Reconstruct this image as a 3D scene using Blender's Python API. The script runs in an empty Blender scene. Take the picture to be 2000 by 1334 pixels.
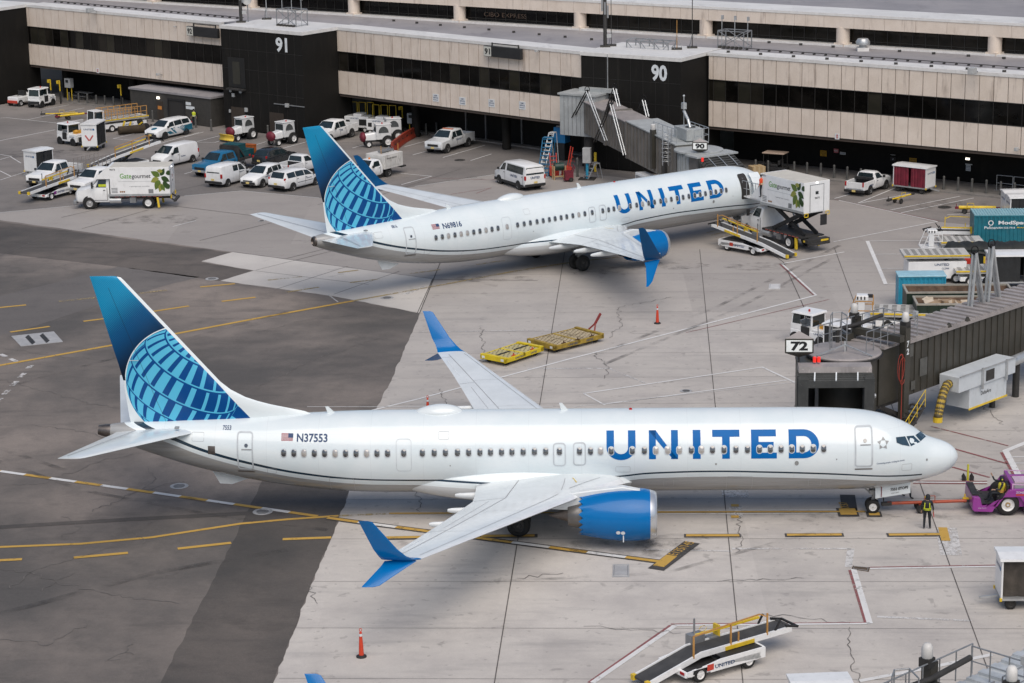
import bpy, bmesh, math, random
import numpy as np
from mathutils import Vector, Matrix
S = bpy.context.scene
COL = S.collection
R = math.radians
rnd = random.Random(7)

# ------------------------------------------------------------------ camera, sky, sun, exposure
CAM = (4.109340, -107.440429, 36.842440)
YAW, PITCH, ROLL, FPX = 0.0409570, 0.2554998, -0.0183200, 4501.2027
def cam_axes():
    cy, sy, cp, sp = math.cos(YAW), math.sin(YAW), math.cos(PITCH), math.sin(PITCH)
    f = Vector((-sy*cp, cy*cp, -sp)); r = Vector((cy, sy, 0)); u = r.cross(f)
    cr, sr = math.cos(ROLL), math.sin(ROLL)
    return cr*r+sr*u, cr*u-sr*r, f
_r, _u, _f = cam_axes()
cam = bpy.data.cameras.new('camera'); cam_o = bpy.data.objects.new('camera', cam); COL.objects.link(cam_o)
m = Matrix((_r, _u, -_f)).transposed().to_4x4(); m.translation = Vector(CAM); cam_o.matrix_world = m
cam.sensor_width = 36; cam.lens = FPX/2000*36; cam.clip_start = 1; cam.clip_end = 3000
S.camera = cam_o
SUN_EL, SUN_AZ = 55.0, 168.0          # thin high cloud: a very soft sun (azimuth from +Y towards +X)
w = bpy.data.worlds.new("World"); S.world = w; w.use_nodes = True
nt = w.node_tree; sky = nt.nodes.new('ShaderNodeTexSky'); sky.sky_type = 'NISHITA'; sky.sun_disc = False
sky.sun_elevation = R(SUN_EL); sky.sun_rotation = R(SUN_AZ)
sky.air_density = 1.0; sky.dust_density = 2.0; sky.ozone_density = 1.0
bg = nt.nodes['Background']; nt.links.new(sky.outputs[0], bg.inputs[0]); bg.inputs[1].default_value = 0.085
sl = bpy.data.lights.new('sun', 'SUN'); sl.energy = 1.9; sl.angle = R(60); sl.color = (1.0, 0.91, 0.80)
so = bpy.data.objects.new('sun', sl); COL.objects.link(so)
_d = Vector((math.sin(R(SUN_AZ))*math.cos(R(SUN_EL)), math.cos(R(SUN_AZ))*math.cos(R(SUN_EL)), math.sin(R(SUN_EL))))
so.rotation_euler = _d.to_track_quat('Z', 'Y').to_euler()
vs = S.view_settings; vs.view_transform = 'Standard'; vs.look = 'None'; vs.exposure = 0.32; vs.gamma = 1.0

def G(u, v, z=0.0):
    """ground (or height z) point seen at pixel (u, v) of the 2000 px photograph"""
    d = _f + (u-1000)/FPX*_r - (v-667)/FPX*_u
    t = (z-CAM[2])/d.z
    return Vector(CAM)+d*t
def GY(u, v, p0, nrm):
    d = _f + (u-1000)/FPX*_r - (v-667)/FPX*_u
    n = Vector(nrm); t = (Vector(p0)-Vector(CAM)).dot(n)/d.dot(n)
    return Vector(CAM)+d*t

# ------------------------------------------------------------------ materials
class E:
    """tiny expression builder over shader nodes"""
    def __init__(s, nt, k): s.nt, s.k = nt, k
    def _m(s, op, b=None, c=None, clamp=False):
        n = s.nt.nodes.new('ShaderNodeMath'); n.operation = op; n.use_clamp = clamp
        for i, x in enumerate((s, b, c)):
            if x is None: continue
            if isinstance(x, E): s.nt.links.new(x.k, n.inputs[i])
            else: n.inputs[i].default_value = x
        return E(s.nt, n.outputs[0])
    def __add__(s, b): return s._m('ADD', b)
    def __sub__(s, b): return s._m('SUBTRACT', b)
    def __mul__(s, b): return s._m('MULTIPLY', b)
    def __truediv__(s, b): return s._m('DIVIDE', b)
    __radd__ = __add__; __rmul__ = __mul__
    def __rsub__(s, b): return (s*-1.0)+b
    def gt(s, b): return s._m('GREATER_THAN', b)
    def lt(s, b): return s._m('LESS_THAN', b)
    def fract(s): return s._m('FRACT')
    def floor(s): return s._m('FLOOR')
    def abs(s): return s._m('ABSOLUTE')
    def sqrt(s): return s._m('SQRT')
    def sin(s): return s._m('SINE')
    def max(s, b): return s._m('MAXIMUM', b)
    def min(s, b): return s._m('MINIMUM', b)
    def clamp(s): return s._m('ADD', 0.0, clamp=True)
    def pow(s, b): return s._m('POWER', b)
    def acos(s): return s._m('ARCCOSINE')
    def atan2(s, b): return s._m('ARCTAN2', b)
    def step(s, lo, hi):
        n = s.nt.nodes.new('ShaderNodeMapRange'); n.interpolation_type = 'SMOOTHSTEP'
        s.nt.links.new(s.k, n.inputs[0]); n.inputs[1].default_value = lo; n.inputs[2].default_value = hi
        return E(s.nt, n.outputs[0])
def mixc(nt, f, a, b):
    n = nt.nodes.new('ShaderNodeMix'); n.data_type = 'RGBA'
    for i, x in ((0, f), (6, a), (7, b)):
        if isinstance(x, E): nt.links.new(x.k, n.inputs[i])
        elif i == 0: n.inputs[0].default_value = x
        else: n.inputs[i].default_value = (x[0], x[1], x[2], 1)
    return E(nt, n.outputs[2])
def xyz(nt, which='Object'):
    t = nt.nodes.new('ShaderNodeTexCoord'); s = nt.nodes.new('ShaderNodeSeparateXYZ')
    nt.links.new(t.outputs[which], s.inputs[0])
    return E(nt, s.outputs[0]), E(nt, s.outputs[1]), E(nt, s.outputs[2]), E(nt, t.outputs[which])
def noise(nt, vec, scale, detail=4, rough=0.6, stretch=None, dist=0):
    n = nt.nodes.new('ShaderNodeTexNoise'); n.inputs['Scale'].default_value = scale
    n.inputs['Detail'].default_value = detail; n.inputs['Roughness'].default_value = rough
    n.inputs['Distortion'].default_value = dist
    if stretch:
        mp = nt.nodes.new('ShaderNodeMapping'); mp.inputs['Scale'].default_value = stretch
        nt.links.new(vec.k, mp.inputs[0]); nt.links.new(mp.outputs[0], n.inputs['Vector'])
    else: nt.links.new(vec.k, n.inputs['Vector'])
    return E(nt, n.outputs[0])
def newmat(name):
    m = bpy.data.materials.new(name); m.use_nodes = True
    return m, m.node_tree, m.node_tree.nodes['Principled BSDF']
def setc(nt, b, c):
    if isinstance(c, E): nt.links.new(c.k, b.inputs['Base Color'])
    else: b.inputs['Base Color'].default_value = (c[0], c[1], c[2], 1)
_mats = {}
def pm(name, col, rough=0.5, metal=0.0, var=0.12, scale=1.5, dirt=0.0, coat=0.0, spec=0.5, emit=0.0, bump=0.0):
    """painted / plain surface with slight procedural mottling and optional grime"""
    if name in _mats: return _mats[name]
    m, nt, b = newmat(name)
    x, y, z, v = xyz(nt)
    n = noise(nt, v, scale, 5, 0.65)
    k = (n-0.5)*(2*var)+1.0
    lo = [c*(1-var) for c in col]; hi = [min(1, c*(1+var*0.7)) for c in col]
    c = mixc(nt, n.step(0.3, 0.7), lo, hi)
    if dirt > 0:
        d = noise(nt, v, scale*2.3, 6, 0.7, stretch=(1, 1, 0.35)).step(0.52, 0.75)*dirt
        c = mixc(nt, d, c, (0.10, 0.085, 0.07))
    setc(nt, b, c)
    b.inputs['Roughness'].default_value = rough
    rr = (n-0.5)*(0.06 if coat > 0.2 else 0.25)+rough; nt.links.new(rr.clamp().k, b.inputs['Roughness'])
    b.inputs['Metallic'].default_value = metal
    b.inputs['Coat Weight'].default_value = coat; b.inputs['Coat Roughness'].default_value = 0.08
    b.inputs['Specular IOR Level'].default_value = spec
    if emit:
        b.inputs['Emission Color'].default_value = (*col, 1); b.inputs['Emission Strength'].default_value = emit
    if bump:
        bn = nt.nodes.new('ShaderNodeBump'); bn.inputs['Strength'].default_value = bump; bn.inputs['Distance'].default_value = 0.02
        nn = noise(nt, v, scale*8, 4); nt.links.new(nn.k, bn.inputs['Height']); nt.links.new(bn.outputs[0], b.inputs['Normal'])
    _mats[name] = m
    return m
def M_white(): return pm('vehicle_white_paint', (0.80, 0.81, 0.81), 0.32, var=0.05, dirt=0.16, coat=0.3)
def M_glass(): return pm('tinted_glass', (0.016, 0.026, 0.029), 0.06, spec=0.8, var=0.3)
def M_tyre(): return pm('tyre_rubber', (0.018, 0.018, 0.018), 0.85, var=0.3)
def M_rim(): return pm('wheel_rim_grey', (0.42, 0.42, 0.42), 0.4, 0.4, dirt=0.3)
def M_rimw(): return pm('wheel_rim_white', (0.72, 0.72, 0.71), 0.45, dirt=0.3)
def M_black(): return pm('black_plastic', (0.02, 0.02, 0.021), 0.6, var=0.3)
def M_dark(): return pm('dark_steel', (0.05, 0.048, 0.046), 0.6, 0.3, var=0.3, dirt=0.2)
def M_grey(): return pm('grey_metal', (0.30, 0.31, 0.32), 0.45, 0.5, var=0.15, dirt=0.2)
def M_galv(): return pm('galvanised_steel', (0.50, 0.52, 0.53), 0.4, 0.6, var=0.15, dirt=0.15)
def M_yel(): return pm('safety_yellow_paint', (0.72, 0.50, 0.03), 0.45, var=0.12, dirt=0.25)
def M_ora(): return pm('orange_rail_paint', (0.50, 0.26, 0.07), 0.5, var=0.15, dirt=0.2)
def M_red(): return pm('red_paint', (0.50, 0.05, 0.03), 0.45, var=0.12, dirt=0.2)
def M_maroon(): return pm('maroon_vinyl', (0.17, 0.012, 0.028), 0.6, var=0.3)
def M_belt(): return pm('conveyor_belt_rubber', (0.055, 0.055, 0.056), 0.75, var=0.25)
def M_lampr(): return pm('red_lamp_lens', (0.42, 0.02, 0.02), 0.2, var=0.1)
def M_lampw(): return pm('clear_lamp_lens', (0.75, 0.77, 0.78), 0.12, var=0.05)
def M_plate(): return pm('pale_yellow_plate', (0.70, 0.55, 0.20), 0.5)
def M_ink(): return pm('navy_lettering', (0.015, 0.05, 0.14), 0.5)
def M_blk(): return pm('black_lettering', (0.012, 0.012, 0.013), 0.5)
def M_wl(): return pm('white_lettering', (0.72, 0.76, 0.78), 0.5)

# ------------------------------------------------------------------ mesh builder
_tc = {}
def text_geo(s, bold=0.0):
    k = (s, bold)
    if k in _tc: return _tc[k]
    c = bpy.data.curves.new('t', 'FONT'); c.body = s; c.size = 1.0; c.offset = bold; c.resolution_u = 3; c.fill_mode = 'FRONT' if hasattr(c, 'fill_mode') else 'BOTH'
    o = bpy.data.objects.new('t', c)
    me = bpy.data.meshes.new_from_object(o)
    vs = [(v.co.x, v.co.y) for v in me.vertices]; fs = [tuple(p.vertices) for p in me.polygons]
    bpy.data.objects.remove(o); bpy.data.curves.remove(c); bpy.data.meshes.remove(me)
    x0 = min(v[0] for v in vs); x1 = max(v[0] for v in vs); y0 = min(v[1] for v in vs); y1 = max(v[1] for v in vs)
    _tc[k] = ([(x-x0, y-y0) for x, y in vs], fs, x1-x0, y1-y0)
    return _tc[k]

class MB:
    def __init__(s): s.v, s.f, s.mi, s.T = [], [], [], None
    def vert(s, p):
        p = Vector(p)
        if s.T is not None: p = s.T @ p
        s.v.append(p[:]); return len(s.v)-1
    def face(s, idx, mi=0): s.f.append(tuple(idx)); s.mi.append(mi)
    def poly(s, pts, mi=0): s.face([s.vert(p) for p in pts], mi)
    def hexa(s, p, mi=0):
        i = [s.vert(q) for q in p]
        for a in ((0,3,2,1),(4,5,6,7),(0,1,5,4),(1,2,6,5),(2,3,7,6),(3,0,4,7)): s.face([i[k] for k in a], mi)
    def bx(s, x0, x1, y0, y1, z0, z1, mi=0):
        s.hexa([(x0,y0,z0),(x1,y0,z0),(x1,y1,z0),(x0,y1,z0),(x0,y0,z1),(x1,y0,z1),(x1,y1,z1),(x0,y1,z1)], mi)
    def box(s, c, d, mi=0): s.bx(c[0]-d[0]/2, c[0]+d[0]/2, c[1]-d[1]/2, c[1]+d[1]/2, c[2]-d[2]/2, c[2]+d[2]/2, mi)
    def bar(s, p, q, w=0.05, h=None, mi=0, up=(0, 0, 1)):
        p, q = Vector(p), Vector(q); d = (q-p)
        if d.length < 1e-6: return
        d.normalize(); u = Vector(up)
        if abs(d.dot(u)) > 0.98: u = Vector((1, 0, 0))
        a = d.cross(u).normalized()*(w/2); b = a.cross(d).normalized()*((h or w)/2)
        s.hexa([p-a-b, p+a-b, p+a+b, p-a+b, q-a-b, q+a-b, q+a+b, q-a+b], mi)
    def ring(s, c, a, b, n, ph=0):
        return [s.vert(c+a*math.cos(2*math.pi*i/n+ph)+b*math.sin(2*math.pi*i/n+ph)) for i in range(n)]
    def cyl(s, p, q, r0, r1=None, n=10, mi=0, caps=True):
        p, q = Vector(p), Vector(q); r1 = r0 if r1 is None else r1
        d = (q-p).normalized(); u = Vector((0, 0, 1)) if abs(d.z) < 0.9 else Vector((1, 0, 0))
        a = d.cross(u).normalized(); b = d.cross(a)
        A = s.ring(p, a*r0, b*r0, n); B = s.ring(q, a*r1, b*r1, n)
        for i in range(n): s.face((A[i], A[(i+1) % n], B[(i+1) % n], B[i]), mi)
        if caps: s.face(A[::-1], mi); s.face(B, mi)
    def tube(s, pts, r, n=6, mi=0):
        for a, b in zip(pts, pts[1:]): s.cyl(a, b, r, r, n, mi)
    def loop(s, pts, r, n=5, mi=0): s.tube(list(pts)+[pts[0]], r, n, mi)
    def loft(s, rings, mi=0, close=True, cap0=True, cap1=True, mif=None):
        idx = [[s.vert(p) for p in rg] for rg in rings]; n = len(rings[0])
        for k in range(len(idx)-1):
            for i in range(n if close else n-1):
                j = (i+1) % n
                s.face((idx[k][i], idx[k][j], idx[k+1][j], idx[k+1][i]), mif(k, i) if mif else mi)
        if cap0: s.face(idx[0][::-1], mi)
        if cap1: s.face(idx[-1], mi)
    def lathe(s, prof, o, ax, n=24, mi=0, mif=None):
        o, ax = Vector(o), Vector(ax).normalized(); u = Vector((0, 0, 1)) if abs(ax.z) < 0.9 else Vector((1, 0, 0))
        a = ax.cross(u).normalized(); b = ax.cross(a)
        idx = []
        for t, r in prof:
            c = o+ax*t
            idx.append([s.vert(c)] if r < 1e-5 else s.ring(c, a*r, b*r, n))
        for k in range(len(idx)-1):
            A, B = idx[k], idx[k+1]; mm = mif(k) if mif else mi
            for i in range(n):
                j = (i+1) % n
                if len(A) == 1 and len(B) == 1: continue
                if len(A) == 1: s.face((A[0], B[j], B[i]), mm)
                elif len(B) == 1: s.face((A[i], A[j], B[0]), mm)
                else: s.face((A[i], A[j], B[j], B[i]), mm)
    def prism(s, pts, a, b, ax='y', mi=0):
        """2-D outline extruded along an axis: ax y -> pts are (x, z); x -> (y, z); z -> (x, y)"""
        def P(p, t): return (p[0], t, p[1]) if ax == 'y' else ((t, p[0], p[1]) if ax == 'x' else (p[0], p[1], t))
        A = [s.vert(P(p, a)) for p in pts]; B = [s.vert(P(p, b)) for p in pts]; n = len(pts)
        for i in range(n): s.face((A[i], A[(i+1) % n], B[(i+1) % n], B[i]), mi)
        s.face(A[::-1], mi); s.face(B, mi)
    def sph(s, c, r, n=10, mi=0, sc=(1, 1, 1)):
        c = Vector(c); idx = []
        for k in range(n//2+1):
            t = math.pi*k/(n//2); rr = math.sin(t)*r
            if k in (0, n//2): idx.append([s.vert(c+Vector((0, 0, math.cos(t)*r*sc[2])))])
            else: idx.append([s.vert(c+Vector((rr*math.cos(2*math.pi*i/n)*sc[0], rr*math.sin(2*math.pi*i/n)*sc[1], math.cos(t)*r*sc[2]))) for i in range(n)])
        for A, B in zip(idx, idx[1:]):
            for i in range(n):
                j = (i+1) % n
                if len(A) == 1: s.face((A[0], B[i], B[j]), mi)
                elif len(B) == 1: s.face((A[i], B[0], A[j]), mi)
                else: s.face((A[i], B[i], B[j], A[j]), mi)
    def text(s, txt, o, xd, yd, h, mi=0, bold=0.02, width=None, center=False, lift=0.0):
        vs, fs, tw, th = text_geo(txt, bold); k = h/th; kx = k if width is None else width/tw
        o, xd, yd = Vector(o), Vector(xd).normalized(), Vector(yd).normalized(); nn = xd.cross(yd)*lift
        if center: o = o-xd*(tw*kx/2)-yd*(h/2)
        i0 = [s.vert(o+xd*(x*kx)+yd*(y*k)+nn) for x, y in vs]
        for f in fs: s.face([i0[i] for i in f], mi)
    def build(s, name, mats, parent=None, smooth=None, bevel=0, loc=None):
        me = bpy.data.meshes.new(name); me.from_pydata(s.v, [], s.f)
        mats = mats if isinstance(mats, (list, tuple)) else [mats]
        for m in mats: me.materials.append(m)
        me.polygons.foreach_set('material_index', s.mi); me.update()
        if smooth is not None:
            me.polygons.foreach_set('use_smooth', [True]*len(me.polygons)); me.set_sharp_from_angle(angle=R(smooth))
        o = bpy.data.objects.new(name, me); COL.objects.link(o)
        if parent is not None: o.parent = parent
        if loc is not None: o.location = loc
        if bevel:
            b = o.modifiers.new('bevel', 'BEVEL'); b.width = bevel; b.segments = 2; b.limit_method = 'ANGLE'; b.angle_limit = R(35)
        return o
def thing(name, label, cat, loc=(0, 0, 0), rz=0.0, group=None):
    o = bpy.data.objects.new(name, None); COL.objects.link(o); o.empty_display_size = 0.5
    o.location = loc; o.rotation_euler = (0, 0, rz); o['label'] = label; o['category'] = cat
    if group: o['group'] = group
    return o
def tag(o, label, cat, group=None):
    o['label'] = label; o['category'] = cat
    if group: o['group'] = group
    return o
def struct(o, kind='structure'): o['kind'] = kind; return o
def dup(root, label, loc, rz, group=None):
    def cp(o, par):
        c = o.copy(); COL.objects.link(c)
        if par is not None: c.parent = par
        for ch in o.children: cp(ch, c)
        return c
    r = cp(root, None); r.location = loc; r.rotation_euler = (0, 0, rz); r['label'] = label
    if group: r['group'] = group
    return r
def flat(p): return Vector((p[0], p[1], 0))
def heading(a, b): d = b-a; return math.atan2(d.y, d.x)
def by_wheels(front_px, rear_px, half_track, near, mid=0.0):
    """pose from the ground contacts of the two near-side wheels; near = +1 if the near side is the vehicle's left"""
    a, b = G(*front_px), G(*rear_px); h = heading(b, a)
    c = (a+b)/2; side = Vector((-math.sin(h), math.cos(h), 0))*near
    c = c-side*half_track-Vector((math.cos(h), math.sin(h), 0))*mid
    return (c.x, c.y, 0), h
# ------------------------------------------------------------------ ground
def concrete_mat():
    m, nt, b = newmat('worn_apron_concrete'); x, y, z, v = xyz(nt)
    big = noise(nt, v, 0.035, 3, .5); mid = noise(nt, v, 0.22, 5, .65); fine = noise(nt, v, 2.6, 6, .7)
    stre = noise(nt, v, 0.5, 5, .65, stretch=(0.25, 1.6, 1)); grit = noise(nt, v, 14.0, 2, .6)
    c = mixc(nt, big.step(.35, .65), (0.47, 0.440, 0.408), (0.55, 0.517, 0.478))
    c = mixc(nt, mid.step(.38, .70)*.62, c, (0.38, 0.355, 0.34))
    c = mixc(nt, stre.step(.50, .72)*.5, c, (0.31, 0.295, 0.285))
    spot = noise(nt, v, 0.62, 4, .55, dist=.4).step(.645, .70); c = mixc(nt, spot*.35, c, (0.14, 0.13, 0.125))
    spot2 = noise(nt, v, 1.9, 2, .5).step(.66, .69); c = mixc(nt, spot2*.28, c, (0.16, 0.145, 0.135))
    c = mixc(nt, ((big-.5)*40.0+y).step(15, 72)*.75, c, (0.275, 0.252, 0.236))
    # slab to slab tint: bays of about 9.7 x 5.6 m
    wn = nt.nodes.new('ShaderNodeTexWhiteNoise'); wn.noise_dimensions = '2D'; cb = nt.nodes.new('ShaderNodeCombineXYZ')
    sx = ((x+8.6+y*.02)*(1/9.72)).floor(); sy = ((y-41.0)*(1/11.2)).floor()
    nt.links.new(sx.k, cb.inputs[0]); nt.links.new(sy.k, cb.inputs[1]); nt.links.new(cb.outputs[0], wn.inputs['Vector'])
    t = (E(nt, wn.outputs['Value'])-.5)*.10+1.0
    t = t*((fine-.5)*.22+1.0)*((grit-.5)*.20+1.0)
    mu = nt.nodes.new('ShaderNodeVectorMath'); mu.operation = 'SCALE'; nt.links.new(c.k, mu.inputs[0]); nt.links.new(t.k, mu.inputs['Scale'])
    nt.links.new(mu.outputs[0], b.inputs['Base Color'])
    rr = (fine*.25+.62); nt.links.new(rr.k, b.inputs['Roughness']); b.inputs['Specular IOR Level'].default_value = .35
    bn = nt.nodes.new('ShaderNodeBump'); bn.inputs['Strength'].default_value = .25; bn.inputs['Distance'].default_value = .01
    nt.links.new(grit.k, bn.inputs['Height']); nt.links.new(bn.outputs[0], b.inputs['Normal'])
    return m
def asphalt_mat(name, lo, hi, stain):
    m, nt, b = newmat(name); x, y, z, v = xyz(nt)
    big = noise(nt, v, 0.055, 5, .6); mid = noise(nt, v, 0.45, 5, .65); fine = noise(nt, v, 5.0, 5, .75); grit = noise(nt, v, 18.0, 2, .6)
    stre = noise(nt, v, .4, 5, .6, stretch=(.3, 1.8, 1))
    c = mixc(nt, big.step(.35, .68), lo, hi); c = mixc(nt, mid.step(.45, .75)*.4, c, stain); c = mixc(nt, stre.step(.55, .72)*.35, c, stain)
    t = ((fine-.5)*.45+1.0)*((grit-.5)*.45+1.0)
    mu = nt.nodes.new('ShaderNodeVectorMath'); mu.operation = 'SCALE'; nt.links.new(c.k, mu.inputs[0]); nt.links.new(t.k, mu.inputs['Scale'])
    nt.links.new(mu.outputs[0], b.inputs['Base Color']); b.inputs['Roughness'].default_value = .8; b.inputs['Specular IOR Level'].default_value = .3
    bn = nt.nodes.new('ShaderNodeBump'); bn.inputs['Strength'].default_value = .35; bn.inputs['Distance'].default_value = .012
    nt.links.new(grit.k, bn.inputs['Height']); nt.links.new(bn.outputs[0], b.inputs['Normal'])
    return m
def paint_mat(name, col, wear=.5):
    m, nt, b = newmat(name); x, y, z, v = xyz(nt)
    n = noise(nt, v, 3.0, 6, .75); big = noise(nt, v, .25, 3, .5)
    setc(nt, b, mixc(nt, noise(nt, v, 1.2, 4), [c*.72 for c in col], col)); b.inputs['Roughness'].default_value = .7
    a = (n+(big-.5)*.5).step(wear-.22, wear+.02); nt.links.new(a.k, b.inputs['Alpha'])
    return m
def sheet(name, px, z, mat):
    b = MB(); pts = [flat(G(*p)) for p in px]; q = []; r = random.Random(len(px))
    for a, c in zip(pts, pts[1:]+pts[:1]):
        n = max(1, min(90, int((c-a).length/.7))); d = c-a; s = Vector((-d.y, d.x, 0)).normalized()
        q += [a+d*(i/n)+s*(r.uniform(-.06, .06) if i else 0) for i in range(n)]
    b.poly([(p.x, p.y, z) for p in q]); o = b.build(name, mat)
    me = o.data
    if me.polygons[0].normal.z < 0: me.flip_normals()
    return struct(o)
CONC = concrete_mat()
b = MB(); b.poly([(-700, -300, 0), (700, -300, 0), (700, 900, 0), (-700, 900, 0)]); struct(b.build('apron_ground', CONC))
ASPH = asphalt_mat('old_asphalt', (0.095, 0.089, 0.085), (0.27, 0.232, 0.205), (0.066, 0.063, 0.061))
ASPD = asphalt_mat('newer_dark_asphalt', (0.062, 0.059, 0.057), (0.155, 0.134, 0.119), (0.042, 0.040, 0.039))
ASPL = asphalt_mat('bleached_asphalt', (0.13, 0.12, 0.115), (0.175, 0.16, 0.15), (0.085, 0.08, 0.08))
sheet('asphalt_taxi_lane', [(-1500, 230), (0, 430), (454, 492), (393, 511), (497, 529), (431, 549), (652, 579), (820, 612), (772, 724), (735, 800), (681, 962), (647.5, 1051), (616, 1121), (535.5, 1330), (380, 1750), (-2600, 1750)], .004, ASPH)
sheet('asphalt_repair_strip', [(560, 840), (735, 800), (681, 962), (647.5, 1051), (616, 1121), (535.5, 1330), (380, 1750), (160, 1750), (315, 1331), (413, 1139), (455, 1058), (488, 992)], .008, ASPD)
sheet('asphalt_bleached_patch', [(-300, 560), (0, 578), (110, 552), (230, 521), (390, 541), (330, 556), (180, 600), (60, 640), (0, 655), (-300, 690)], .008, ASPL)
sheet('asphalt_dark_band', [(-400, 382), (0, 433), (452, 494), (390, 512), (494, 529), (428, 549), (230, 521), (0, 495), (-400, 450)], .008, ASPD)
ASPS = asphalt_mat('weathered_service_apron', (0.17, 0.158, 0.15), (0.25, 0.228, 0.212), (0.11, 0.104, 0.10))
sheet('service_apron', [(-500, 470), (0, 415), (158, 401), (360, 383), (472, 373), (624, 387), (760, 372), (960, 342), (1060, 331), (1200, 345), (1330, 362), (1480, 380), (1640, 392), (1830, 433), (2300, 480), (2600, 380), (2000, 300), (1000, 200), (0, 150), (-600, 120)], .004, ASPS)
def light_conc():
    m, nt, b = newmat('new_concrete_bay'); x, y, z, v = xyz(nt)
    n = noise(nt, v, .3, 5, .65); g = noise(nt, v, 12, 2); st = noise(nt, v, .5, 5, .65).step(.6, .7)
    c = mixc(nt, n.step(.35, .7), (.54, .51, .475), (.60, .57, .53)); c = mixc(nt, st*.35, c, (.24, .23, .22)); c = mixc(nt, g.step(.3, .7)*.15, c, (.30, .29, .28))
    setc(nt, b, c); b.inputs['Roughness'].default_value = .75; return m
LC = light_conc()
sheet('concrete_new_bay', [(455, 492.5), (845, 545), (820, 611.5), (652, 578.5), (431, 548.5), (497, 528.5), (393.5, 510.5)], .012, LC)

def strip_pts(mb, P, w, z, mi=0):
    P = [flat(p) for p in P]; n = len(P); L_, R_ = [], []
    for i in range(n):
        d0 = (P[i]-P[i-1]).normalized() if i > 0 else None; d1 = (P[i+1]-P[i]).normalized() if i < n-1 else None
        d = (d0+d1).normalized() if d0 and d1 else (d0 or d1); nn = Vector((-d.y, d.x, 0))
        k = 1.0/max(.4, nn.dot(Vector((-(d0 or d1).y, (d0 or d1).x, 0)))); L_.append(P[i]+nn*(w/2*k)); R_.append(P[i]-nn*(w/2*k))
    for i in range(n-1): mb.poly([(R_[i].x, R_[i].y, z), (R_[i+1].x, R_[i+1].y, z), (L_[i+1].x, L_[i+1].y, z), (L_[i].x, L_[i].y, z)], mi)
def strip(mb, px, w, z, mi=0): strip_pts(mb, [G(*p) for p in px], w, z, mi)
ZM = .020
YEL = paint_mat('yellow_line_paint', (.60, .37, .075), .42); WHT = paint_mat('white_line_paint', (.78, .78, .77), .42)
FYEL = paint_mat('faded_yellow_paint', (.46, .36, .18), .60); FWHT = paint_mat('faded_white_paint', (.68, .67, .66), .56); REDP = paint_mat('faded_red_paint', (.30, .11, .11), .50); BLKP = paint_mat('black_line_backing', (.07, .066, .064), .43)
# yellow lines
b = MB()
strip(b, [(-300, 762), (0, 714), (217, 675), (347, 651.5), (500, 622.5), (690, 588)], .34, ZM)
for a, c in (((-60, 607), (51, 596)), ((391, 561), (459, 554.5)), ((433, 589), (499, 581)), ((163, 628), (210, 622)), ((290, 610), (369, 598)), ((20, 649), (97, 638))): strip(b, [a, c], .30, ZM)
strip(b, [(-300, 1072), (0, 1069), (157, 1062.7), (297, 1050), (469, 1023.5), (560, 1015), (661, 1008)], .26, ZM)
for a, c in (((-60, 1098), (43, 1093)), ((144, 1090), (250, 1080.5)), ((347, 1072.5), (451.5, 1061)), ((552, 1054), (647, 1050.5)), ((740, 1051), (850, 1049)), ((940, 1047.5), (1044, 1046.5)), ((1340, 1046.3), (1444, 1046.3)), ((1537, 1045.3), (1644, 1044.8)), ((1736, 1045), (1836, 1044))): strip(b, [a, c], .30, ZM+.006)
strip(b, [(1841, 1031), (1847.5, 1057)], .42, ZM+.010)
strip(b, [(760, 1003.5), (1285, 1001), (1690, 999.8)], .20, ZM+.008)
strip(b, [(1640, 1000.2), (1672, 1000.0)], .95, ZM+.012); strip(b, [(1697, 1004.5), (1718, 1004.5)], .45, ZM+.012); strip(b, [(1428, 988), (1443, 988)], .35, ZM+.012); strip(b, [(1428, 1010), (1443, 1010)], .35, ZM+.012)
strip(b, [(1286, 1107), (1312, 1086)], .55, ZM+.012)
struct(b.build('yellow_markings', YEL))
b = MB()
strip(b, [(690, 588), (845, 560), (1000, 531)], .30, ZM+.004); strip(b, [(1000, 531), (1120, 512), (1230, 500)], .3, ZM+.004)
for a, c in (((115, 589), (186, 582)), ((274, 573), (326, 567)), ((523, 547.6), (590, 541)), ((560, 571), (623, 561.4)), ((683, 552.4), (746, 545)), ((800, 535), (860, 527)), ((930, 517), (985, 509)), ((660, 533), (700, 528))): strip(b, [a, c], .28, ZM+.004)
strip(b, [(661, 1008), (760, 1003.5)], .26, ZM)
for k in range(5): strip(b, [(1380+k*9, 455+k*5), (1470+k*6, 432+k*6)], .12, ZM+.004)
struct(b.build('faded_yellow_markings', FYEL))
# black backing of the taxi line, alternating white and yellow lead line
def along(px, step):
    P = [G(*p) for p in px]; out = []; 
    for a, c in zip(P, P[1:]):
        n = max(1, round((c-a).length/step)); out += [a+(c-a)*(i/n) for i in range(n)]
    return out+[P[-1]]
lead = along([(-160, 900), (0, 921), (300, 963), (620, 1009)], 1.72); lead2 = along([(640, 1012), (700, 1020.5), (1000, 1060), (1298, 1099)], 1.9)
by, bw, bk = MB(), MB(), MB()
for L0 in (lead, lead2):
    for i, (a, c) in enumerate(zip(L0, L0[1:])): strip_pts(bw if i % 2 else by, [a, c], .30, ZM+.010)
strip_pts(bk, lead2, .52, ZM+.004); strip(bk, [(1281, 1113), (1352, 1060)], .8, ZM+.006); strip(bk, [(1655, 967), (1660, 1000)], .75, ZM+.002); strip(bk, [(1635, 1001.3), (1676, 1001)], 1.3, ZM+.002); strip(bk, [(1692, 1005), (1722, 1005)], .8, ZM+.002)
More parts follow.
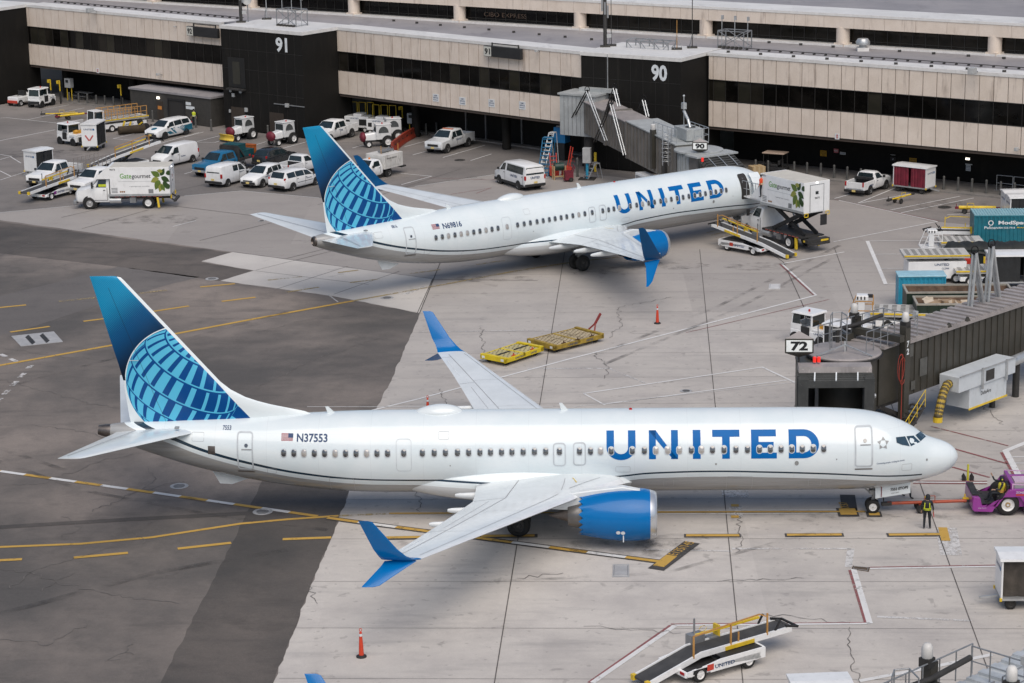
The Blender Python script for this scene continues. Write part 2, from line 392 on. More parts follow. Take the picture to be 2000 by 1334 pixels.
for a, c in (((735, 1052), (852, 1050)), ((936, 1048.5), (1050, 1047)), ((1336, 1047), (1447, 1046.7)), ((1533, 1045.9), (1648, 1045.3)), ((1732, 1045.6), (1836, 1044.6))): strip(bk, [a, c], .50, ZM+.001)
struct(by.build('lead_line_yellow', YEL)); struct(bw.build('lead_line_white', WHT)); struct(bk.build('black_marking_panels', BLKP))
b = MB(); p0, p1 = G(1313, 1085), G(1351, 1058); d = (p1-p0).normalized(); b.text('E135/145', p0+Vector((0, 0, ZM+.016))-Vector((-d.y, d.x, 0))*.22, d, (-d.y, d.x, 0), .46, 0, .0, (p1-p0).length*.95)
p0 = G(1652, 993); b.text('737', p0+Vector((.18, 0, ZM+.016)), (-.05, 1, 0), (-1, -.05, 0), .42, 0, .01, .9)
struct(b.build('stand_lettering', YEL))
# white lines
b = MB()
W = lambda *px, w=.15: strip(b, px, w, ZM)
W((1285, 997.6), (1500, 996.9), (1640, 996.4), w=.10); W((1285, 1004.5), (1500, 1003.6), (1640, 1003.2), w=.10)
W((760, 800), (905, 756), (984, 736), (1118, 700), (1340, 643), (1594, 577), (1527, 515), (1649, 492), (1628, 472.5), (1831.6, 433), (1638, 391.5)) if False else None
W((640, 823), (820, 779), (905, 756), (984, 736), (1118, 700), (1340, 643), (1594, 577), w=.18); W((1594, 577), (1527, 515.5), w=.15); W((1527, 515.5), (1649, 492.5), w=.14); W((1628, 472.5), (1831, 433), w=.13); W((1831, 433), (1638, 391.5), w=.13)
W((1694, 471), (1730, 555.5), w=.28)
for a, c in (((1694.4, 471), (1890, 470)), ((1709, 497), (1772, 496.5)), ((1720, 524.6), (1772, 524.6)), ((1730, 555.5), (1750, 555)), ((1676, 397), (1747, 368)), ((1680, 397), (1783, 378)), ((1739, 410.6), (1875, 383.6)), ((1760, 416), (1902, 387)), ((1850, 420), (1905, 417)), ((1630, 388), (1660, 380))): W(a, c, w=.11)
W((1140, 769), (1489, 717.6), (1556, 749), w=.16); W((1180, 790), (1537, 743), w=.14); W((1140, 769), (1182, 792), w=.12); W((1120, 795), (1620, 740), w=.05); W((600, 795), (1080, 795), w=.07)
W((1157, 1334), (1318.5, 1222.5), w=.24); W((1318.5, 1222), (1699, 1218.5), w=.18); W((1699, 1218.5), (1667, 1111), w=.26); W((1699, 1111), (1957, 1106.6), w=.17)
W((1677, 1331), (1730, 1321), (1814, 1305), (1937, 1279), w=.26); W((1783, 942), (1860, 942.8), (1928, 943), w=.15)
W((2060, 842), (1964, 881), (1990, 930), w=.34); W((1976, 893), (2010, 893), w=.14); W((1983, 905), (2010, 905), w=.14)
W((107, 254), (0, 275), (-80, 290), w=.13)
for px in (((54, 234), (165, 211)), ((0, 231), (13, 230), (114, 241)), ((86, 214), (135, 205)), ((302, 283.6), (389, 259)), ((158, 401), (0, 415.5), (-90, 424)), ((20, 306), (41, 319)), ((0, 302), (22, 305.5), (0, 312)), ((0, 334), (22, 345), (50, 336)), ((0, 352), (22, 345)),
           ((221, 271), (287, 256)), ((221, 271), (269, 275.5), (290, 270.5)), ((790, 287), (831, 276)), ((806, 303), (832, 296)), ((865, 308), (947, 284)), ((919, 314), (960, 301)), ((810, 364.5), (960, 342), (1060, 331)), ((784, 361), (843, 344.5), (762, 337)), ((688, 289.5), (712, 283)),
           ((360, 268), (398, 258)), ((384, 277), (427, 266)), ((385, 278), (420, 278.5), (450, 269)), ((512, 301), (598, 277.6)), ((500, 283), (520, 277)), ((360, 383), (472, 373), (624, 387)), ((345, 318), (370, 312)), ((1030, 355), (1100, 340)), ((360, 340), (385, 333)), ((337, 443), (383, 431))): W(*px, w=.10)
struct(b.build('white_markings', WHT))
b = MB()
for px, w_ in ((((1430, 1072), (1662, 1072)), .20), (((1662, 1072), (1657, 1108)), .34), (((1260, 1074), (1430, 1077)), .14), (((1713, 1205), (1897, 1213)), .22), (((1410, 965), (1462, 965)), 1.1), (((1425, 999), (1450, 999)), 1.6), (((1030, 720), (1190, 720), (1260, 749)), .18), (((820, 649), (1070, 645)), .12), (((640, 575), (660, 590)), .1), (((790, 575), (830, 560)), .4), (((1848, 1031), (1858, 1085)), 1.0)): strip(b, px, w_, ZM-.004)
for q in ([(62, 714), (54, 720)], [(48, 729), (38, 738)], [(33, 745), (23, 754)], [(17, 762), (7, 771)], [(2, 778), (-6, 786)], [(0, 692), (12, 697)], [(20, 701), (33, 707)]): strip(b, q, .32, ZM)
struct(b.build('faded_white_markings', FWHT))
b = MB()
for px, w_ in ((((1150, 1334), (1310, 1222)), .16), (((1310, 1219.5), (1694, 1216.5)), .10), (((1692, 1216), (1661, 1114)), .20), (((1699, 1108.5), (1957, 1104)), .10), (((1523, 516), (1590, 578)), .12), (((1630, 389.5), (1835, 432)), .08), (((1818, 833), (1969, 871)), .12), (((1864, 877), (1969, 906.5)), .16), (((1854, 911), (1933, 933)), .16), (((1783, 944.6), (1928, 945.4)), .12), (((1783, 940), (1928, 940.4)), .12),
               (((1958, 884), (1983, 930)), .26), (((1620, 585), (1340, 650)), .07), (((820, 347), (960, 352), (1010, 340)), .06), (((880, 380), (960, 367), (930, 378)), .08)): strip(b, px, w_, ZM-.002)
struct(b.build('red_markings', REDP))
# joints and cracks in the pavement
JM = pm('pavement_joint_filler', (0.11, 0.103, 0.098), .85, var=.3); CRM = pm('pavement_crack', (0.15, 0.14, 0.132), .9, var=.3)
b = MB()
def jl(a, c, w=.05): strip_pts(b, [a, c], w, .016)
for k, x in enumerate((-8.6, .95, 10.95, 20.9, 31.0)):
    if k == 0: jl(Vector((-8.1, 41.1, 0)), Vector((-7.6, 62, 0)), .07); continue
    jl(Vector((x-1.45, -26, 0)), Vector((x+.35, 60, 0)), .045)
for y in (-20.6, -15.1, -9.45, -3.7, 2.2, 8.1, 13.8, 19.3, 24.9, 30.5, 35.9, 41.0, 46.6, 52.2): jl(Vector((-8.2 if y > 3.4 else -9.2, y+.1, 0)), Vector((40, y-.45, 0)), .02)
for a, c in (((0, 500), (90, 462)), ((90, 462), (140, 449)), ((160, 447), (290, 410)), ((390, 470), (560, 428)), ((560, 505), (700, 470)), ((320, 400), (620, 437)), ((500, 528), (650, 490)), ((540, 565), (680, 520)), ((652, 575), (780, 530)), ((454, 492), (845, 545)), ((497, 529), (720, 556)), ((845, 545), (815, 612)), ((845, 546), (1050, 548)), ((700, 395), (900, 330)), ((620, 400), (720, 378)), ((1440, 450), (1530, 512)), ((1530, 512), (1570, 600)), ((1400, 372), (1640, 360)), ((120, 425), (400, 360))): jl(G(*a), G(*c), .06)
struct(b.build('pavement_joints', JM))
b = MB()
def crack(px, w=.05, jag=.28, seed=0):
    r = random.Random(seed+int(px[0][0]*7+px[0][1])); P = [flat(G(*p)) for p in px]; out = []
    for a, c in zip(P, P[1:]):
        n = max(2, int((c-a).length/.3)); d = (c-a); nn = Vector((-d.y, d.x, 0)).normalized()
        for i in range(n): out.append(a+d*(i/n)+nn*r.uniform(-jag, jag)*(0 if i == 0 else 1))
    out.append(P[-1])
    for a, c in zip(out, out[1:]): strip_pts(b, [a, c], w*r.uniform(.5, 1.2), .026)
CR = [[(0, 1112), (50, 1117), (110, 1137), (200, 1158), (290, 1172), (350, 1180)], [(20, 1150), (60, 1118), (160, 1088), (220, 1070)], [(82, 1155), (120, 1130), (145, 1120)], [(210, 1290), (245, 1275), (260, 1258)], [(245, 1275), (262, 1280)], [(205, 1292), (235, 1288)], [(120, 1050), (160, 1030), (120, 1010)], [(0, 950), (80, 945), (200, 900), (300, 880)], [(250, 970), (300, 940), (290, 915)], [(180, 1000), (270, 960), (360, 940)], [(300, 1020), (260, 1040), (280, 1062)], [(90, 1262), (130, 1240), (170, 1220)], [(0, 1250), (60, 1252), (90, 1262)], [(405, 1100), (360, 1110), (320, 1130)],
      [(1440, 1000), (1447, 1045), (1438, 1080)], [(1660, 1225), (1655, 1260), (1662, 1300), (1680, 1334)], [(1480, 1200), (1560, 1207), (1660, 1218)], [(1140, 1224), (1220, 1230), (1330, 1237)], [(823, 915), (815, 960), (820, 1000)], [(1320, 580), (1210, 600), (1210, 640), (1190, 660)], [(1160, 690), (1190, 720), (1180, 740)], [(1230, 650), (1290, 655)], [(940, 640), (945, 690), (935, 720)], [(860, 760), (872, 790), (870, 800)],
      [(0, 680), (140, 700), (260, 705)], [(500, 760), (620, 700), (740, 660)], [(0, 740), (180, 790), (250, 800)], [(320, 870), (420, 900), (480, 935)], [(60, 830), (170, 845), (250, 865)], [(500, 650), (600, 625), (700, 615)], [(0, 470), (120, 480), (260, 500), (380, 508)], [(60, 530), (200, 505), (330, 495)], [(1570, 1130), (1400, 1136)], [(600, 1140), (620, 1180)], [(1100, 1120), (1010, 1130)], [(1880, 760), (1960, 830)], [(1400, 820), (1370, 900)]]
for c_ in CR: crack(c_, .036, .2)
struct(b.build('pavement_cracks', CRM))
# tyre rubber and oil stains
TMK, nt_, bs_ = newmat('tyre_rubber_marks'); _x, _y, _z, _v = xyz(nt_); bs_.inputs['Base Color'].default_value = (.05, .047, .045, 1); bs_.inputs['Roughness'].default_value = .7
g = noise(nt_, _v, .5, 4, .6).step(.40, .75)*.42; nt_.links.new(g.k, bs_.inputs['Alpha'])
SM, nt_, bs_ = newmat('oil_and_rubber_stain'); _x, _y, _z, _v = xyz(nt_); bs_.inputs['Base Color'].default_value = (.045, .042, .04, 1); bs_.inputs['Roughness'].default_value = .6
g = noise(nt_, _v, .9, 5, .65).step(.42, .75)*.36; nt_.links.new(g.k, bs_.inputs['Alpha'])
b = MB()
def stain(u, v, rx, ry):
    c = G(u, v); r = random.Random(int(u*3+v)); b.poly([(c.x+rx*math.cos(a)*r.uniform(.7, 1.15), c.y+ry*math.sin(a)*r.uniform(.7, 1.15), .030) for a in [i*2*math.pi/26 for i in range(26)]])
for q in ((1240, 1072, 3.2, 1.2), (1300, 1060, 2.2, 1.4), (1140, 1066, 1.6, .8), (1010, 1050, 1.2, .6), (1700, 1010, 1.5, .7), (1590, 1010, 2.2, .8), (1190, 530, 3, 1.5), (960, 545, 3, 1), (1000, 460, 3, 2), (1320, 520, 2.4, 1.2), (1480, 520, 2.5, 1.5), (1840, 1010, 2, .6), (300, 430, 4, 2), (650, 470, 3, 1.4), (700, 350, 3, 1.5), (900, 350, 2, 1), (1850, 400, 3, 2), (80, 300, 4, 2.5), (200, 235, 4, 2), (1380, 840, 3, 1)): stain(*q)
struct(b.build('ground_stains', SM))
# fine streaks on the asphalt curve and a skid of darker repair
b = MB(); strip(b, [(-200, 1040), (0, 1030), (250, 1015), (480, 1003), (560, 1000)], .55, .0125); struct(b.build('sealed_seam', ASPD))
b = MB()
for px, w_ in (([(-50, 860), (160, 930), (420, 985), (640, 1020)], .35), ([(-50, 885), (160, 958), (420, 1008), (640, 1036)], .35), ([(0, 760), (260, 690), (560, 610)], .4), ([(0, 1200), (300, 1120), (560, 1075)], .5), ([(900, 1140), (1300, 1120), (1690, 1012)], .3), ([(1150, 700), (1400, 600), (1640, 480)], .35), ([(1180, 712), (1430, 608), (1665, 485)], .35)): strip(b, px, w_, .031)
struct(b.build('tyre_marks', TMK))
# drainage covers
def disc_cover(u, v, r, mat, label, dark):
    c = G(u, v); t = thing('manhole_cover', label, 'manhole cover', (c.x, c.y, 0), 0, 'round drain covers set in the pavement')
    b = MB(); b.lathe([(.018, r), (.030, r*.98), (.030, r*.86), (.026, r*.84)], (0, 0, 0), (0, 0, 1), 28); b.build('rim_ring', mat, t)
    b = MB(); b.lathe([(.026, r*.84), (.027, 0)], (0, 0, 0), (0, 0, 1), 28)
    b.build('lid', mat if not dark else M_dark(), t)
    b = MB()
    for i in range(-3, 4):
        h = math.sqrt(max(.01, .6-(i*.2)**2))*r*.8
        b.bx(-h, h, i*.2*r-.02, i*.2*r+.02, .027, .031)
    b.build('grate', M_dark(), t)
MC = pm('pale_cast_cover', (.44, .44, .44), .6, .2, dirt=.3)
for (u, v), r, l, dk in (((414, 545), .48, 'round pale cover beside the light concrete bay', 0), ((350, 950), .48, 'round pale cover just above the yellow and white striped line on the dark asphalt', 0), ((756, 582), .46, 'round pale cover on the light concrete beside the yellow taxi line', 0), ((1340, 764), .36, 'small round cover on the grey concrete left of the gate 72 bridge', 0), ((513, 1000), .5, 'round worn cover where the striped line meets the darker asphalt strip', 0), ((898, 313), .5, 'dark round manhole in front of the silver crew cab pickup', 1), ((1845, 405), .55, 'dark round manhole between the parking lines by the yellow tow bar', 1), ((511, 432), .3, 'small cover at the far left stabiliser of the distant airliner', 0)):
    disc_cover(u, v, r, M_dark() if dk else MC, l, dk)
def rect_cover(px, label, name='access_cover', mat=MC, grate=True):
    P = [flat(G(*p)) for p in px]; c = sum(P, Vector())/4; t = thing(name, label, 'access cover', (c.x, c.y, 0)); b = MB(); q = [p-c for p in P]
    b.hexa([(p.x, p.y, .0) for p in q]+[(p.x, p.y, .032) for p in q]); b.build('slab', mat, t)
    if grate:
        b = MB()
        for r_ in (.32, .66):
            for i in range(14):
                s = .14+i*.052; A = q[0]+(q[1]-q[0])*s; B = q[3]+(q[2]-q[3])*s; p = A+(B-A)*r_
                b.bar((p.x, p.y-.30, .036), (p.x+.06, p.y+.30, .036), .07, .012)
        b.build('grating', M_dark(), t)
    else:
        b = MB(); k = [p*.82 for p in q]; b.loop([(p.x, p.y, .034) for p in k], .012, 4); b.build('lid_seam', M_grey(), t)
rect_cover([(41, 677), (22, 657), (105, 648), (123, 668)], 'pale concrete pit lid with two rows of dark grating slots on the asphalt', 'drain_pit')
rect_cover([(1196, 1128), (1197, 1103), (1229, 1103), (1229, 1128)], 'square grey hatch lid below the blue engine of the near airliner', grate=False)
rect_cover([(1501, 565), (1503, 555), (1524, 555), (1524, 565)], 'small square white hatch on the concrete left of the long white line', grate=False, mat=pm('white_hatch', (.6, .6, .6), .5, dirt=.3))
rect_cover([(1663, 1112), (1666, 1106), (1699, 1109), (1697, 1117)], 'brown wooden plank pads lying on the corner of the white line', 'wooden_pad', pm('weathered_plank', (.09, .065, .045), .8, var=.3), False)
# ------------------------------------------------------------------ terminal building
def panel_mat(name='precast_beige_panel', c0=(.69, .595, .505), c1=(.76, .665, .575)):
    m, nt, b = newmat(name); x, y, z, v = xyz(nt)
    n = noise(nt, v, .8, 4); s = noise(nt, v, 1.6, 5, .7, stretch=(1, 1, .12)); f = noise(nt, v, 9, 3, .6)
    c = mixc(nt, n.step(.3, .7), c0, c1); c = mixc(nt, s.step(.53, .75)*.55, c, (.24, .18, .145)); c = mixc(nt, f.step(.3, .75)*.12, c, (.33, .27, .23))
    setc(nt, b, c); b.inputs['Roughness'].default_value = .7; return m
def roof_mat(name, a, b2, d):
    m, nt, b = newmat(name); x, y, z, v = xyz(nt)
    n = noise(nt, v, .25, 5, .6); s = noise(nt, v, .5, 6, .75, stretch=(1, .3, 1)).step(.52, .72)
    c = mixc(nt, n.step(.35, .7), a, b2); c = mixc(nt, s*.6, c, d)
    q = ((x*.55+y*.83)*(1/1.9)).fract().lt(.03); c = mixc(nt, q*.35, c, d)
    setc(nt, b, c); b.inputs['Roughness'].default_value = .6; return m
def dark_clad():
    m, nt, b = newmat('black_metal_cladding'); x, y, z, v = xyz(nt)
    n = noise(nt, v, .5, 4); s = noise(nt, v, 1.3, 5, .7, stretch=(1, 1, .15)).step(.5, .75)
    c = mixc(nt, n, (.012, .0115, .011), (.019, .018, .0165)); c = mixc(nt, s*.3, c, (.035, .031, .027))
    setc(nt, b, c); b.inputs['Roughness'].default_value = .6; b.inputs['Specular IOR Level'].default_value = .1; return m
def facade_glass(name, a, b2):
    m, nt, b = newmat(name); x, y, z, v = xyz(nt)
    n = noise(nt, v, .35, 4, .6, stretch=(1, 1, 1.6)); setc(nt, b, mixc(nt, n.step(.35, .65), a, b2))
    b.inputs['Roughness'].default_value = .06; b.inputs['Specular IOR Level'].default_value = .16; return m
PAN = panel_mat(); DCL = dark_clad(); TRIM = pm('white_roof_trim', (.70, .69, .67), .5, var=.08, dirt=.2)
RFW = roof_mat('white_membrane_roof', (.62, .62, .61), (.72, .72, .71), (.42, .415, .415)); RFG = roof_mat('grey_gravel_roof', (.27, .26, .27), (.33, .315, .32), (.19, .18, .19))
GLS = facade_glass('bronze_facade_glass', (.003, .0028, .0025), (.009, .008, .007)); GLW = facade_glass('paler_bronze_glass', (.012, .011, .0085), (.024, .021, .017)); GLO = facade_glass('olive_facade_glass', (.022, .021, .016), (.036, .033, .025)); MUL = pm('dark_mullion', (.02, .018, .016), .5); SEAM = pm('dark_panel_seam', (.10, .075, .06), .8)  # GLW: paler bronze tone for panes with blinds behind the glass
BRK = pm('dark_painted_block', (.050, .047, .042), .75, var=.18, scale=2.5)
H0, ZB1, ZW, ZB2 = 10.2, 7.85, 6.1, 3.72
LA, LB = Vector((-57.64, 139.25, 0)), Vector((-33.6, 120.42, 0)); MA_, MB_ = Vector((-21.67, 115.34, 0)), Vector((2.36, 94.91, 0)); RA, RB = Vector((13.45, 93.15, 0)), Vector((37.81, 77.16, 0))
RB2 = RA+(RB-RA)*1.65
TERM = thing('terminal_building', 'long low terminal with beige panel bands, dark glass strip and black gate towers', 'building', (0, 0, 0))
def wall_frame(a, b):
    d = (b-a).normalized(); return d, Vector((d.y, -d.x, 0))     # along, outward (towards the apron)
def P3(a, d, n, t, o, z): p = a+d*t+n*o; return Vector((p.x, p.y, z))
def fbox(mb, a, d, n, t0, t1, o0, o1, z0, z1, mi=0): mb.hexa([P3(a, d, n, t0, o0, z0), P3(a, d, n, t1, o0, z0), P3(a, d, n, t1, o1, z0), P3(a, d, n, t0, o1, z0), P3(a, d, n, t0, o0, z1), P3(a, d, n, t1, o0, z1), P3(a, d, n, t1, o1, z1), P3(a, d, n, t0, o1, z1)], mi)
def facade(a, b, first):
    d, n = wall_frame(a, b); L = (b-a).length; w = 1.245
    bk = MB(); fbox(bk, a, d, n, 0, L, -.5, -.14, ZB2, H0-.02); fbox(bk, a, d, n, 0, L, -5.0, -.1, ZB2-.22, ZB2-.01); bk.build('wall_backing', SEAM, TERM)
    fl = MB(); fbox(fl, a, d, n, -.2, L+.2, -5.2, -4.8, .15, ZB2-.2); fl.build('ground_floor_wall', DCL, TERM)
    t = 0.0; cuts = [0.0, first]
    while cuts[-1]+w < L: cuts.append(cuts[-1]+w)
    if L-cuts[-1] > .15: cuts.append(L)
    up, lo = MB(), MB(); r = random.Random(int(L*10))
    for t0, t1 in zip(cuts, cuts[1:]):
        fbox(up, a, d, n, t0+.03, t1-.03, -.08, 0, ZB1+.06, H0-.26); fbox(lo, a, d, n, t0+.03, t1-.03, -.08, 0, ZB2+.05, ZW-.08)
    up.build('upper_wall_panels', PAN, TERM); lo.build('lower_wall_panels', PAN, TERM)
    mu = MB()
    for t0 in cuts: fbox(mu, a, d, n, t0-.025, t0+.025, -.12, -.04, ZW, ZB1)
    for z in (ZW-.06, ZB1, ZB2): fbox(mu, a, d, n, 0, L, -.1, .02, z, z+.05)
    mu.build('window_mullions', MUL, TERM)
    for t0, t1 in zip(cuts, cuts[1:]):
        g = MB(); fbox(g, a, d, n, t0+.025, t1-.025, -.10, -.085, ZW, ZB1); g.build('window', (GLS, GLS, GLS, GLW, GLO)[r.randrange(5)], TERM)
    tr = MB(); fbox(tr, a, d, n, -.1, L+.1, -.45, .06, H0-.24, H0+.03); tr.build('roof_edge', TRIM, TERM)
    return d, n, L
LD, LN, LL = facade(LA, LB, .45); MD, MN, ML = facade(MA_, MB_, .45); RD, RN, RL = facade(RA, RB2, .45)
def tower(a, b, c, num, numt, left=None):
    """dark stair tower: front a-b, right flank b-c"""
    d, n = wall_frame(a, b); L = (b-a).length; e = (c-b); D = e.length+1.5; q = MB()
    fbox(q, a, d, n, 0, L, -D, 0, .1, H0-.25)
    tw = q.build('gate_tower', DCL, TERM)
    s = MB()
    for i in range(1, int(L/1.25)+1): fbox(s, a, d, n, i*1.25-.012, i*1.25+.012, -.01, .012, .2, H0-.3)
    for z in (3.9, 6.1, 8.0): fbox(s, a, d, n, 0, L, -.01, .010, z, z+.025)
    s.build('cladding_seams', pm('cladding_seam', (.028, .026, .024), .5), tw)
    s = MB(); fbox(s, a, d, n, -.08, L+.08, -D, .07, H0-.26, H0+.05); s.build('tower_roof_edge', TRIM, tw)
    s = MB(); fbox(s, a, d, n, .12, L-.12, -D+.1, -.13, H0+.05, H0+.062); s.build('tower_roof', RFW, tw)
    if num:
        s = MB(); p = P3(a, d, n, numt, .03, H0-2.05); s.text(num, p, d, (0, 0, 1), 1.42, 0, .035, 1.55); s.build('gate_number', M_wl(), tw)
    return tw, d, n, L
T91, d91, n91, L91 = tower(Vector((-33.19, 117.85, 0)), Vector((-24.35, 111.22, 0)), Vector((-21.82, 115.77, 0)), '91', 7.55)
T90, d90, n90, L90 = tower(Vector((2.36, 94.57, 0)), Vector((10.88, 89.43, 0)), Vector((13.51, 94.5, 0)), '90', 7.1)
_e = Vector((-1.98, -3.15, 0)).normalized(); _c = LA+_e*5.2
tower(_c+Vector((-_e.y, _e.x, 0)).normalized()*-12.0 if Vector((-_e.y, _e.x, 0)).x > 0 else _c+Vector((-_e.y, _e.x, 0)).normalized()*12.0, _c, LA, None, 0)
# doors and boxes on the tower fronts
def on_tower(a, d, n, name, t0, t1, z0, z1, mat, par, o=.04):
    q = MB(); fbox(q, a, d, n, t0, t1, 0, o, z0, z1); return q.build(name, mat, par)
A91, A90 = Vector((-33.19, 117.85, 0)), Vector((2.36, 94.57, 0)); BRN = pm('brown_steel_door', (.045, .033, .024), .6, dirt=.3); PUT = pm('putty_box', (.42, .43, .43), .5)
on_tower(A91, d91, n91, 'double_door', 1.0, 2.9, .15, 2.3, BRN, T91); on_tower(A91, d91, n91, 'service_door', 6.3, 8.2, .15, 2.2, BRN, T91)
on_tower(A91, d91, n91, 'blocked_opening', .85, 3.2, 4.25, 7.2, pm('blocked_opening_black', (.012, .012, .012), .4), T91, .05); on_tower(A91, d91, n91, 'opening_panel', 1.5, 2.5, 4.6, 6.8, pm('olive_infill', (.035, .033, .024), .6), T91, .07)
o = MB(); fbox(o, A91, d91, n91, .9, 3.2, 0, .5, 4.05, 4.2); o.build('opening_ledge', M_dark(), T91)
for t0, t1, z0, z1 in ((1.25, 1.6, 3.3, 3.65), (2.95, 3.3, 1.95, 2.35), (.75, .95, 1.7, 2.0), (.95, 1.2, 3.75, 4.0), (2.3, 2.6, 3.75, 3.95)): on_tower(A91, d91, n91, 'wall_box', t0, t1, z0, z1, PUT, T91, .12)
o = MB(); fbox(o, A91, d91, n91, 7.0, L91, 0, .08, 3.05, 3.13); o.build('conduit', M_grey(), T91); on_tower(A91, d91, n91, 'junction_box', 8.6, 9.0, 2.9, 3.25, PUT, T91, .2)
on_tower(A90, d90, n90, 'downpipe', 2.7, 2.76, 3.0, H0, M_galv(), T90, .1)
# roofs
PL = [P3(LA, LD, LN, -2, -.4, 0), P3(LA, LD, LN, LL, -.4, 0), P3(MA_, MD, MN, 0, -.4, 0), P3(MA_, MD, MN, ML, -.4, 0), P3(RA, RD, RN, 0, -.4, 0), P3(RA, RD, RN, RL, -.4, 0)]
b = MB(); rf = [(p.x, p.y, H0) for p in PL]+[(95, 130, H0), (20, 175, H0), (-60, 210, H0), (-85, 175, H0)]; b.poly(rf)
o = b.build('main_roof', RFG, TERM)
if o.data.polygons[0].normal.z < 0: o.data.flip_normals()
b = MB()
for a, d, n, L in ((LA, LD, LN, LL), (MA_, MD, MN, ML), (RA, RD, RN, RL)): fbox(b, a, d, n, -.1, L+.1, -2.5 if a is not RA else -2.3, -.44, H0-.02, H0+.012)
b.build('white_roof_border', RFW, TERM)
b = MB()
for a, d, n, L, o_ in ((LA, LD, LN, LL, -3.2), (RA, RD, RN, RL, -3.0)):
    b.bar(P3(a, d, n, 1, o_, H0+.16), P3(a, d, n, L, o_, H0+.16), .06, .06)
    for i in range(int(L/1.1)): b.bar(P3(a, d, n, 1+i*1.1, o_-.12, H0+.06), P3(a, d, n, 1+i*1.1, o_+.12, H0+.06), .16, .10)
b.build('roof_conduit', M_dark(), TERM)
b = MB()
for a, d, n, L, o_ in ((MA_, MD, MN, ML, -6.6), (RA, RD, RN, RL, -.8), (RA, RD, RN, RL, -8.0)):
    for i in range(int(L/3.2)): p = P3(a, d, n, 1.5+i*3.2, o_, H0+.1); b.box(p, (.28, .22, .16))
b.build('roof_blocks', M_dark(), TERM)
# upper storey set back behind round columns
UA, UB = Vector((-20.73, 125.03, 0)), Vector((37.47, 89.15, 0)); UD, UN = wall_frame(UA, UB); UL = (UB-UA).length; t0u, t1u = -46.0, UL+32
b = MB(); fbox(b, UA, UD, UN, t0u, t1u, -26, -.55, H0, 11.95); b.build('upper_storey_core', MUL, TERM)
b = MB(); fbox(b, UA, UD, UN, t0u, t1u, -.5, .65, H0-.01, H0+.16); b.build('upper_plinth', TRIM, TERM)
b = MB(); 
k = 0; t = t0u
while t < t1u:
    fbox(b, UA, UD, UN, t+.015, t+2.9-.015, -1.0, .55, 11.82, 12.86); t += 2.9
b.build('fascia_panels', PAN, TERM)
b = MB(); fbox(b, UA, UD, UN, t0u, t1u, -1.2, .60, 12.86, 13.08); fbox(b, UA, UD, UN, t0u, t1u, -1.0, .5, 11.86, 12.8); b.build('fascia_coping', TRIM, TERM)
b = MB(); q = [P3(UA, UD, UN, t0u, .5, 13.06), P3(UA, UD, UN, t1u, .5, 13.06), P3(UA, UD, UN, t1u, -60, 13.06), P3(UA, UD, UN, t0u, -60, 13.06)]; b.poly(q); o = b.build('upper_roof', RFG, TERM)
if o.data.polygons[0].normal.z < 0: o.data.flip_normals()
b = MB(); fbox(b, UA, UD, UN, t0u, t1u, -3.6, .45, 13.05, 13.085); fbox(b, UA, UD, UN, t0u, t1u, -19.5, -18.2, 13.05, 13.5); b.build('upper_roof_border', RFW, TERM)
b = MB(); fbox(b, UA, UD, UN, t0u, t1u, -58, -30, 13.0, 17.5); b.build('rear_building', MUL, TERM)
cols = [-13.35, 0.0, 13.0, 26.9, 40.45, 54.2, 68.35, 82.0, -27, -40]
for c in cols:
    b = MB(); p = UA+UD*c; b.cyl((p.x, p.y, H0), (p.x, p.y, 11.9), .60, .60, 20); b.lathe([(0, .8), (.28, .8), (.3, .62)], (p.x, p.y, H0+.01), (0, 0, 1), 4); b.build('round_column', PAN, TERM, 40)
sc = sorted(cols)
for a, c in zip(sc, sc[1:]):
    b = MB(); fbox(b, UA, UD, UN, a+.5, c-.5, -.45, -.42, H0+.3, 11.86); g = b.build('clerestory_window', GLS if (a < 20) else GLW, TERM)
    b = MB(); n_ = int((c-a)/1.2)
    for i in range(n_+1): tt = a+.5+(c-a-1)*i/n_; fbox(b, UA, UD, UN, tt-.03, tt+.03, -.43, -.36, H0+.2, 11.86)
    fbox(b, UA, UD, UN, a+.5, c-.5, -.43, -.38, H0+.42, H0+.47); b.build('clerestory_mullions', MUL, g)
b = MB(); p = P3(UA, UD, UN, 15.6, -.40, 10.85); b.text('CIBO EXPRESS', p, UD, (0, 0, 1), .42, 0, 0, 5.0); b.build('shop_lettering', pm('dim_shop_lettering', (.14, .09, .06), .5), TERM)
# raised kerb walk along the base
def walk(a, d, n, L, o):
    b = MB(); fbox(b, a, d, n, -.5, L+.5, -5.2, o, 0, .14); return struct(b.build('kerb_walk', CONC2))
CONC2 = pm('dirty_walk_concrete', (.23, .215, .20), .8, var=.2, scale=1.0)
walk(LA, LD, LN, LL, -.3); walk(MA_, MD, MN, ML, -4.0); walk(RA, RD, RN, RL, -.05)
# support piers under the overhang
b = MB()
for a, d, n, tt in ((MA_, MD, MN, 8.4), (MA_, MD, MN, 20.2), (LA, LD, LN, 3.0), (LA, LD, LN, 14.0)): p = P3(a, d, n, tt, -2.4, 0); b.cyl((p.x, p.y, .1), (p.x, p.y, ZB2), .42, .42, 14); b.build('overhang_pier', DCL, TERM, 40); b = MB()
# roller doors and fence posts in the dark ground floor
for tt in (12.8, 15.4, 17.6, 20.0):
    b = MB(); fbox(b, MA_, MD, MN, tt, tt+.09, -4.8, -4.62, .1, ZB2); b.build('door_post', M_grey(), TERM)
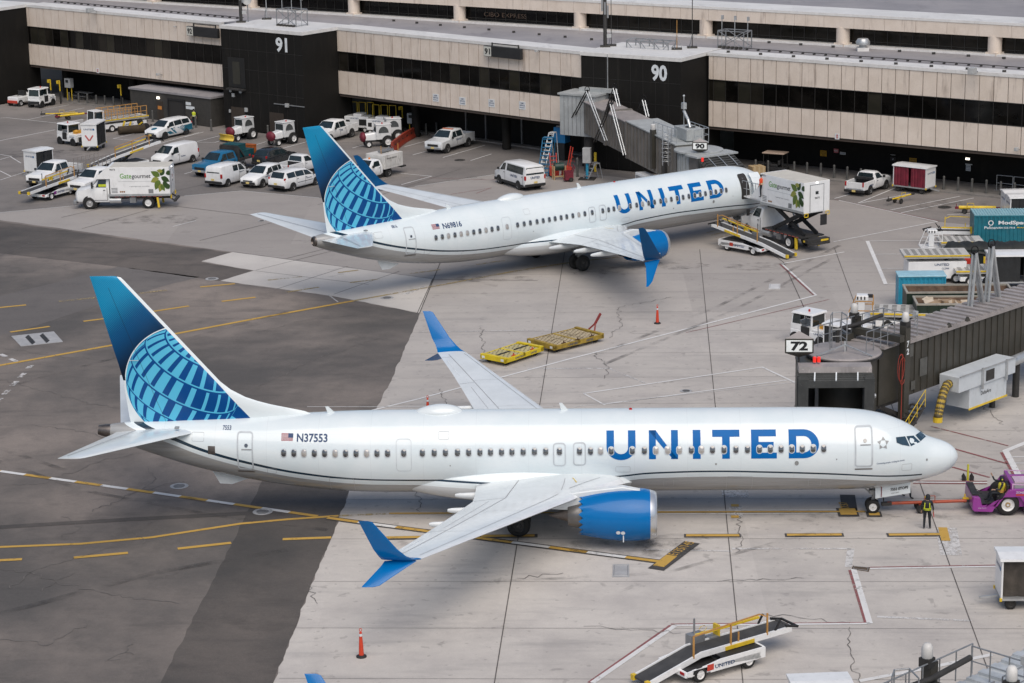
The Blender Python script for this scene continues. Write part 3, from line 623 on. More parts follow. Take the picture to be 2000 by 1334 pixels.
# ---- block hut
a, c = flat(G(257, 227.6)), flat(G(414, 249)); HD, HN = wall_frame(a, c); HL = (c-a).length; HUT = thing('utility_hut', 'low dark block hut with flat grey roof beside the gate 91 tower', 'hut', (0, 0, 0))
b = MB(); fbox(b, a, HD, HN, 0, HL, -2.9, 0, 0, 2.85); b.build('block_wall', BRK, HUT)
b = MB(); fbox(b, a, HD, HN, -.12, HL+.12, -3.0, .12, 2.85, 3.05); b.build('roof', RFG, HUT)
b = MB()
for z in [.2*i for i in range(1, 14)]: fbox(b, a, HD, HN, .02, HL-.02, -.01, .006, z, z+.012)
b.build('mortar_lines', pm('mortar_dark', (.075, .07, .063), .9), HUT)
b = MB(); fbox(b, a, HD, HN, 4.1, 5.0, 0, .05, .05, 2.0); dr = b.build('door', BRN, HUT)
b = MB(); fbox(b, a, HD, HN, 4.25, 4.85, .05, .06, 1.15, 1.5); b.build('warning_sign', pm('orange_warning', (.62, .24, .05), .5), dr)
b = MB(); fbox(b, a, HD, HN, 5.9, 8.2, .0, .012, .05, 2.25); b.build('dark_doorway', pm('dark_cabin_interior', (0.03, 0.028, 0.026), .7), HUT)
b = MB(); fbox(b, a, HD, HN, 5.75, 8.35, 0, .1, 2.25, 2.45); fbox(b, a, HD, HN, 5.75, 5.9, 0, .1, .05, 2.25); fbox(b, a, HD, HN, 8.2, 8.35, 0, .1, .05, 2.25); b.build('doorway_frame', M_black(), HUT)
for t0, t1, z0, z1 in ((8.5, 9.25, 1.95, 2.25), (8.5, 9.75, 1.55, 1.85)):
    b = MB(); fbox(b, a, HD, HN, t0, t1, 0, .03, z0, z1); b.build('sign_board', M_wl(), HUT)
b = MB(); fbox(b, a, HD, HN, 4.2, 4.55, 0, .12, 2.2, 2.42); b.build('wall_lamp', pm('lit_lamp', (1, .9, .75), .4, emit=2.2), HUT)
# ---- signs on the facades
def at_wall(u, v, a, d, n, o=0.0): return GY(u, v, a+n*o, n)
def board(name, label, cat, u, v, frame, w, h, lines, bg, ink=None, o=.05, group=None, bold=.02, th=.03):
    a, d, n = frame; p = at_wall(u, v, a, d, n, o); t = thing(name, label, cat, p, math.atan2(d.y, d.x), group); b = MB(); b.bx(-w/2, w/2, 0, th, -h/2, h/2); b.build('panel', bg, t)
    if lines:
        b = MB(); k = len(lines); hh = h/(k+.6)
        for i, s in enumerate(lines):
            if s: b.text(s, (0, -.006, h/2-hh*(i+.8)), (1, 0, 0), (0, 0, 1), hh*.62, 0, bold, min(w*.82, hh*.62*.72*len(s)), True)
        b.build('lettering', ink or M_ink(), t)
    return t
FL, FM, FR = (LA, LD, LN), (MA_, MD, MN), (RA, RD, RN)
WB = pm('white_sign_board', (.70, .72, .73), .5, dirt=.15); YB = pm('amber_sign_board', (.55, .30, .02), .5, dirt=.25)
for u, v, s3, l in ((851, 191, 'Nighthawk', 'first white ramp service sign from the left on the beige band'), (903, 197.5, 'Terminal B', 'second white ramp service sign from the left on the beige band'), (960, 201.5, 'Manager', 'third white ramp service sign, right of the Terminal B one'), (1020, 206, 'Manager', 'rightmost white ramp service sign, nearest the gate 90 bridge')):
    board('wall_sign', l, 'sign', u, v, FM, .78, .72, ['RAMP', 'SERVICE', s3], WB, o=.03, group='ramp service signs')
def arrow_sign(u, v, fr, l):
    t = board('arrow_sign', l, 'sign', u, v, fr, .42, .5, None, WB, o=.03, group='red arrow signs'); b = MB()
    b.bx(-.03, .03, -.01, 0, -.2, .1); b.poly([(-.1, -.012, .06), (.1, -.012, .06), (0, -.012, .2)]); b.bx(-.1, .1, -.01, 0, -.08, -.03); b.build('arrow', M_red(), t)
arrow_sign(191, 138, FL, 'small red arrow sign on the lower beige band left of the block hut'); arrow_sign(1635, 266.5, FR, 'small red arrow sign on the lower beige band above the yellow sign')
FRg = (RA-RN*4.75, RD, RN)
board('wall_sign', 'amber notice on the dark wall below the red arrow sign', 'sign', 1608, 299.5, FRg, .62, .5, ['CAUTION', 'VEHICLES', 'YIELD'], YB, M_blk(), group='amber notices'); board('wall_sign', 'amber notice on the dark wall above the maroon curtained cart', 'sign', 1783, 315, FRg, .66, .55, ['CAUTION', 'VEHICLES', 'YIELD'], YB, M_blk(), group='amber notices')
board('wall_sign', 'small pink notice high on the dark wall', 'sign', 1633, 294.5, FRg, .45, .36, ['NOTICE'], pm('pink_notice', (.55, .16, .18), .5), M_wl())
board('wall_sign', 'narrow white plate beside the pink notice', 'sign', 1646, 299.5, FRg, .55, .2, ['NO PARKING'], WB)
board('wall_sign', 'white no smoking lettering plate on the dark wall', 'sign', 1744, 302.5, FRg, .9, .16, ['NO SMOKING'], DCL, M_wl()); board('wall_sign', 'small black sign with a white cigarette mark', 'sign', 1744, 311, FRg, .5, .36, ['/'], pm('black_sign', (.01, .01, .012), .5), M_wl())
board('wall_sign', 'white notice under the lit wall lamp', 'sign', 1891, 328, FRg, .42, .5, ['DANGER', 'DO NOT', 'ENTER'], WB); board('wall_sign', 'thin white strip sign just below the wall lamp', 'sign', 1892, 321, FRg, .62, .08, None, WB)
def wall_lamp(u, v, fr, l):
    t = board('wall_lamp', l, 'lamp', u, v, fr, .42, .22, None, M_grey(), th=.1); b = MB(); b.bx(-.17, .17, -.06, 0, -.09, .07); b.build('lens', pm('lit_lamp', (1, .9, .75), .4, emit=2.2), t)
wall_lamp(1890, 310, FRg, 'small lit lamp on the dark wall near the bollards at far right')
def gate_sign(u0, v0, u1, v1, fr, num, l):
    a, d, n = fr; p = at_wall((u0+u1)/2, (v0+v1)/2, a, d, n, .6); q0 = at_wall(u0, v0, a, d, n, .6); q1 = at_wall(u1, v1, a, d, n, .6); w = abs((q1-q0).dot(d)); h = .95
    t = thing('gate_sign', l, 'gate sign', p, math.atan2(d.y, d.x), 'hanging gate number boxes'); b = MB(); b.bx(-w/2, w/2, 0, .35, -h/2, h/2); b.build('display_box', M_black(), t, bevel=.02)
    b = MB(); b.bx(-w/2+.04, -w/2+.95, -.02, 0, -h/2+.04, h/2-.04); pl = b.build('number_panel', pm('pale_number_panel', (.55, .55, .50), .5), t); b = MB(); b.text(num, (-w/2+.5, -.03, 0), (1, 0, 0), (0, 0, 1), .56, 0, .035, .66, True); b.build('number', M_blk(), pl)
    b = MB(); b.bar((-w/2+1, .1, h/2), (-w/2+1, .1, h/2+.35), .1); b.bar((w/2-.3, .1, h/2), (w/2-.3, .1, h/2+.35), .1); b.bar((-w/2+1, .1, h/2+.28), (w/2-.3, .1, h/2+.28), .08); b.bar((0, .3, 0), (0, .62, .1), .3); b.build('hanger_frame', M_dark(), t)
gate_sign(364, 60, 424, 66, FL, '92', 'dark hanging gate box with a pale panel reading 92'); gate_sign(944, 101, 1016, 105, FM, '91', 'dark hanging gate box with a pale panel reading 91')
def wall_camera(u, v, fr, l, s=1.0):
    a, d, n = fr; p = at_wall(u, v, a, d, n, .02); t = thing('wall_camera', l, 'security camera', p, math.atan2(d.y, d.x), 'cameras and antennas fixed to the facade'); b = MB(); b.bar((0, 0, 0), (0, -.4*s, .1*s), .06); b.build('bracket', M_grey(), t); b = MB(); b.bx(-.12*s, .12*s, -.75*s, -.35*s, -.02, .24*s); b.build('housing', PUT, t, bevel=.03)
for u, v, fr, l, s in ((190, 22, FL, 'white antenna box on the left facade under the roof edge', 1.8), (317, 146, FL, 'grey camera under the lower beige band beside the block hut', 1.0), (1054, 100, FM, 'tiny twin camera right of the gate 91 box', .8), (1910, 140, FR, 'white antenna box with a black cable loop at far right', 2.0), (1991, 292, FR, 'grey camera at the far right end of the lower band', 1.1), (345, 52, FL, 'tiny camera left of the gate 92 box', .5)): wall_camera(u, v, fr, l, s)
# ---- bollards
def bollard(loc, l, mat, h=1.05, r=.10):
    t = thing('bollard', l, 'bollard', loc, 0, 'bollards along the terminal'); b = MB(); b.cyl((0, 0, 0), (0, 0, h), r, r, 12); b.lathe([(h, r), (h+.06, r*.7), (h+.08, 0)], (0, 0, 0), (0, 0, 1), 12); b.build('post', mat, t, 40)
    b = MB(); b.lathe([(0, r*1.5), (.03, r*1.5), (.04, r)], (0, 0, 0), (0, 0, 1), 12); b.build('base', M_dark(), t); return t
BOL = pm('grey_bollard_paint', (.105, .105, .10), .6, var=.25, dirt=.3)
bl = [(120, 199.6), (136, 201), (154.4, 202.8), (171.5, 204.4), (189, 206.3), (205.6, 207.3), (222.4, 209.2), (240, 211.6), (286, 237), (298.5, 237.5), (382.6, 249), (413, 255.6), (523.7, 267), (832.5, 264), (852.8, 262)]
br = [(1475.6, 338), (1500, 340), (1551, 342), (1576, 343.5), (1603, 345), (1629, 348.5), (1654.5, 352), (1681, 356), (1706, 359), (1843, 371), (1871, 373.3), (1898, 376), (1926, 378.6), (1954, 382), (1981, 384.5)]
names = ['first', 'second', 'third', 'fourth', 'fifth', 'sixth', 'seventh', 'eighth']
for i, q in enumerate(bl):
    p = G(*q); l = ('%s grey bollard from the left before the dark left recess' % names[i]) if i < 8 else {8: 'left one of two grey bollards at the block hut wall', 9: 'right one of two grey bollards at the block hut wall', 10: 'grey bollard beside the man at the block hut', 11: 'grey bollard in front of the gap by the gate 91 tower', 12: 'grey bollard right of the maroon nosed tractor', 13: 'grey bollard left of the silver pickup near the dark wall', 14: 'grey bollard just behind the hood of the silver pickup'}[i]
    bollard((p.x, p.y, 0), l, BOL, 1.08)
for i, q in enumerate(br):
    p = G(*q, .1); l = ('%s grey bollard from the left behind the raised catering truck' % (names+['ninth'])[i]) if i < 9 else '%s grey bollard from the right end of the far right row' % names[14-i]
    bollard((p.x, p.y, 0.1), l, BOL, 1.12)
# ---- roof gear
def lattice_rack(u, v, l, w, d, h, rz, z=H0+.05):
    p = G(u, v, z); t = thing('roof_rack', l, 'steel rack', p, rz, 'steel racks on the terminal roof'); b = MB()
    for sx in (0, w):
        for sy in (0, d): b.bar((sx, sy, 0), (sx, sy, h), .07)
    for sy in (0, d): b.bar((0, sy, h), (w, sy, h), .07); b.bar((0, sy, .1), (w, sy, h), .05); b.bar((w, sy, .1), (0, sy, h), .05)
    for sx in (0, w): b.bar((sx, 0, h), (sx, d, h), .07); b.bar((sx, 0, .1), (sx, d, .1), .06)
    b.build('frame', M_grey(), t); b = MB()
    for i in range(6): b.box((w*(.1+.16*i), -.1, .1), (.22, .3, .2))
    b.build('ballast_blocks', BRK, t); b = MB()
    for sx in (0, w*.5, w): b.cyl((sx, d*.5, 0), (sx, d*.5, h+1.1), .035, .035, 6); b.box((sx+.05, d*.5, h+1.1), (.18, .18, .35))
    b.build('aerials', M_galv(), t, 40)
lattice_rack(541, 50, 'open steel rack with aerials on the gate 91 tower roof', 2.6, 1.6, 1.6, R(-37)); lattice_rack(1402, 93, 'open steel rack with pale aerial right of the gate 90 tower', 2.6, 1.4, 1.5, R(-33))
def low_rack(u, v, l, w, d, rz):
    p = G(u, v, H0+.06); t = thing('roof_frame', l, 'steel frame', p, rz, 'steel racks on the terminal roof'); b = MB()
    for sy in (0, d):
        b.bar((0, sy, .62), (w, sy, .62), .12, .1)
        for i in range(4): b.bar((w*i/3, sy, 0), (w*i/3, sy, .6), .07); b.bar((w*i/3, sy, .55), (w*i/3+.5 if i < 3 else w*i/3-.5, sy, .05), .05)
    b.build('trestles', M_grey(), t); b = MB()
    for i in range(4): b.bar((w*i/3, 0, .7), (w*i/3, d, .7), .08)
    b.build('cross_bars', M_galv(), t)
low_rack(1224, 93, 'long low empty steel trestle frame on the gate 90 tower roof', 4.2, 1.6, R(-31))
def mast(u, v, l, h, r, extras, mat=None):
    p = G(u, v, H0+.05); t = thing('antenna_mast', l, 'antenna mast', p, 0, 'masts on the terminal roof'); b = MB(); b.cyl((0, 0, 0), (0, 0, h), r, r*.85, 10); b.build('pole', mat or M_dark(), t, 40)
    b = MB(); b.box((0, 0, .08), (.9, .6, .16)); b.build('base_block', BRK, t)
    if extras:
        b = MB()
        for z, dx in ((h*.42, .25), (h*.5, -.25), (h*.46, 0)): b.box((dx, -.15, z), (.16, .12, 1.1))
        b.build('panel_antenna', M_grey(), t); b = MB(); b.box((.35, 0, 1.0), (.4, .3, .3)); b.bar((0, 0, 1), (.4, 0, 1), .05); b.build('equipment_box', PUT, t)
    else:
        b = MB()
        for a in range(3): b.bar((.45*math.cos(a*2.1), .45*math.sin(a*2.1), .1), (0, 0, 1.3), .03)
        b.build('stay', M_grey(), t)
mast(471, 44, 'thick dark mast with panel antennas at the left of the gate 91 roof', 6.0, .17, True); mast(1182, 92, 'thick dark mast with panel antennas at the left of the gate 90 roof', 7.5, .18, True)
mast(1352, 94, 'thin tall grey whip mast on the gate 90 tower roof', 5.0, .045, False); mast(1194, 90, 'thin dark whip beside the thick gate 90 mast', 6.0, .035, False); mast(1322, 97, 'short leaning rod aerial with a ring on the gate 90 roof edge', 2.6, .03, False, M_ora()); mast(521, 38, 'thin grey pole left of the gate 91 roof rack', 3.4, .05, False, M_galv())
p = G(485, 43, H0+.05); t = thing('satellite_dish', 'small grey satellite dish on a post beside the gate 91 mast', 'satellite dish', p, R(-40)); b = MB(); b.cyl((0, 0, 0), (0, 0, 1.9), .05, .05, 8); b.build('post', M_grey(), t); b = MB(); b.lathe([(0, .0), (.05, .25), (.14, .45), (.12, .45), (.02, .2)], (0, 0, 2.1), (.5, -.8, .35), 18); b.build('dish', PUT, t, 50)
p = G(1685, 99, H0); t = thing('roof_ventilator', 'round capped metal ventilator on the roof in front of a column', 'ventilator', p); b = MB(); b.bx(-.5, .5, -.5, .5, 0, .3); b.build('curb', TRIM, t); b = MB(); b.lathe([(.3, .32), (.5, .32), (.55, .6), (.8, .62), (1.05, .45), (1.1, 0)], (0, 0, 0), (0, 0, 1), 18); b.build('cowl', M_galv(), t, 40)
# ------------------------------------------------------------------ airliners (local frame: nose +X, origin on the ground between the main wheels)
FP = [(21.24,2.84,.0),(21.21,2.84,.14),(21.15,2.835,.29),(21.03,2.83,.46),(20.85,2.825,.61),(20.55,2.815,.78),(20.14,2.81,.925),(19.74,2.825,1.05),
      (19.45,2.88,1.18),(19.0,2.98,1.39),(18.38,3.08,1.60),(17.44,3.18,1.83),(16.47,3.235,1.945),(15.53,3.26,1.99),(14.4,3.275,2.02),(12.0,3.28,2.03),
      (4.6,3.28,2.03),(-1.0,3.28,2.03),(-6.0,3.28,2.03),(-7.9,3.29,2.0),(-9.73,3.33,1.90),(-11.39,3.395,1.76),(-13.05,3.48,1.57),(-14.71,3.62,1.36),
      (-16.36,3.81,1.11),(-17.37,3.95,.92),(-18.52,4.14,.715),(-19.3,4.27,.56),(-20.05,4.38,.35)]
_fx = np.array([p[0] for p in FP][::-1]); _fz = np.array([p[1] for p in FP][::-1]); _fh = np.array([p[2] for p in FP][::-1])
def pchip(x, X, Y):
    h = np.diff(X); d = np.diff(Y)/h; mS = np.zeros(len(X))
    for i in range(1, len(X)-1):
        if d[i-1]*d[i] > 0:
            w1 = 2*h[i]+h[i-1]; w2 = h[i]+2*h[i-1]; mS[i] = (w1+w2)/(w1/d[i-1]+w2/d[i])
    mS[0], mS[-1] = d[0], d[-1]
    i = int(min(max(np.searchsorted(X, x)-1, 0), len(X)-2)); t = (x-X[i])/h[i]
    return ((2*t**3-3*t**2+1)*Y[i]+(t**3-2*t**2+t)*h[i]*mS[i]+(-2*t**3+3*t**2)*Y[i+1]+(t**3-t**2)*h[i]*mS[i+1])
def fus(x):
    x = min(max(x, -20.05), 21.24)
    if x > 21.15: hh = .29*math.sqrt(max(0, (21.24-x)/.09)); zc = 2.84
    else: hh = pchip(x, _fx, _fh); zc = pchip(x, _fx, _fz)
    k = 0.93 if x < 15 else 0.93+0.05*min(1, (x-15)/5)
    return zc, hh, hh*k
def fside(x, z, off=0.0, side=-1):
    zc, hh, hw = fus(x); t = max(-0.999, min(0.999, (z-zc)/hh))
    y = hw*math.sqrt(1-t*t)
    n = Vector((0, y/hw**2, (z-zc)/hh**2)); n.normalize()
    return Vector((x, side*(y+n.y*off), z+n.z*off))
def fus_map(mb, off, side=-1):
    """drape a mesh given in (x, z) onto the fuselage side"""
    mb.v = [tuple(fside(v[0], v[2], off, side)) for v in mb.v]
def drape_text(txt, x0, z0, h, bold, width, mats, name, parent, off=0.012, tilt=0.0):
    t = MB(); t.text(txt, (0, 0, 0), (1, 0, 0), (0, 0, 1), h, 0, bold, width)
    if tilt: t.v = [(x, y, z+x*tilt) for x, y, z in t.v]
    t.v = [(x+x0, y, z+z0) for x, y, z in t.v]; drape(t, off); return t.build(name, mats, parent)
def drape(mb, off, dz=0.16, side=-1):
    me = bpy.data.meshes.new('d'); me.from_pydata(mb.v, [], mb.f); bm = bmesh.new(); bm.from_mesh(me)
    if bm.faces:
        lo = min(v.co.z for v in bm.verts); hi = max(v.co.z for v in bm.verts); z = lo+dz
        while z < hi:
            bmesh.ops.bisect_plane(bm, geom=bm.verts[:]+bm.edges[:]+bm.faces[:], plane_co=(0, 0, z), plane_no=(0, 0, 1)); z += dz
    bm.verts.ensure_lookup_table(); bm.verts.index_update()
    mb.v = [v.co[:] for v in bm.verts]; mb.f = [tuple(v.index for v in f.verts) for f in bm.faces]; mb.mi = [0]*len(mb.f)
    bm.free(); bpy.data.meshes.remove(me); fus_map(mb, off, side)
def rrect(w, h, r, n=5):
    pts = []
    for cx, cz, a0 in ((w/2-r, h/2-r, 0), (-w/2+r, h/2-r, 90), (-w/2+r, -h/2+r, 180), (w/2-r, -h/2+r, 270)):
        for i in range(n+1):
            a = R(a0+90*i/n); pts.append((cx+r*math.cos(a), cz+r*math.sin(a)))
    return pts
def drape_frame(mb, cx, cz, w, h, r, t):
    A = rrect(w, h, r); B = rrect(w-2*t, h-2*t, max(.02, r-t)); n = len(A)
    for i in range(n):
        j = (i+1) % n
        k = max(1, int(max(abs(A[i][1]-A[j][1]), abs(A[i][0]-A[j][0]))/.15))
        for q in range(k):
            f = lambda P, Q, s: (cx+P[0]+(Q[0]-P[0])*s, 0, cz+P[1]+(Q[1]-P[1])*s)
            mb.poly([f(A[i], A[j], q/k), f(A[i], A[j], (q+1)/k), f(B[i], B[j], (q+1)/k), f(B[i], B[j], q/k)])

STRIPE = [(-19.9,5.35),(-19.56,5.2),(-18.45,4.78),(-17.0,4.3),(-15.07,3.64),(-12.8,3.07),(-10.36,2.62),(-7.76,2.36),(-5.3,2.29),(-2.93,2.28),(-.2,2.24),(2.5,2.3),(5.03,2.48),(5.96,2.6),(7.04,2.66),(9.49,2.71),(11.94,2.65),(14.43,2.55),(15.92,2.46),(17.53,2.33),(19.02,2.25),(20.4,2.2)]
def fuselage_mat(name='fuselage_livery', b0=(0.36, 0.365, 0.365), b1=(0.27, 0.265, 0.255)):
    m, nt, b = newmat(name); x, y, z, v = xyz(nt)
    fc = nt.nodes.new('ShaderNodeFloatCurve'); cv = fc.mapping.curves[0]
    pts = [((px+20.5)/42.0, pz/6.0) for px, pz in STRIPE]
    cv.points[0].location = (0, pts[0][1]); cv.points[1].location = (1, pts[-1][1])
    for p in pts: cv.points.new(*p)
    fc.mapping.update(); t = (x+20.5)/42.0; nt.links.new(t.k, fc.inputs['Value'])
    d = z-E(nt, fc.outputs[0])*6.0
    hw = 0.045+(x*-1.0-7.0).max(0.0)*0.004
    n = noise(nt, v, 0.6, 4); stre = noise(nt, v, 1.2, 5, 0.7, stretch=(0.15, 1, 3))
    white = mixc(nt, n.step(0.35, 0.7), (0.69, 0.765, 0.79), (0.74, 0.80, 0.82))
    belly = mixc(nt, stre.step(0.35, 0.75), b0, b1)
    c = mixc(nt, (d+0.30).lt(0.0), white, belly)
    inb = d.abs().lt(hw)*x.lt(19.4)*((x-0.0).abs().gt(0.0))
    c = mixc(nt, inb, c, (0.008, 0.028, 0.05))
    # faint skin joints
    j = ((x*(1/2.54)+0.31).fract()-0.5).abs().lt(0.004)+((z-4.55).abs().lt(0.006))
    c = mixc(nt, j.clamp()*0.14, c, (0.30, 0.31, 0.32))
    setc(nt, b, c); b.inputs['Roughness'].default_value = 0.26; b.inputs['Coat Weight'].default_value = 0.55; b.inputs['Coat Roughness'].default_value = 0.06
    return m
def fin_mat():
    m, nt, b = newmat('tail_globe_livery'); x, y, z, v = xyz(nt)
    # globe drawn on the fin: meridians and parallels seen from the side
    cx, cz, RR = -16.33, 6.81, 2.83
    dx = (x-cx)*(1/RR); dz = (z-cz)*(1/RR); r2 = dx*dx+dz*dz; inside = r2.lt(1.0)
    dy = (1.0-r2.min(1.0)).sqrt()
    p = Vector((0.43, 0.80, 0.42)).normalized()
    e1 = Vector((1, 0, 0)); e1 = (e1-p*e1.dot(p)).normalized(); e2 = p.cross(e1)
    dot = lambda a: dx*a.x+dz*a.y+dy*a.z
    cl = dot(p).min(0.9999).max(-0.9999).acos()*(180/math.pi)       # angle from the pole
    lon = dot(e2).atan2(dot(e1))*(180/math.pi)+360.0
    band = cl*(1/23.0)+0.22
    bf = band.fract(); ring = (bf.gt(0.962))+(bf.lt(0.038))
    ringg = (bf.gt(0.90))*(bf.lt(0.962))
    k = lon*(1/15.5)+band.floor()*0.45; wdt = (dx*0.5-dz*0.25+0.52).max(0.34).min(0.76)
    block = k.fract().lt(wdt)
    dark = ((block+ring).clamp()*(1.0-ringg)+ring).clamp()
    n = noise(nt, v, 0.8, 3)
    glb = mixc(nt, dark, mixc(nt, n, (0.085, 0.47, 0.70), (0.11, 0.52, 0.74)), (0.0, 0.065, 0.25))
    t = ((z-7.6)*(1/4.6)-(x+18.6)*0.18).clamp()
    grad = mixc(nt, t.step(0.0, 0.55), (0.002, 0.008, 0.022), (0.002, 0.07, 0.20))
    grad = mixc(nt, t.step(0.5, 1.0), grad, (0.004, 0.24, 0.46))
    ha = ((x+z)*(1/0.11)).fract()-0.5; hb = ((x-z)*(1/0.11)).fract()-0.5
    dots = (ha*ha+hb*hb).lt(0.09)*t.step(0.3, 0.9)*0.45
    grad = mixc(nt, dots, grad, (0.05, 0.40, 0.60))
    le = (z-6.86)*-0.866-14.54                     # leading edge
    reg = inside.max(x.gt(-15.9)*z.lt(7.3)); c = mixc(nt, reg, grad, glb)
    rim = (r2.gt(1.0))*(r2.lt(1.035))*x.gt(-19.18)
    white = ((x-le+0.17).gt(0.0)+rim*(1.0-reg)+(1.0-reg)*z.lt(6.95)).clamp()
    c = mixc(nt, white, c, (0.735, 0.795, 0.815))
    hinge = (x-(z*-0.36-15.55)).abs().lt(0.018)*z.lt(11.6)
    c = mixc(nt, hinge*0.5, c, (0.01, 0.02, 0.03))
    setc(nt, b, c); b.inputs['Roughness'].default_value = 0.3; b.inputs['Specular IOR Level'].default_value = .25; b.inputs['Coat Weight'].default_value = 0.15; b.inputs['Coat Roughness'].default_value = 0.08
    return m
def foil(n=9):
    """airfoil outline: (chord fraction from the leading edge, half thickness) upper then lower"""
    xs = [0.5*(1-math.cos(math.pi*i/n)) for i in range(n+1)]
    th = lambda c: 5*(0.2969*math.sqrt(c)-0.126*c-0.3516*c*c+0.2843*c**3-0.1015*c**4)
    up = [(c, th(c)) for c in xs]; return up+[(c, -th(c)*0.8) for c in xs[-2:0:-1]]
FOIL = foil()
def wing_rings(secs, sgn):
    # section: y, LE x, TE x, z, thickness ratio
    rings = []
    for y, le, te, z, t in secs:
        ch = le-te; rings.append([(le-c*ch, sgn*y, z+th*t*ch) for c, th in FOIL])
    return rings if sgn > 0 else [r[::-1] for r in rings]
WING = [(0.6,6.3,-2.2,1.95,.13),(1.9,5.1,-2.05,2.16,.135),(3.0,4.2,-2.02,2.28,.13),(3.9,3.55,-2.0,2.38,.125),(4.9,2.92,-2.0,2.49,.12),(5.8,2.45,-2.02,2.58,.115),
        (8.4,1.03,-2.68,2.87,.11),(11.0,-.40,-3.40,3.15,.105),(13.6,-1.83,-4.16,3.44,.10),(16.2,-3.24,-4.98,3.72,.10),(16.75,-3.56,-5.15,3.77,.095)]
def wing_at(y, c):
    for a, b in zip(WING, WING[1:]):
        if a[0] <= y <= b[0]:
            t = (y-a[0])/(b[0]-a[0]); s = [a[i]+(b[i]-a[i])*t for i in range(5)]
            th = 5*(0.2969*math.sqrt(c)-0.126*c-0.3516*c*c+0.2843*c**3-0.1015*c**4)
            ch = s[1]-s[2]; return Vector((s[1]-c*ch, y, s[3]+th*s[4]*ch))
def wing_line(mb, y0, c0, y1, c1, w, sgn, n=14, mi=0):
    pts = []
    for i in range(n+1):
        t = i/n; p = wing_at(y0+(y1-y0)*t, c0+(c1-c0)*t); pts.append(Vector((p.x, sgn*p.y, p.z+0.008)))
    for a, b in zip(pts, pts[1:]):
        d = (b-a); d.z = 0; d.normalize(); s = Vector((-d.y, d.x, 0))*(w*.36)
        q = [a-s, b-s, b+s, a+s]; mb.poly(q, mi)
SRF = {}
def amats():
    if SRF: return SRF
    SRF['fus'] = fuselage_mat(); SRF['fair'] = fuselage_mat('fairing_livery', (.56, .58, .59), (.48, .49, .49)); SRF['noz'] = pm('burnt_grey_nozzle', (.20, .195, .19), .35, .7, var=.2); SRF['fin'] = fin_mat()
    SRF['white'] = pm('airliner_white', (0.74, 0.795, 0.81), 0.27, var=0.04, scale=0.8, coat=0.5)
    SRF['wing'] = pm('wing_light_grey', (0.70, 0.745, 0.76), 0.26, var=0.06, scale=0.7, coat=0.3)
    SRF['fairing'] = pm('fairing_white', (0.66, 0.70, 0.715), 0.3, var=0.06, coat=0.4)
    SRF['alu'] = pm('polished_slat_metal', (0.86, 0.88, 0.89), 0.22, 0.25, var=0.05)
    SRF['lip'] = pm('brushed_inlet_lip', (0.66, 0.68, 0.70), 0.3, 0.75, var=0.06)
    SRF['blue'] = pm('airline_blue', (0.0, 0.145, 0.42), 0.24, var=0.06, scale=0.7, coat=0.22, spec=.25)
    SRF['dblue'] = pm('winglet_dark_blue', (0.0, 0.06, 0.17), 0.35, var=0.08, coat=0.1, spec=.2)
    SRF['letter'] = pm('letter_blue', (0.0, 0.125, 0.40), 0.4, var=0.05, coat=0.0, spec=.15)
    SRF['hot'] = pm('heat_stained_nozzle', (0.17, 0.15, 0.14), 0.4, 0.8, var=0.3, scale=2)
    SRF['line'] = pm('panel_gap_grey', (0.30, 0.31, 0.32), 0.6)
    SRF['seam'] = pm('skin_seam_grey', (.36, .37, .375), .5); SRF['frame'] = pm('window_surround', (0.60, 0.64, 0.66), 0.35, 0.3)
    SRF['door'] = pm('door_outline_grey', (0.50, 0.54, 0.57), 0.4)
    SRF['pane'] = cabin_pane('cabin_window_pane', (0.035, 0.036, 0.038), 0)
    SRF['shade'] = cabin_pane('lowered_window_shade', (0.30, 0.28, 0.26), (0.40, 0.46, 0.52))
    SRF['cock'] = pm('cockpit_glass', (0.02, 0.05, 0.075), 0.05, spec=0.9, coat=0.5)
    SRF['strut'] = pm('gear_strut_grey', (0.30, 0.31, 0.31), 0.45, 0.3, dirt=0.4)
    return SRF
def cabin_pane(name, lo, hi):
    m, nt, b = newmat(name); x, y, z, v = xyz(nt)
    setc(nt, b, mixc(nt, noise(nt, v, 3.0), lo, [c*1.5 for c in lo])); b.inputs['Roughness'].default_value = 0.08; b.inputs['IOR'].default_value = 2.4
    return m
WPX = [-11.36,-10.86,-10.37,-9.86,-9.36,-8.85,-8.34,-7.83,-7.32,-6.82,-6.31,-5.53,-4.63,-4.06,-3.52,-2.94,-2.40,-1.86,-1.35,-.82,-.32,.22,.76,1.3,1.96,2.92,3.45,3.93,4.44,5.45,6.03,6.58,7.14,7.7,8.27,8.76,9.28,9.83,10.4,10.95,11.52,12.04,12.55,13.06,13.56,14.08,14.58]
def tyre(mb, c, r, w, mi=0, mr=1, n=22):
    c = Vector(c)
    prof = [(-w/2, r*.55), (-w/2, r*.80), (-w*.42, r*.93), (-w*.25, r), (w*.25, r), (w*.42, r*.93), (w/2, r*.80), (w/2, r*.55)]
    mb.lathe(prof, c, (0, 1, 0), n, mi)
    mb.lathe([(-w*.44, 0), (-w*.40, r*.2), (-w*.36, r*.5), (-w/2, r*.56)], c, (0, 1, 0), n, mr)
    mb.lathe([(w/2, r*.56), (w*.36, r*.5), (w*.40, r*.2), (w*.44, 0)], c, (0, 1, 0), n, mr)
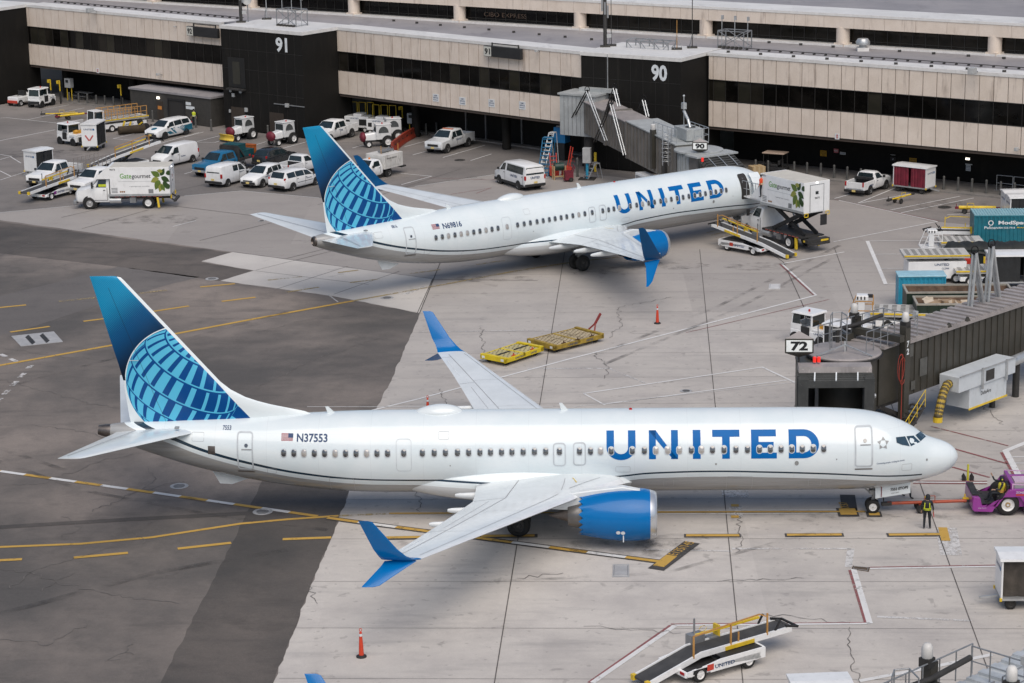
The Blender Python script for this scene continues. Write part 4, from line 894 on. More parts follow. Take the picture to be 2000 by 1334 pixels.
def wheel_part(parent, name, c, r, w, rim, n=20):
    t = MB(); c = Vector(c)
    t.lathe([(-w/2, r*.56), (-w/2, r*.80), (-w*.42, r*.93), (-w*.25, r), (w*.25, r), (w*.42, r*.93), (w/2, r*.80), (w/2, r*.56)], (0, 0, 0), (0, 1, 0), n)
    o = t.build(name, M_tyre(), parent, 40, loc=c)
    t = MB()
    for s in (-1, 1):
        t.lathe([(s*w*.40, 0), (s*w*.44, r*.16), (s*w*.32, r*.24), (s*w*.30, r*.47), (s*w*.5, r*.575)], (0, 0, 0), (0, 1, 0), n)
        for k in range(5):
            a = k*2*math.pi/5; t.box((math.cos(a)*r*.33, s*w*.335, math.sin(a)*r*.33), (r*.13, .02, r*.13), 0)
    t.build('rim', rim, o, 40)
    return o

def airliner(kind, label, loc, rz, reg, fleet, shades):
    A = amats(); root = thing('airliner', label, 'airplane', loc, rz, 'blue and white airliners on the apron')
    new = kind == 'new'
    # fuselage
    xs = [21.24, 21.22, 21.19, 21.14, 21.06, 20.95, 20.8, 20.62, 20.4, 20.14, 19.9]+[19.7-.3*i for i in range(14)]+[15.4-.8*i for i in range(30)]+[-8.8-.45*i for i in range(25)]
    xs = sorted(set([x for x in xs if x > -20.0]+[-20.05]), reverse=True); rings = []
    for x in xs:
        zc, hh, hw = fus(x); hh, hw = max(hh, .002), max(hw, .002)
        rings.append([(x, hw*math.cos(a), zc+hh*math.sin(a)) for a in [2*math.pi*i/56 for i in range(56)]])
    b = MB(); b.loft(rings); body = b.build('fuselage', A['fus'], root, 40)
    # wing-to-body fairing under the belly
    b = MB(); rings = []
    for t in [i/22 for i in range(23)]:
        x = 6.6-t*13.0; k = math.sin(math.pi*t)**0.55; rr = []
        for i in range(28):
            a = 2*math.pi*i/28; ca, sa = math.cos(a), math.sin(a)
            rr.append((x, (0.35+1.86*k)*abs(ca)**.8*math.copysign(1, ca), 1.98+(.1+.98*k)*abs(sa)**.85*math.copysign(1, sa)))
        rings.append(rr)
    b.loft(rings); b.build('belly_fairing', A['fair'], root, 50)
    # cheat: none; tail cone
    b = MB()
    if new: b.lathe([(0, .345), (.35, .30), (.62, .235), (.62, .17), (.3, .16), (.3, 0)], (-20.04, 0, 4.385), (-1, 0, .1), 20)
    else: b.lathe([(0, .352), (.10, .33), (.16, .25), (.05, .2), (.05, 0)], (-20.04, 0, 4.385), (-1, 0, .0), 20)
    b.build('tail_exhaust', A['hot'], root, 40)
    # fin with dorsal fillet
    lev = [(4.3,-9.0,-18.95,.02),(5.1,-9.9,-19.1,.03),(5.34,-10.5,-19.12,.035),(5.5,-11.25,-19.14,.04),(5.68,-12.1,-19.16,.05),(5.86,-12.75,-19.18,.06),(6.07,-13.35,-19.2,.07),(6.45,-14.05,-19.24,.085),
           (6.86,-14.54,-19.27,.092),(7.75,-15.31,-19.47,.095),(9.0,-16.39,-19.8,.095),(10.5,-17.69,-20.18,.095),(11.95,-18.95,-20.55,.095),(12.1,-19.1,-20.6,.08),(12.17,-19.4,-20.61,.04)]
    rings = [[(le-c*(le-te), th*t*(le-te)*(1 if True else 1), z) for c, th in [(c, th/(1 if th > 0 else .8)) for c, th in FOIL]] for z, le, te, t in lev]
    b = MB(); b.loft(rings); fin = b.build('tail_fin', A['fin'], root, 35)
    b = MB(); b.bar((-18.9, -.17, 8.0), (-18.45, -.2, 8.0), .03, .03); b.build('rudder_hinge_fairing', A['frame'], fin)
    # stabilisers
    for s in (-1, 1):
        r_ = wing_rings([(0.2,-15.4,-19.7,4.42,.10),(.9,-15.95,-19.75,4.5,.10),(7.0,-19.75,-20.98,5.22,.09),(7.17,-19.95,-21.0,5.24,.06)], s)
        b = MB(); b.loft(r_); st = b.build('tailplane', A['wing'], root, 35)
        b = MB()
        for c0, w_ in ((.70, .035),):
            pts = []
            for i in range(2):
                y = (.95, 6.9)[i]; le = (-15.98, -19.7)[i]; te = (-19.75, -20.97)[i]; z = (4.5, 5.21)[i]
                pts.append((le-c0*(le-te), s*y, z+.045*(le-te)+.02))
            b.bar(pts[0], pts[1], .035, .012)
        b.bar((-16.6, s*.98, 4.78), (-16.6, s*.98, 4.86), .25, .2); b.build('elevator_gap', A['line'], st)
    # wings
    for s in (-1, 1):
        rings = wing_rings(WING, s); nf = len(FOIL)
        def mif(k, i): 
            q = i if s > 0 else nf-1-i
            return 1 if (k >= 1 and (q <= 1 or q >= nf-3)) else 0
        b = MB(); b.loft(rings, mif=mif); wg = b.build('wing', [A['wing'], A['alu']], root, 35)
        b = MB()
        wing_line(b, 2.3, .13, 4.3, .16, .04, s); wing_line(b, 5.3, .16, 16.4, .17, .035, s); wing_line(b, 2.3, .70, 5.8, .66, .05, s)
        wing_line(b, 5.8, .66, 16.3, .70, .045, s); wing_line(b, 6.2, .80, 11.4, .82, .025, s); wing_line(b, 12.0, .70, 12.0, .99, .03, s); wing_line(b, 15.9, .70, 15.9, .99, .03, s)
        wing_line(b, 5.8, .66, 5.8, .99, .04, s); wing_line(b, 2.6, .35, 4.6, .20, .03, s); wing_line(b, 8.5, .16, 8.5, .66, .018, s); wing_line(b, 12.3, .17, 12.3, .68, .018, s)
        b.build('panel_gaps', A['line'], wg)
        b = MB(); wing_line(b, 2.55, .30, 3.3, .20, .07, s); b.build('walkway_line', M_yel(), wg)
        b = MB(); wing_line(b, 13.2, .88, 15.4, .885, .05, s, 5); wing_line(b, 12.2, .80, 13.0, .80, .03, s, 4); b.build('aileron_mark', M_wl(), wg)
        # flap track pods
        for y, z0, xx in ((3.35, 2.0, -2.0), (6.5, 2.32, -2.15), (9.3, 2.62, -2.8)):
            b = MB(); prof = [(0, 0), (.25, .10), (.7, .19), (1.4, .24), (2.2, .22), (2.9, .15), (3.1, 0.09), (3.12, 0)]
            b.lathe([(t, r*.8) for t, r in prof], (xx+2.1, s*y, z0-.04), (-1, 0, .04), 10); b.v = [(x, s*y+(yy-s*y)*.8, z) for x, yy, z in b.v]
            b.build('flap_track_fairing', A['fairing'], wg, 40)
        # winglets
        def blade(secs):
            rr = []
            for le, te, y, z, n2, th in secs:   # n2 = thickness direction
                ch = le-te; rr.append([(le-c*ch, s*(y+n2[0]*t*th*ch), z+n2[1]*t*th*ch) for c, t in FOIL])
            return rr if s > 0 else [r[::-1] for r in rr]
        b = MB()
        if new:
            b.loft(blade([(-3.56,-5.15,16.75,3.77,(0,1),.09),(-3.85,-5.2,17.05,3.86,(-.35,.93),.09),(-4.15,-5.3,17.27,4.08,(-.75,.66),.09),(-4.5,-5.5,17.42,4.45,(-.94,.33),.08),(-5.45,-6.0,17.92,5.82,(-.95,.3),.06),(-5.62,-6.03,17.95,5.87,(-.95,.3),.03)]))
            b.build('winglet', A['blue'], wg, 40)
            b = MB(); b.loft(blade([(-3.75,-5.1,16.85,3.72,(0,1),.09),(-4.1,-5.25,17.15,3.58,(.3,.95),.08),(-5.25,-5.95,17.92,3.02,(.55,.83),.06),(-5.5,-5.98,17.97,2.98,(.55,.83),.03)]))
            b.build('lower_winglet', A['blue'], wg, 40)
        else:
            b.loft(blade([(-3.56,-5.15,16.75,3.77,(0,1),.09),(-3.75,-5.2,17.0,3.9,(-.45,.89),.08),(-4.2,-5.5,17.22,4.3,(-.93,.36),.07),(-5.6,-6.15,17.6,6.1,(-.97,.24),.06),(-5.85,-6.2,17.63,6.25,(-.97,.24),.03)]))
            b.build('winglet', A['dblue'], wg, 40)
            b = MB(); b.loft(blade([(-3.8,-5.1,16.85,3.70,(0,1),.08),(-4.15,-5.15,17.05,3.45,(.6,.8),.08),(-5.0,-5.5,17.55,2.55,(.85,.5),.06),(-5.45,-5.65,17.7,2.3,(.85,.5),.03)]))
            b.build('lower_winglet', A['blue'], wg, 40)
        # engine
        R0 = 1.27 if new else 1.08; cx, cz = (6.55, 1.58) if new else (6.1, 1.45); cy = s*4.83; L = 3.55 if new else 3.3; k = R0/1.27
        body_prof = [(.32, 1.18), (.6, 1.24), (1.1, 1.27), (1.7, 1.26), (2.3, 1.2), (2.9, 1.1), (L-.12, .99), (L, .96)]
        b = MB(); rings = []; N = 36
        for q, (t, r) in enumerate(body_prof):
            rr = []
            for i in range(N*2):
                a = 2*math.pi*i/(N*2); tt = t
                if new and q == len(body_prof)-1: tt += .22*(abs(((i/(N*2))*18) % 1-.5)*2)-.1
                rr.append((cx-tt, cy+r*k*math.cos(a), cz+r*k*math.sin(a)*(1 if math.sin(a) > 0 else .965)))
            rings.append(rr)
        inner = [[(cx-L+.05, cy+.9*k*math.cos(2*math.pi*i/(2*N)), cz+.9*k*math.sin(2*math.pi*i/(2*N))) for i in range(2*N)], [(cx-2.2, cy+.9*k*math.cos(2*math.pi*i/(2*N)), cz+.9*k*math.sin(2*math.pi*i/(2*N))) for i in range(2*N)]]
        b.loft(rings+inner, cap0=False, cap1=False)
        eng = b.build('engine_nacelle', A['blue'], root, 40)
        b = MB(); b.lathe([(.32, 1.18*k), (.12, 1.12*k), (.02, 1.05*k), (0, .98*k), (.08, .92*k), (.3, .88*k), (.9, .9*k)], (cx, cy, cz), (-1, 0, 0), 48); b.build('inlet_lip', A['lip'], eng, 50)
        b = MB(); b.lathe([(.42, 0), (.55, .14*k), (.8, .28*k), (.88, .3*k), (.9, .9*k)], (cx, cy, cz), (-1, 0, 0), 32); 
        for i in range(18):
            a = 2*math.pi*i/18; u = Vector((0, math.cos(a), math.sin(a))); vv = Vector((0, -math.sin(a), math.cos(a)))
            p = Vector((cx-.78, cy, cz)); b.poly([p+u*.28*k-vv*.02, p+u*.87*k-vv*.11, p+u*.87*k+vv*.11+Vector((-.08, 0, 0)), p+u*.28*k+vv*.04], 0)
        b.build('fan', M_dark(), eng)
        b = MB(); b.lathe([(2.4, .66*k), (L-.05, .66*k), (L+.42, .55*k), (L+.62, .5*k), (L+.62, .42*k), (L+.3, .40*k)], (cx, cy, cz), (-1, 0, 0), 30)
        b.lathe([(L+.2, .38*k), (L+.7, .30*k), (L+1.5, .04*k), (L+1.55, 0)], (cx, cy, cz), (-1, 0, 0), 24, 1)
        b.build('exhaust_nozzle', [A['noz'], A['hot']], eng, 40)
        b = MB()
        pr = [(cx-.75, cz+R0*.98), (cx-1.6, cz+R0*1.12), (cx-2.9, 2.86), (cx-3.9, 2.72), (1.2, 2.5), (-.5, 2.2), (.2, 2.02), (2.6, 1.85), (cx-3.4, cz+.45), (cx-2.4, cz+.75), (cx-.9, cz+R0*.9)]
        b.prism(pr, cy-.19, cy+.19); b.build('pylon', A['fairing'], eng, 30, bevel=.05)
        b = MB()
        if s < 0:
            yy = cy-(R0+.002)
            for a, w_ in ((-22, .16), (-22, .13)):
                pass
            t = 4.95
            for du, dz, rr_ in ((0, 0, .10), (-.22, 0.02, .10)):
                p = Vector((t+du, 0, cz-.50+dz)); 
                dyy = math.sqrt(max(.01, (1.272*k)**2-(p.z-cz)**2/.93)); p.y = cy-dyy-.015
                b.lathe([(0, .0), (0, rr_)], p, (0, -1, -.35), 14)
            b.box((t+.02, cy-1.05*k, cz-.78), (.05, .02, .42))
            b.build('engine_placard', M_wl(), eng)
    # cabin windows and doors on both sides
    wpx = WPX; 
    b = MB(); A_ = rrect(.245, .37, .11); b.poly([(p[0], 0, p[1]) for p in A_]); base = b.v[:]
    def window(i, x, side):
        mb = MB(); o = rrect(.30, .43, .14); inn = rrect(.235, .35, .11); n = len(o)
        for q in range(n):
            j = (q+1) % n
            mb.poly([(o[q][0], 0, o[q][1]), (o[j][0], 0, o[j][1]), (inn[j][0], 0, inn[j][1]), (inn[q][0], 0, inn[q][1])], 0)
        pass
        z0 = 3.7+(x+11.4)*.0046
        mb.v = [(v[0]+x, 0, v[2]+z0) for v in mb.v]; fus_map(mb, .016, side)
        g = MB(); 
        for k_ in (1.0, .62): 
            for p in inn: g.vert((p[0]*k_+x, 0, p[1]*k_+z0))
        g.vert((x, 0, z0)); fus_map(g, .016, side); n2 = len(inn)
        g.v = [(v[0], v[1]+side*(0 if q < n2 else (.018 if q < 2*n2 else .026)), v[2]) for q, v in enumerate(g.v)]; i0 = len(mb.v); mb.v += g.v
        for q in range(n2):
            j = (q+1) % n2; mb.face((i0+q, i0+j, i0+n2+j, i0+n2+q), 1); mb.face((i0+n2+q, i0+n2+j, i0+2*n2), 1)
        mb.v = [(v[0]-x, v[1], v[2]) for v in mb.v]
        return mb.build('cabin_window', [A['frame'], A['shade'] if i in shades else A['pane']], root, 80, loc=(x, 0, 0))
    first = None
    for i, x in enumerate(wpx):
        if not new and 11 <= i <= 12: pass
        window(i, x, -1)
    mb = MB()
    for x in wpx:
        z0 = 3.7+(x+11.4)*.0046; n = len(A_); t = MB(); t.poly([(p[0]+x, 0, p[1]+z0) for p in A_]); fus_map(t, .016, 1)
        i0 = len(mb.v); mb.v += t.v; mb.f += [tuple(k+i0 for k in f) for f in t.f]; mb.mi += t.mi
    mb.build('far_side_windows', A['pane'], root)
    for side in (-1, 1):
        for cx, cz, w_, h_, t_, nm in ((-13.27, 3.70, .80, 1.85, .07, 'cabin_door'), (16.5, 3.83, .88, 1.88, .075, 'cabin_door'), (1.96, 3.6, .62, 1.12, .06, 'overwing_exit'), (2.92, 3.62, .62, 1.12, .06, 'overwing_exit'), (-5.53, 3.6, .74, 1.55, .02, 'mid_exit')):
            if side > 0 and nm != 'cabin_door': continue
            if not new and side < 0 and cx > 16:      # the galley door of the far airliner stands open
                mb = MB(); q = [(p[0]+cx, 0, p[1]+cz) for p in rrect(.86, 1.82, .16)]; mb.poly(q); drape(mb, .014); o = mb.build('open_doorway', pm('dark_cabin_interior', (0.03, 0.028, 0.026), .7), root)
                mb = MB()
                pts = [(fside(17.0, z, .05)+Vector((0, -.06, 0))) for z in (2.92, 3.2, 3.6, 4.0, 4.4, 4.74)]
                L_ = [p+Vector((.10, -.25, 0)) for p in pts]; R_ = [p+Vector((.92, -.42, 0)) for p in pts]
                for a, b2, c2, d2 in zip(L_, L_[1:], R_[1:], R_): mb.hexa([a, d2, d2+Vector((0, .12, 0)), a+Vector((0, .12, 0)), b2, c2, c2+Vector((0, .12, 0)), b2+Vector((0, .12, 0))])
                mb.build('open_door_panel', A['white'], root, bevel=.03); continue
            mb = MB(); drape_frame(mb, cx, cz, w_, h_, .17, t_); fus_map(mb, .012, side); o = mb.build(nm, A['door'], root)
            if nm == 'cabin_door':
                mb = MB(); mb.text('-', (cx-.17, 0, cz+.1), (1, 0, 0), (0, 0, 1), .05, 0, 0, .5); fus_map(mb, .02, side); mb.build('door_handle', A['line'], o)
                mb = MB(); mb.poly([(cx+.06+.09*math.cos(a), 0, cz+.31+.09*math.sin(a)) for a in [k*.5236 for k in range(12)]]); fus_map(mb, .018, side); mb.build('door_porthole', A['pane'], o)
                mb = MB(); mb.bx(cx-.42, cx+.42, 0, 0.001, cz-h_/2-.13, cz-h_/2-.07); fus_map(mb, .03, side); mb.build('door_sill', A['hot'], o)
    # cockpit glazing
    for side in (-1, 1):
        for nm, poly in COCKPIT:
            mb = MB(); pts = [Vector((p[0], side*-p[1], p[2])) for p in poly]; mb.poly(pts if side < 0 else pts[::-1]); mb.build(nm, A['cock'], root)
    # titles
    LET = {'U': (4.22, 5.61), 'N': (6.25, 7.64), 'I': (8.35, 8.72), 'T': (9.28, 10.58), 'E': (11.13, 12.32), 'D': (12.92, 14.36)}
    zb, zt, k = 3.37, 4.66, .36
    def rect(mb, x0, x1, z0, z1): mb.poly([(x0, 0, z0), (x1, 0, z0), (x1, 0, z1), (x0, 0, z1)])
    def arcband(mb, cx, cz, rx, rz, a0, a1, t, tz=None, n=14):
        tz = tz or t
        for i in range(n):
            a, c = R(a0+(a1-a0)*i/n), R(a0+(a1-a0)*(i+1)/n)
            mb.poly([(cx+rx*math.cos(a), 0, cz+rz*math.sin(a)), (cx+rx*math.cos(c), 0, cz+rz*math.sin(c)), (cx+(rx-t)*math.cos(c), 0, cz+(rz-tz)*math.sin(c)), (cx+(rx-t)*math.cos(a), 0, cz+(rz-tz)*math.sin(a))])
    for ch, (x0, x1) in LET.items():
        mb = MB(); c_ = (x0+x1)/2; hw = (x1-x0)/2
        if ch == 'U':
            zz = zb+.55; rect(mb, x0, x0+k, zz, zt); rect(mb, x1-k, x1, zz, zt); arcband(mb, c_, zz, hw, .59, 180, 360, k, .29)
        elif ch == 'N':
            rect(mb, x0, x0+k-.03, zb, zt); rect(mb, x1-k+.03, x1, zb, zt); mb.poly([(x0+.0, 0, zt), (x0+.33, 0, zt), (x1, 0, zb), (x1-.24, 0, zb)]); 
        elif ch == 'I': rect(mb, x0, x1, zb, zt)
        elif ch == 'T': rect(mb, x0, x1, zt-.29, zt); rect(mb, c_-k/2, c_+k/2, zb, zt-.29)
        elif ch == 'E':
            rect(mb, x0, x0+k, zb, zt); rect(mb, x0+k, x1, zt-.28, zt); rect(mb, x0+k, x1-.12, zb+.51, zb+.77); rect(mb, x0+k, x1+.03, zb, zb+.28)
        elif ch == 'D':
            rect(mb, x0, x0+k, zb, zt); h2 = (zt-zb)/2; xm = x1-.72
            rect(mb, x0+k, xm, zt-.28, zt); rect(mb, x0+k, xm, zb, zb+.28); arcband(mb, xm, zb+h2, .72, h2, -90, 90, k, .28)
        mb.v = [(v[0], v[1]+(.0005*i if ch == 'N' else 0), v[2]) for i, v in enumerate(mb.v)]
        drape(mb, .012, .12); mb.build('title_letter', A['letter'], root)
    ink = M_ink()
    drape_text(reg, -10.72 if new else -10.65, 4.22 if new else 4.2, .36, .025, 1.5, ink, 'registration', root)
    drape_text(fleet, -14.4, 4.65, .17, .02, .42, ink, 'fleet_number', root)
    if new: drape_text('Connecting people. Uniting the world.', 17.12, 2.98, .10, .01, 1.36, ink, 'slogan', root, tilt=.07)
    mb = MB()
    for i in range(7): rect(mb, -11.3 if i < 4 else -10.99, -10.72, 4.53-.05*i*1.2, 4.56-.05*i*1.2) if False else rect(mb, -11.48, -10.91, 4.55-.048*i, 4.575-.048*i)
    drape(mb, .012); fl = mb.build('flag_stripes', pm('flag_red', (.33, .03, .05), .4), root)
    mb = MB(); rect(mb, -11.14, -10.90, 4.40, 4.575); drape(mb, .02); mb.build('flag_canton', ink, fl)
    # alliance star of five triangles
    mb = MB()
    for i in range(5):
        a = R(90+72*i); c0 = Vector((17.43, 0, 3.98)); u = Vector((math.cos(a), 0, math.sin(a))); s2 = Vector((-math.sin(a), 0, math.cos(a)))
        mb.poly([c0+u*.30, c0+u*.13-s2*.12, c0+u*.14+s2*.09])
    drape(mb, .012); mb.build('alliance_emblem', A['strut'], root)
    # small skin details: hold doors, access panels
    for x, z, w_, h_ in ((10.6, 2.0, 1.25, .85), (-8.6, 2.02, 1.2, .8), (7.2, 2.05, .5, .4), (14.2, 2.0, .6, .5), (18.6, 2.75, .5, .35), (-12.0, 2.75, .45, .3), (-3.6, 4.5, .5, .35), (5.0, 2.85, .7, .3), (-15.6, 4.35, .6, .4)):
        mb = MB(); drape_frame(mb, x, z, w_, h_, .06, .012); fus_map(mb, .008); mb.build('access_panel_seam', A['seam'], root)
    mb = MB()
    for x, z, r in ((13.3, 3.12, .10), (9.45, 3.1, .045), (15.2, 3.3, .03), (19.6, 3.0, .05), (-3.3, 3.1, .03)):
        mb.poly([(x+r*math.cos(a), 0, z+r*1.2*math.sin(a)) for a in [k_*.628 for k_ in range(10)]])
    drape(mb, .01); mb.build('service_port', A['strut'], root)
    # aerials and satcom dome
    mb = MB(); rings = []
    for t in [i/14 for i in range(15)]:
        x = -2.7-t*2.4; kk = max(.0, math.sin(math.pi*t))**.6; rings.append([(x, (.02+.52*kk)*math.cos(a), 5.24+(.01+.40*kk*(1.1-.3*t))*max(math.sin(a), -.3)) for a in [2*math.pi*i/18 for i in range(18)]])
    mb.loft(rings); mb.build('satcom_dome', A['white'], root, 50)
    for x, hgt in ((2.2, .36), (-9.2, .26)):
        mb = MB(); mb.hexa([(x+.26, -.02, 5.2), (x+.26, .02, 5.2), (x-.14, .02, 5.2), (x-.14, -.02, 5.2), (x-.12, -.012, 5.3+hgt), (x-.12, .012, 5.3+hgt), (x-.26, .012, 5.3+hgt), (x-.26, -.012, 5.3+hgt)]); mb.build('blade_antenna', A['white'], root)
    mb = MB(); mb.lathe([(0, .09), (.06, .08), (.1, 0)], (5.4, 0, 5.3), (0, 0, 1), 10); mb.build('beacon', M_lampr(), root, 40)
    mb = MB(); mb.hexa([(-13.4, -.02, 1.9), (-13.4, .02, 1.9), (-15.2, .02, 2.4), (-15.2, -.02, 2.4), (-14.2, -.02, 1.62), (-14.2, .02, 1.62), (-14.8, .02, 1.66), (-14.8, -.02, 1.66)]); mb.build('belly_fin', A['fairing'], root)
    if new:
        mb = MB(); mb.bx(-15.1, -14.75, 0, .001, 3.55, 3.95); drape(mb, .012); mb.build('apu_inlet', A['hot'], root)
    # landing gear
    for s in (-1, 1):
        mb = MB(); mb.cyl((0, s*2.86, .5), (.1, s*2.75, 2.0), .11, .13, 10); mb.cyl((0, s*2.35, .565), (0, s*3.4, .565), .09, .09, 8); mb.bar((0, s*2.8, .9), (-.1, s*1.3, 1.7), .09, .09); mb.bar((.22, s*2.8, .7), (.2, s*2.8, 1.6), .05, .05)
        mb.bx(-.45, .45, s*3.02-.02, s*3.02+.02, 1.15, 1.95); g = mb.build('main_gear', A['strut'], root, 40)
        for dy in (-.43, .43): wheel_part(g, 'wheel', (0, s*(2.86+dy), .565), .565, .40, M_dark() if True else 0, 26)
    mb = MB(); mb.cyl((17.17, 0, .4), (17.3, 0, 1.7), .075, .1, 10); mb.cyl((17.17, -.3, .345), (17.17, .3, .345), .06, .06, 8); mb.bar((17.2, 0, .85), (16.5, 0, 1.5), .07, .07); mb.box((17.25, 0, 1.05), (.5, .34, .22)); mb.cyl((17.35, -.3, .78), (17.35, .3, .78), .05, .05, 6)
    g = mb.build('nose_gear', A['strut'], root, 40)
    for dy in (-.22, .22): wheel_part(g, 'wheel', (17.17, dy, .345), .345, .19, M_rimw(), 26)
    for s in (-1, 1):
        mb = MB(); yy = s*.42
        mb.hexa([(17.25, yy-.02, .82), (17.25, yy+.02, .82), (17.25, yy*.9+.02, 1.42), (17.25, yy*.9-.02, 1.42), (18.95, yy-.02, 1.1), (18.95, yy+.02, 1.1), (18.95, yy*.9+.02, 1.66), (18.95, yy*.9-.02, 1.66)])
        dr = mb.build('nose_gear_door', A['white'], root, bevel=.03)
        if s < 0:
            mb = MB(); mb.text(fleet+(' ETOPS' if new else ''), (17.98, yy-.022, 1.20), (1.0, 0, .16), (0, -.08, 1), .15, 0, .03, .86 if new else .4); mb.text('737-9 MAX' if False else 'TOW LIMIT', (18.0, yy-.026, 1.06), (1, 0, .16), (0, -.08, 1), .055, 0, .0, .4); mb.build('door_lettering', M_blk(), dr)
            mb = MB(); mb.bx(17.52, 17.56, yy-.024, yy-.02, .9, 1.45); mb.build('door_band', M_maroon(), dr)
    return root
COCKPIT = [('side_cockpit_window', [(18.073, -1.271, 4.197), (18.536, -1.064, 4.184), (18.736, -1.281, 3.752), (18.368, -1.38, 3.849), (18.093, -1.412, 3.976)]), ('side_cockpit_window', [(18.598, -1.034, 4.177), (18.97, -0.81, 4.139), (19.114, -0.856, 3.997), (19.287, -0.871, 3.832), (18.8, -1.255, 3.743)]), ('windscreen', [(19.075, -0.718, 4.132), (19.205, -0.504, 4.151), (19.398, -0.069, 4.116), (19.524, -0.16, 4.021), (19.65, -0.247, 3.917), (19.469, -0.592, 3.904), (19.313, -0.822, 3.856)])]
# ------------------------------------------------------------------ place the airliners
near = airliner('new', 'nearest full length white and blue airliner with pointed wingtip fins, lettered N37553', (0, 0, 0), 0.0, 'N37553', '7553', {2, 5, 8, 27, 31, 32, 33, 35})
far = airliner('old', 'white and blue airliner parked at gate 90 with galley door open, lettered N69816', (0.704, 55.921, 0), 0.6494, 'N69816', '0816', {2, 4, 5, 8, 11, 22, 28, 31, 35})
# ------------------------------------------------------------------ passenger bridges
def ribbed(name, c0, c1, sc=1.0, rough=.5):
    m, nt, b = newmat(name); x, y, z, v = xyz(nt)
    n = noise(nt, v, .9, 5); s = noise(nt, v, 1.8, 5, .7, stretch=(1, 1, .15)).step(.5, .75); f = noise(nt, v, 6, 3, .6)
    c = mixc(nt, n.step(.3, .7), c0, c1); c = mixc(nt, s*.4, c, [k*.55 for k in c0]); c = mixc(nt, f.step(.62, .7)*.3, c, [min(1, k*1.8) for k in c1])
    setc(nt, b, c); b.inputs['Roughness'].default_value = rough; return m
JBO = ribbed('olive_brown_bridge_paint', (.040, .038, .030), (.058, .053, .043)); JBR = ribbed('pinkish_grey_bridge_roof', (.27, .25, .245), (.35, .32, .31)); JBB = ribbed('bellows_grey_vinyl', (.038, .040, .039), (.062, .064, .062), rough=.7)
JBT = ribbed('taupe_bridge_paint', (.135, .125, .112), (.185, .172, .155)); JBG = ribbed('pale_grey_bridge_panel', (.33, .35, .35), (.42, .44, .44))
WCOV = pm('crumpled_white_cover', (.62, .61, .59), .6, var=.15)
def rail(mb, pts, h=1.05, r=.028, mid=True, posts=True):
    up = [Vector(p)+Vector((0, 0, h)) for p in pts]; mb.tube(up, r, 6)
    if mid: mb.tube([Vector(p)+Vector((0, 0, h*.5)) for p in pts], r*.8, 6)
    if posts:
        for p in pts: mb.cyl(p, Vector(p)+Vector((0, 0, h)), r, r, 6)
def even(pts, step):
    out = []
    for a, c in zip(pts, pts[1:]):
        a, c = Vector(a), Vector(c); n = max(1, round((c-a).length/step)); out += [a+(c-a)*(i/n) for i in range(n)]
    return out+[Vector(pts[-1])]
def festoon(parent, pts, name='festoon_arm', r=.055, dark=False):
    for a, c in zip(pts, pts[1:]):
        b = MB(); a, c = Vector(a), Vector(c); d = (c-a).normalized(); s = d.cross(Vector((0, 0, 1))).normalized()*.11
        b.cyl(a-s, c-s, r, r, 8); b.cyl(a+s, c+s, r, r, 8)
        for k in (.3, .6, .9): p = a+(c-a)*k; b.bar(p-s*1.9, p+s*1.9, .05)
        b.build(name, M_dark() if dark else M_galv(), parent, 40); 
    b = MB(); p = Vector(pts[0]); b.sph(p, .14, 8); b.loop([p+Vector((.2*math.cos(a), 0, .15+.25*math.sin(a))) for a in [k*.63 for k in range(10)]], .03, 4); b.build('cable_head', M_black(), parent)
def gate_cube(parent, p, num, rz, s=1.0):
    """three-sided number box on a pole"""
    b = MB(); p = Vector(p); w, h = 1.55*s, .80*s; fr = Vector((math.cos(rz), math.sin(rz), 0)); bk = Vector((-math.sin(rz), math.cos(rz), 0))
    A, B_, C_ = p-fr*w/2, p+fr*w/2, p+bk*w*.86; z = Vector((0, 0, h))
    bx = MB(); bx.poly([A, B_, B_+z, A+z]); bx.poly([B_, C_, C_+z, B_+z]); bx.poly([C_, A, A+z, C_+z]); top = (A+B_+C_)/3+Vector((0, 0, h+.32*s))
    for q, r_ in ((A, B_), (B_, C_), (C_, A)): bx.poly([q+z, r_+z, top])
    low = (A+B_+C_)/3+Vector((0, 0, -.35*s))
    for q, r_ in ((A, B_), (B_, C_), (C_, A)): bx.poly([r_, q, low])
    sg = bx.build('number_box', JBO, parent)
    b = MB(); o = -bk*.02; k = fr*.07; b.poly([A+k+o+Vector((0, 0, .07)), B_-k+o+Vector((0, 0, .07)), B_-k+o+z-Vector((0, 0, .07)), A+k+o+z-Vector((0, 0, .07))]); b.build('lit_face', pm('backlit_white_face', (.78, .80, .78), .4, emit=.12), sg)
    b = MB(); b.text(num, p-bk*.03+Vector((0, 0, h/2)), fr, (0, 0, 1), h*.66, 0, .045, w*.6, True); b.build('number', M_blk(), sg)
    b = MB(); b.poly([A+z+Vector((0, 0, .004)), B_+z+Vector((0, 0, .004)), top+Vector((0, 0, .004))]); b.build('roof_cap', JBR, sg)
    b = MB(); b.cyl(low-Vector((0, 0, 1.0*s)), low+Vector((0, 0, .1)), .05, .05, 8); b.build('post', M_dark(), sg)
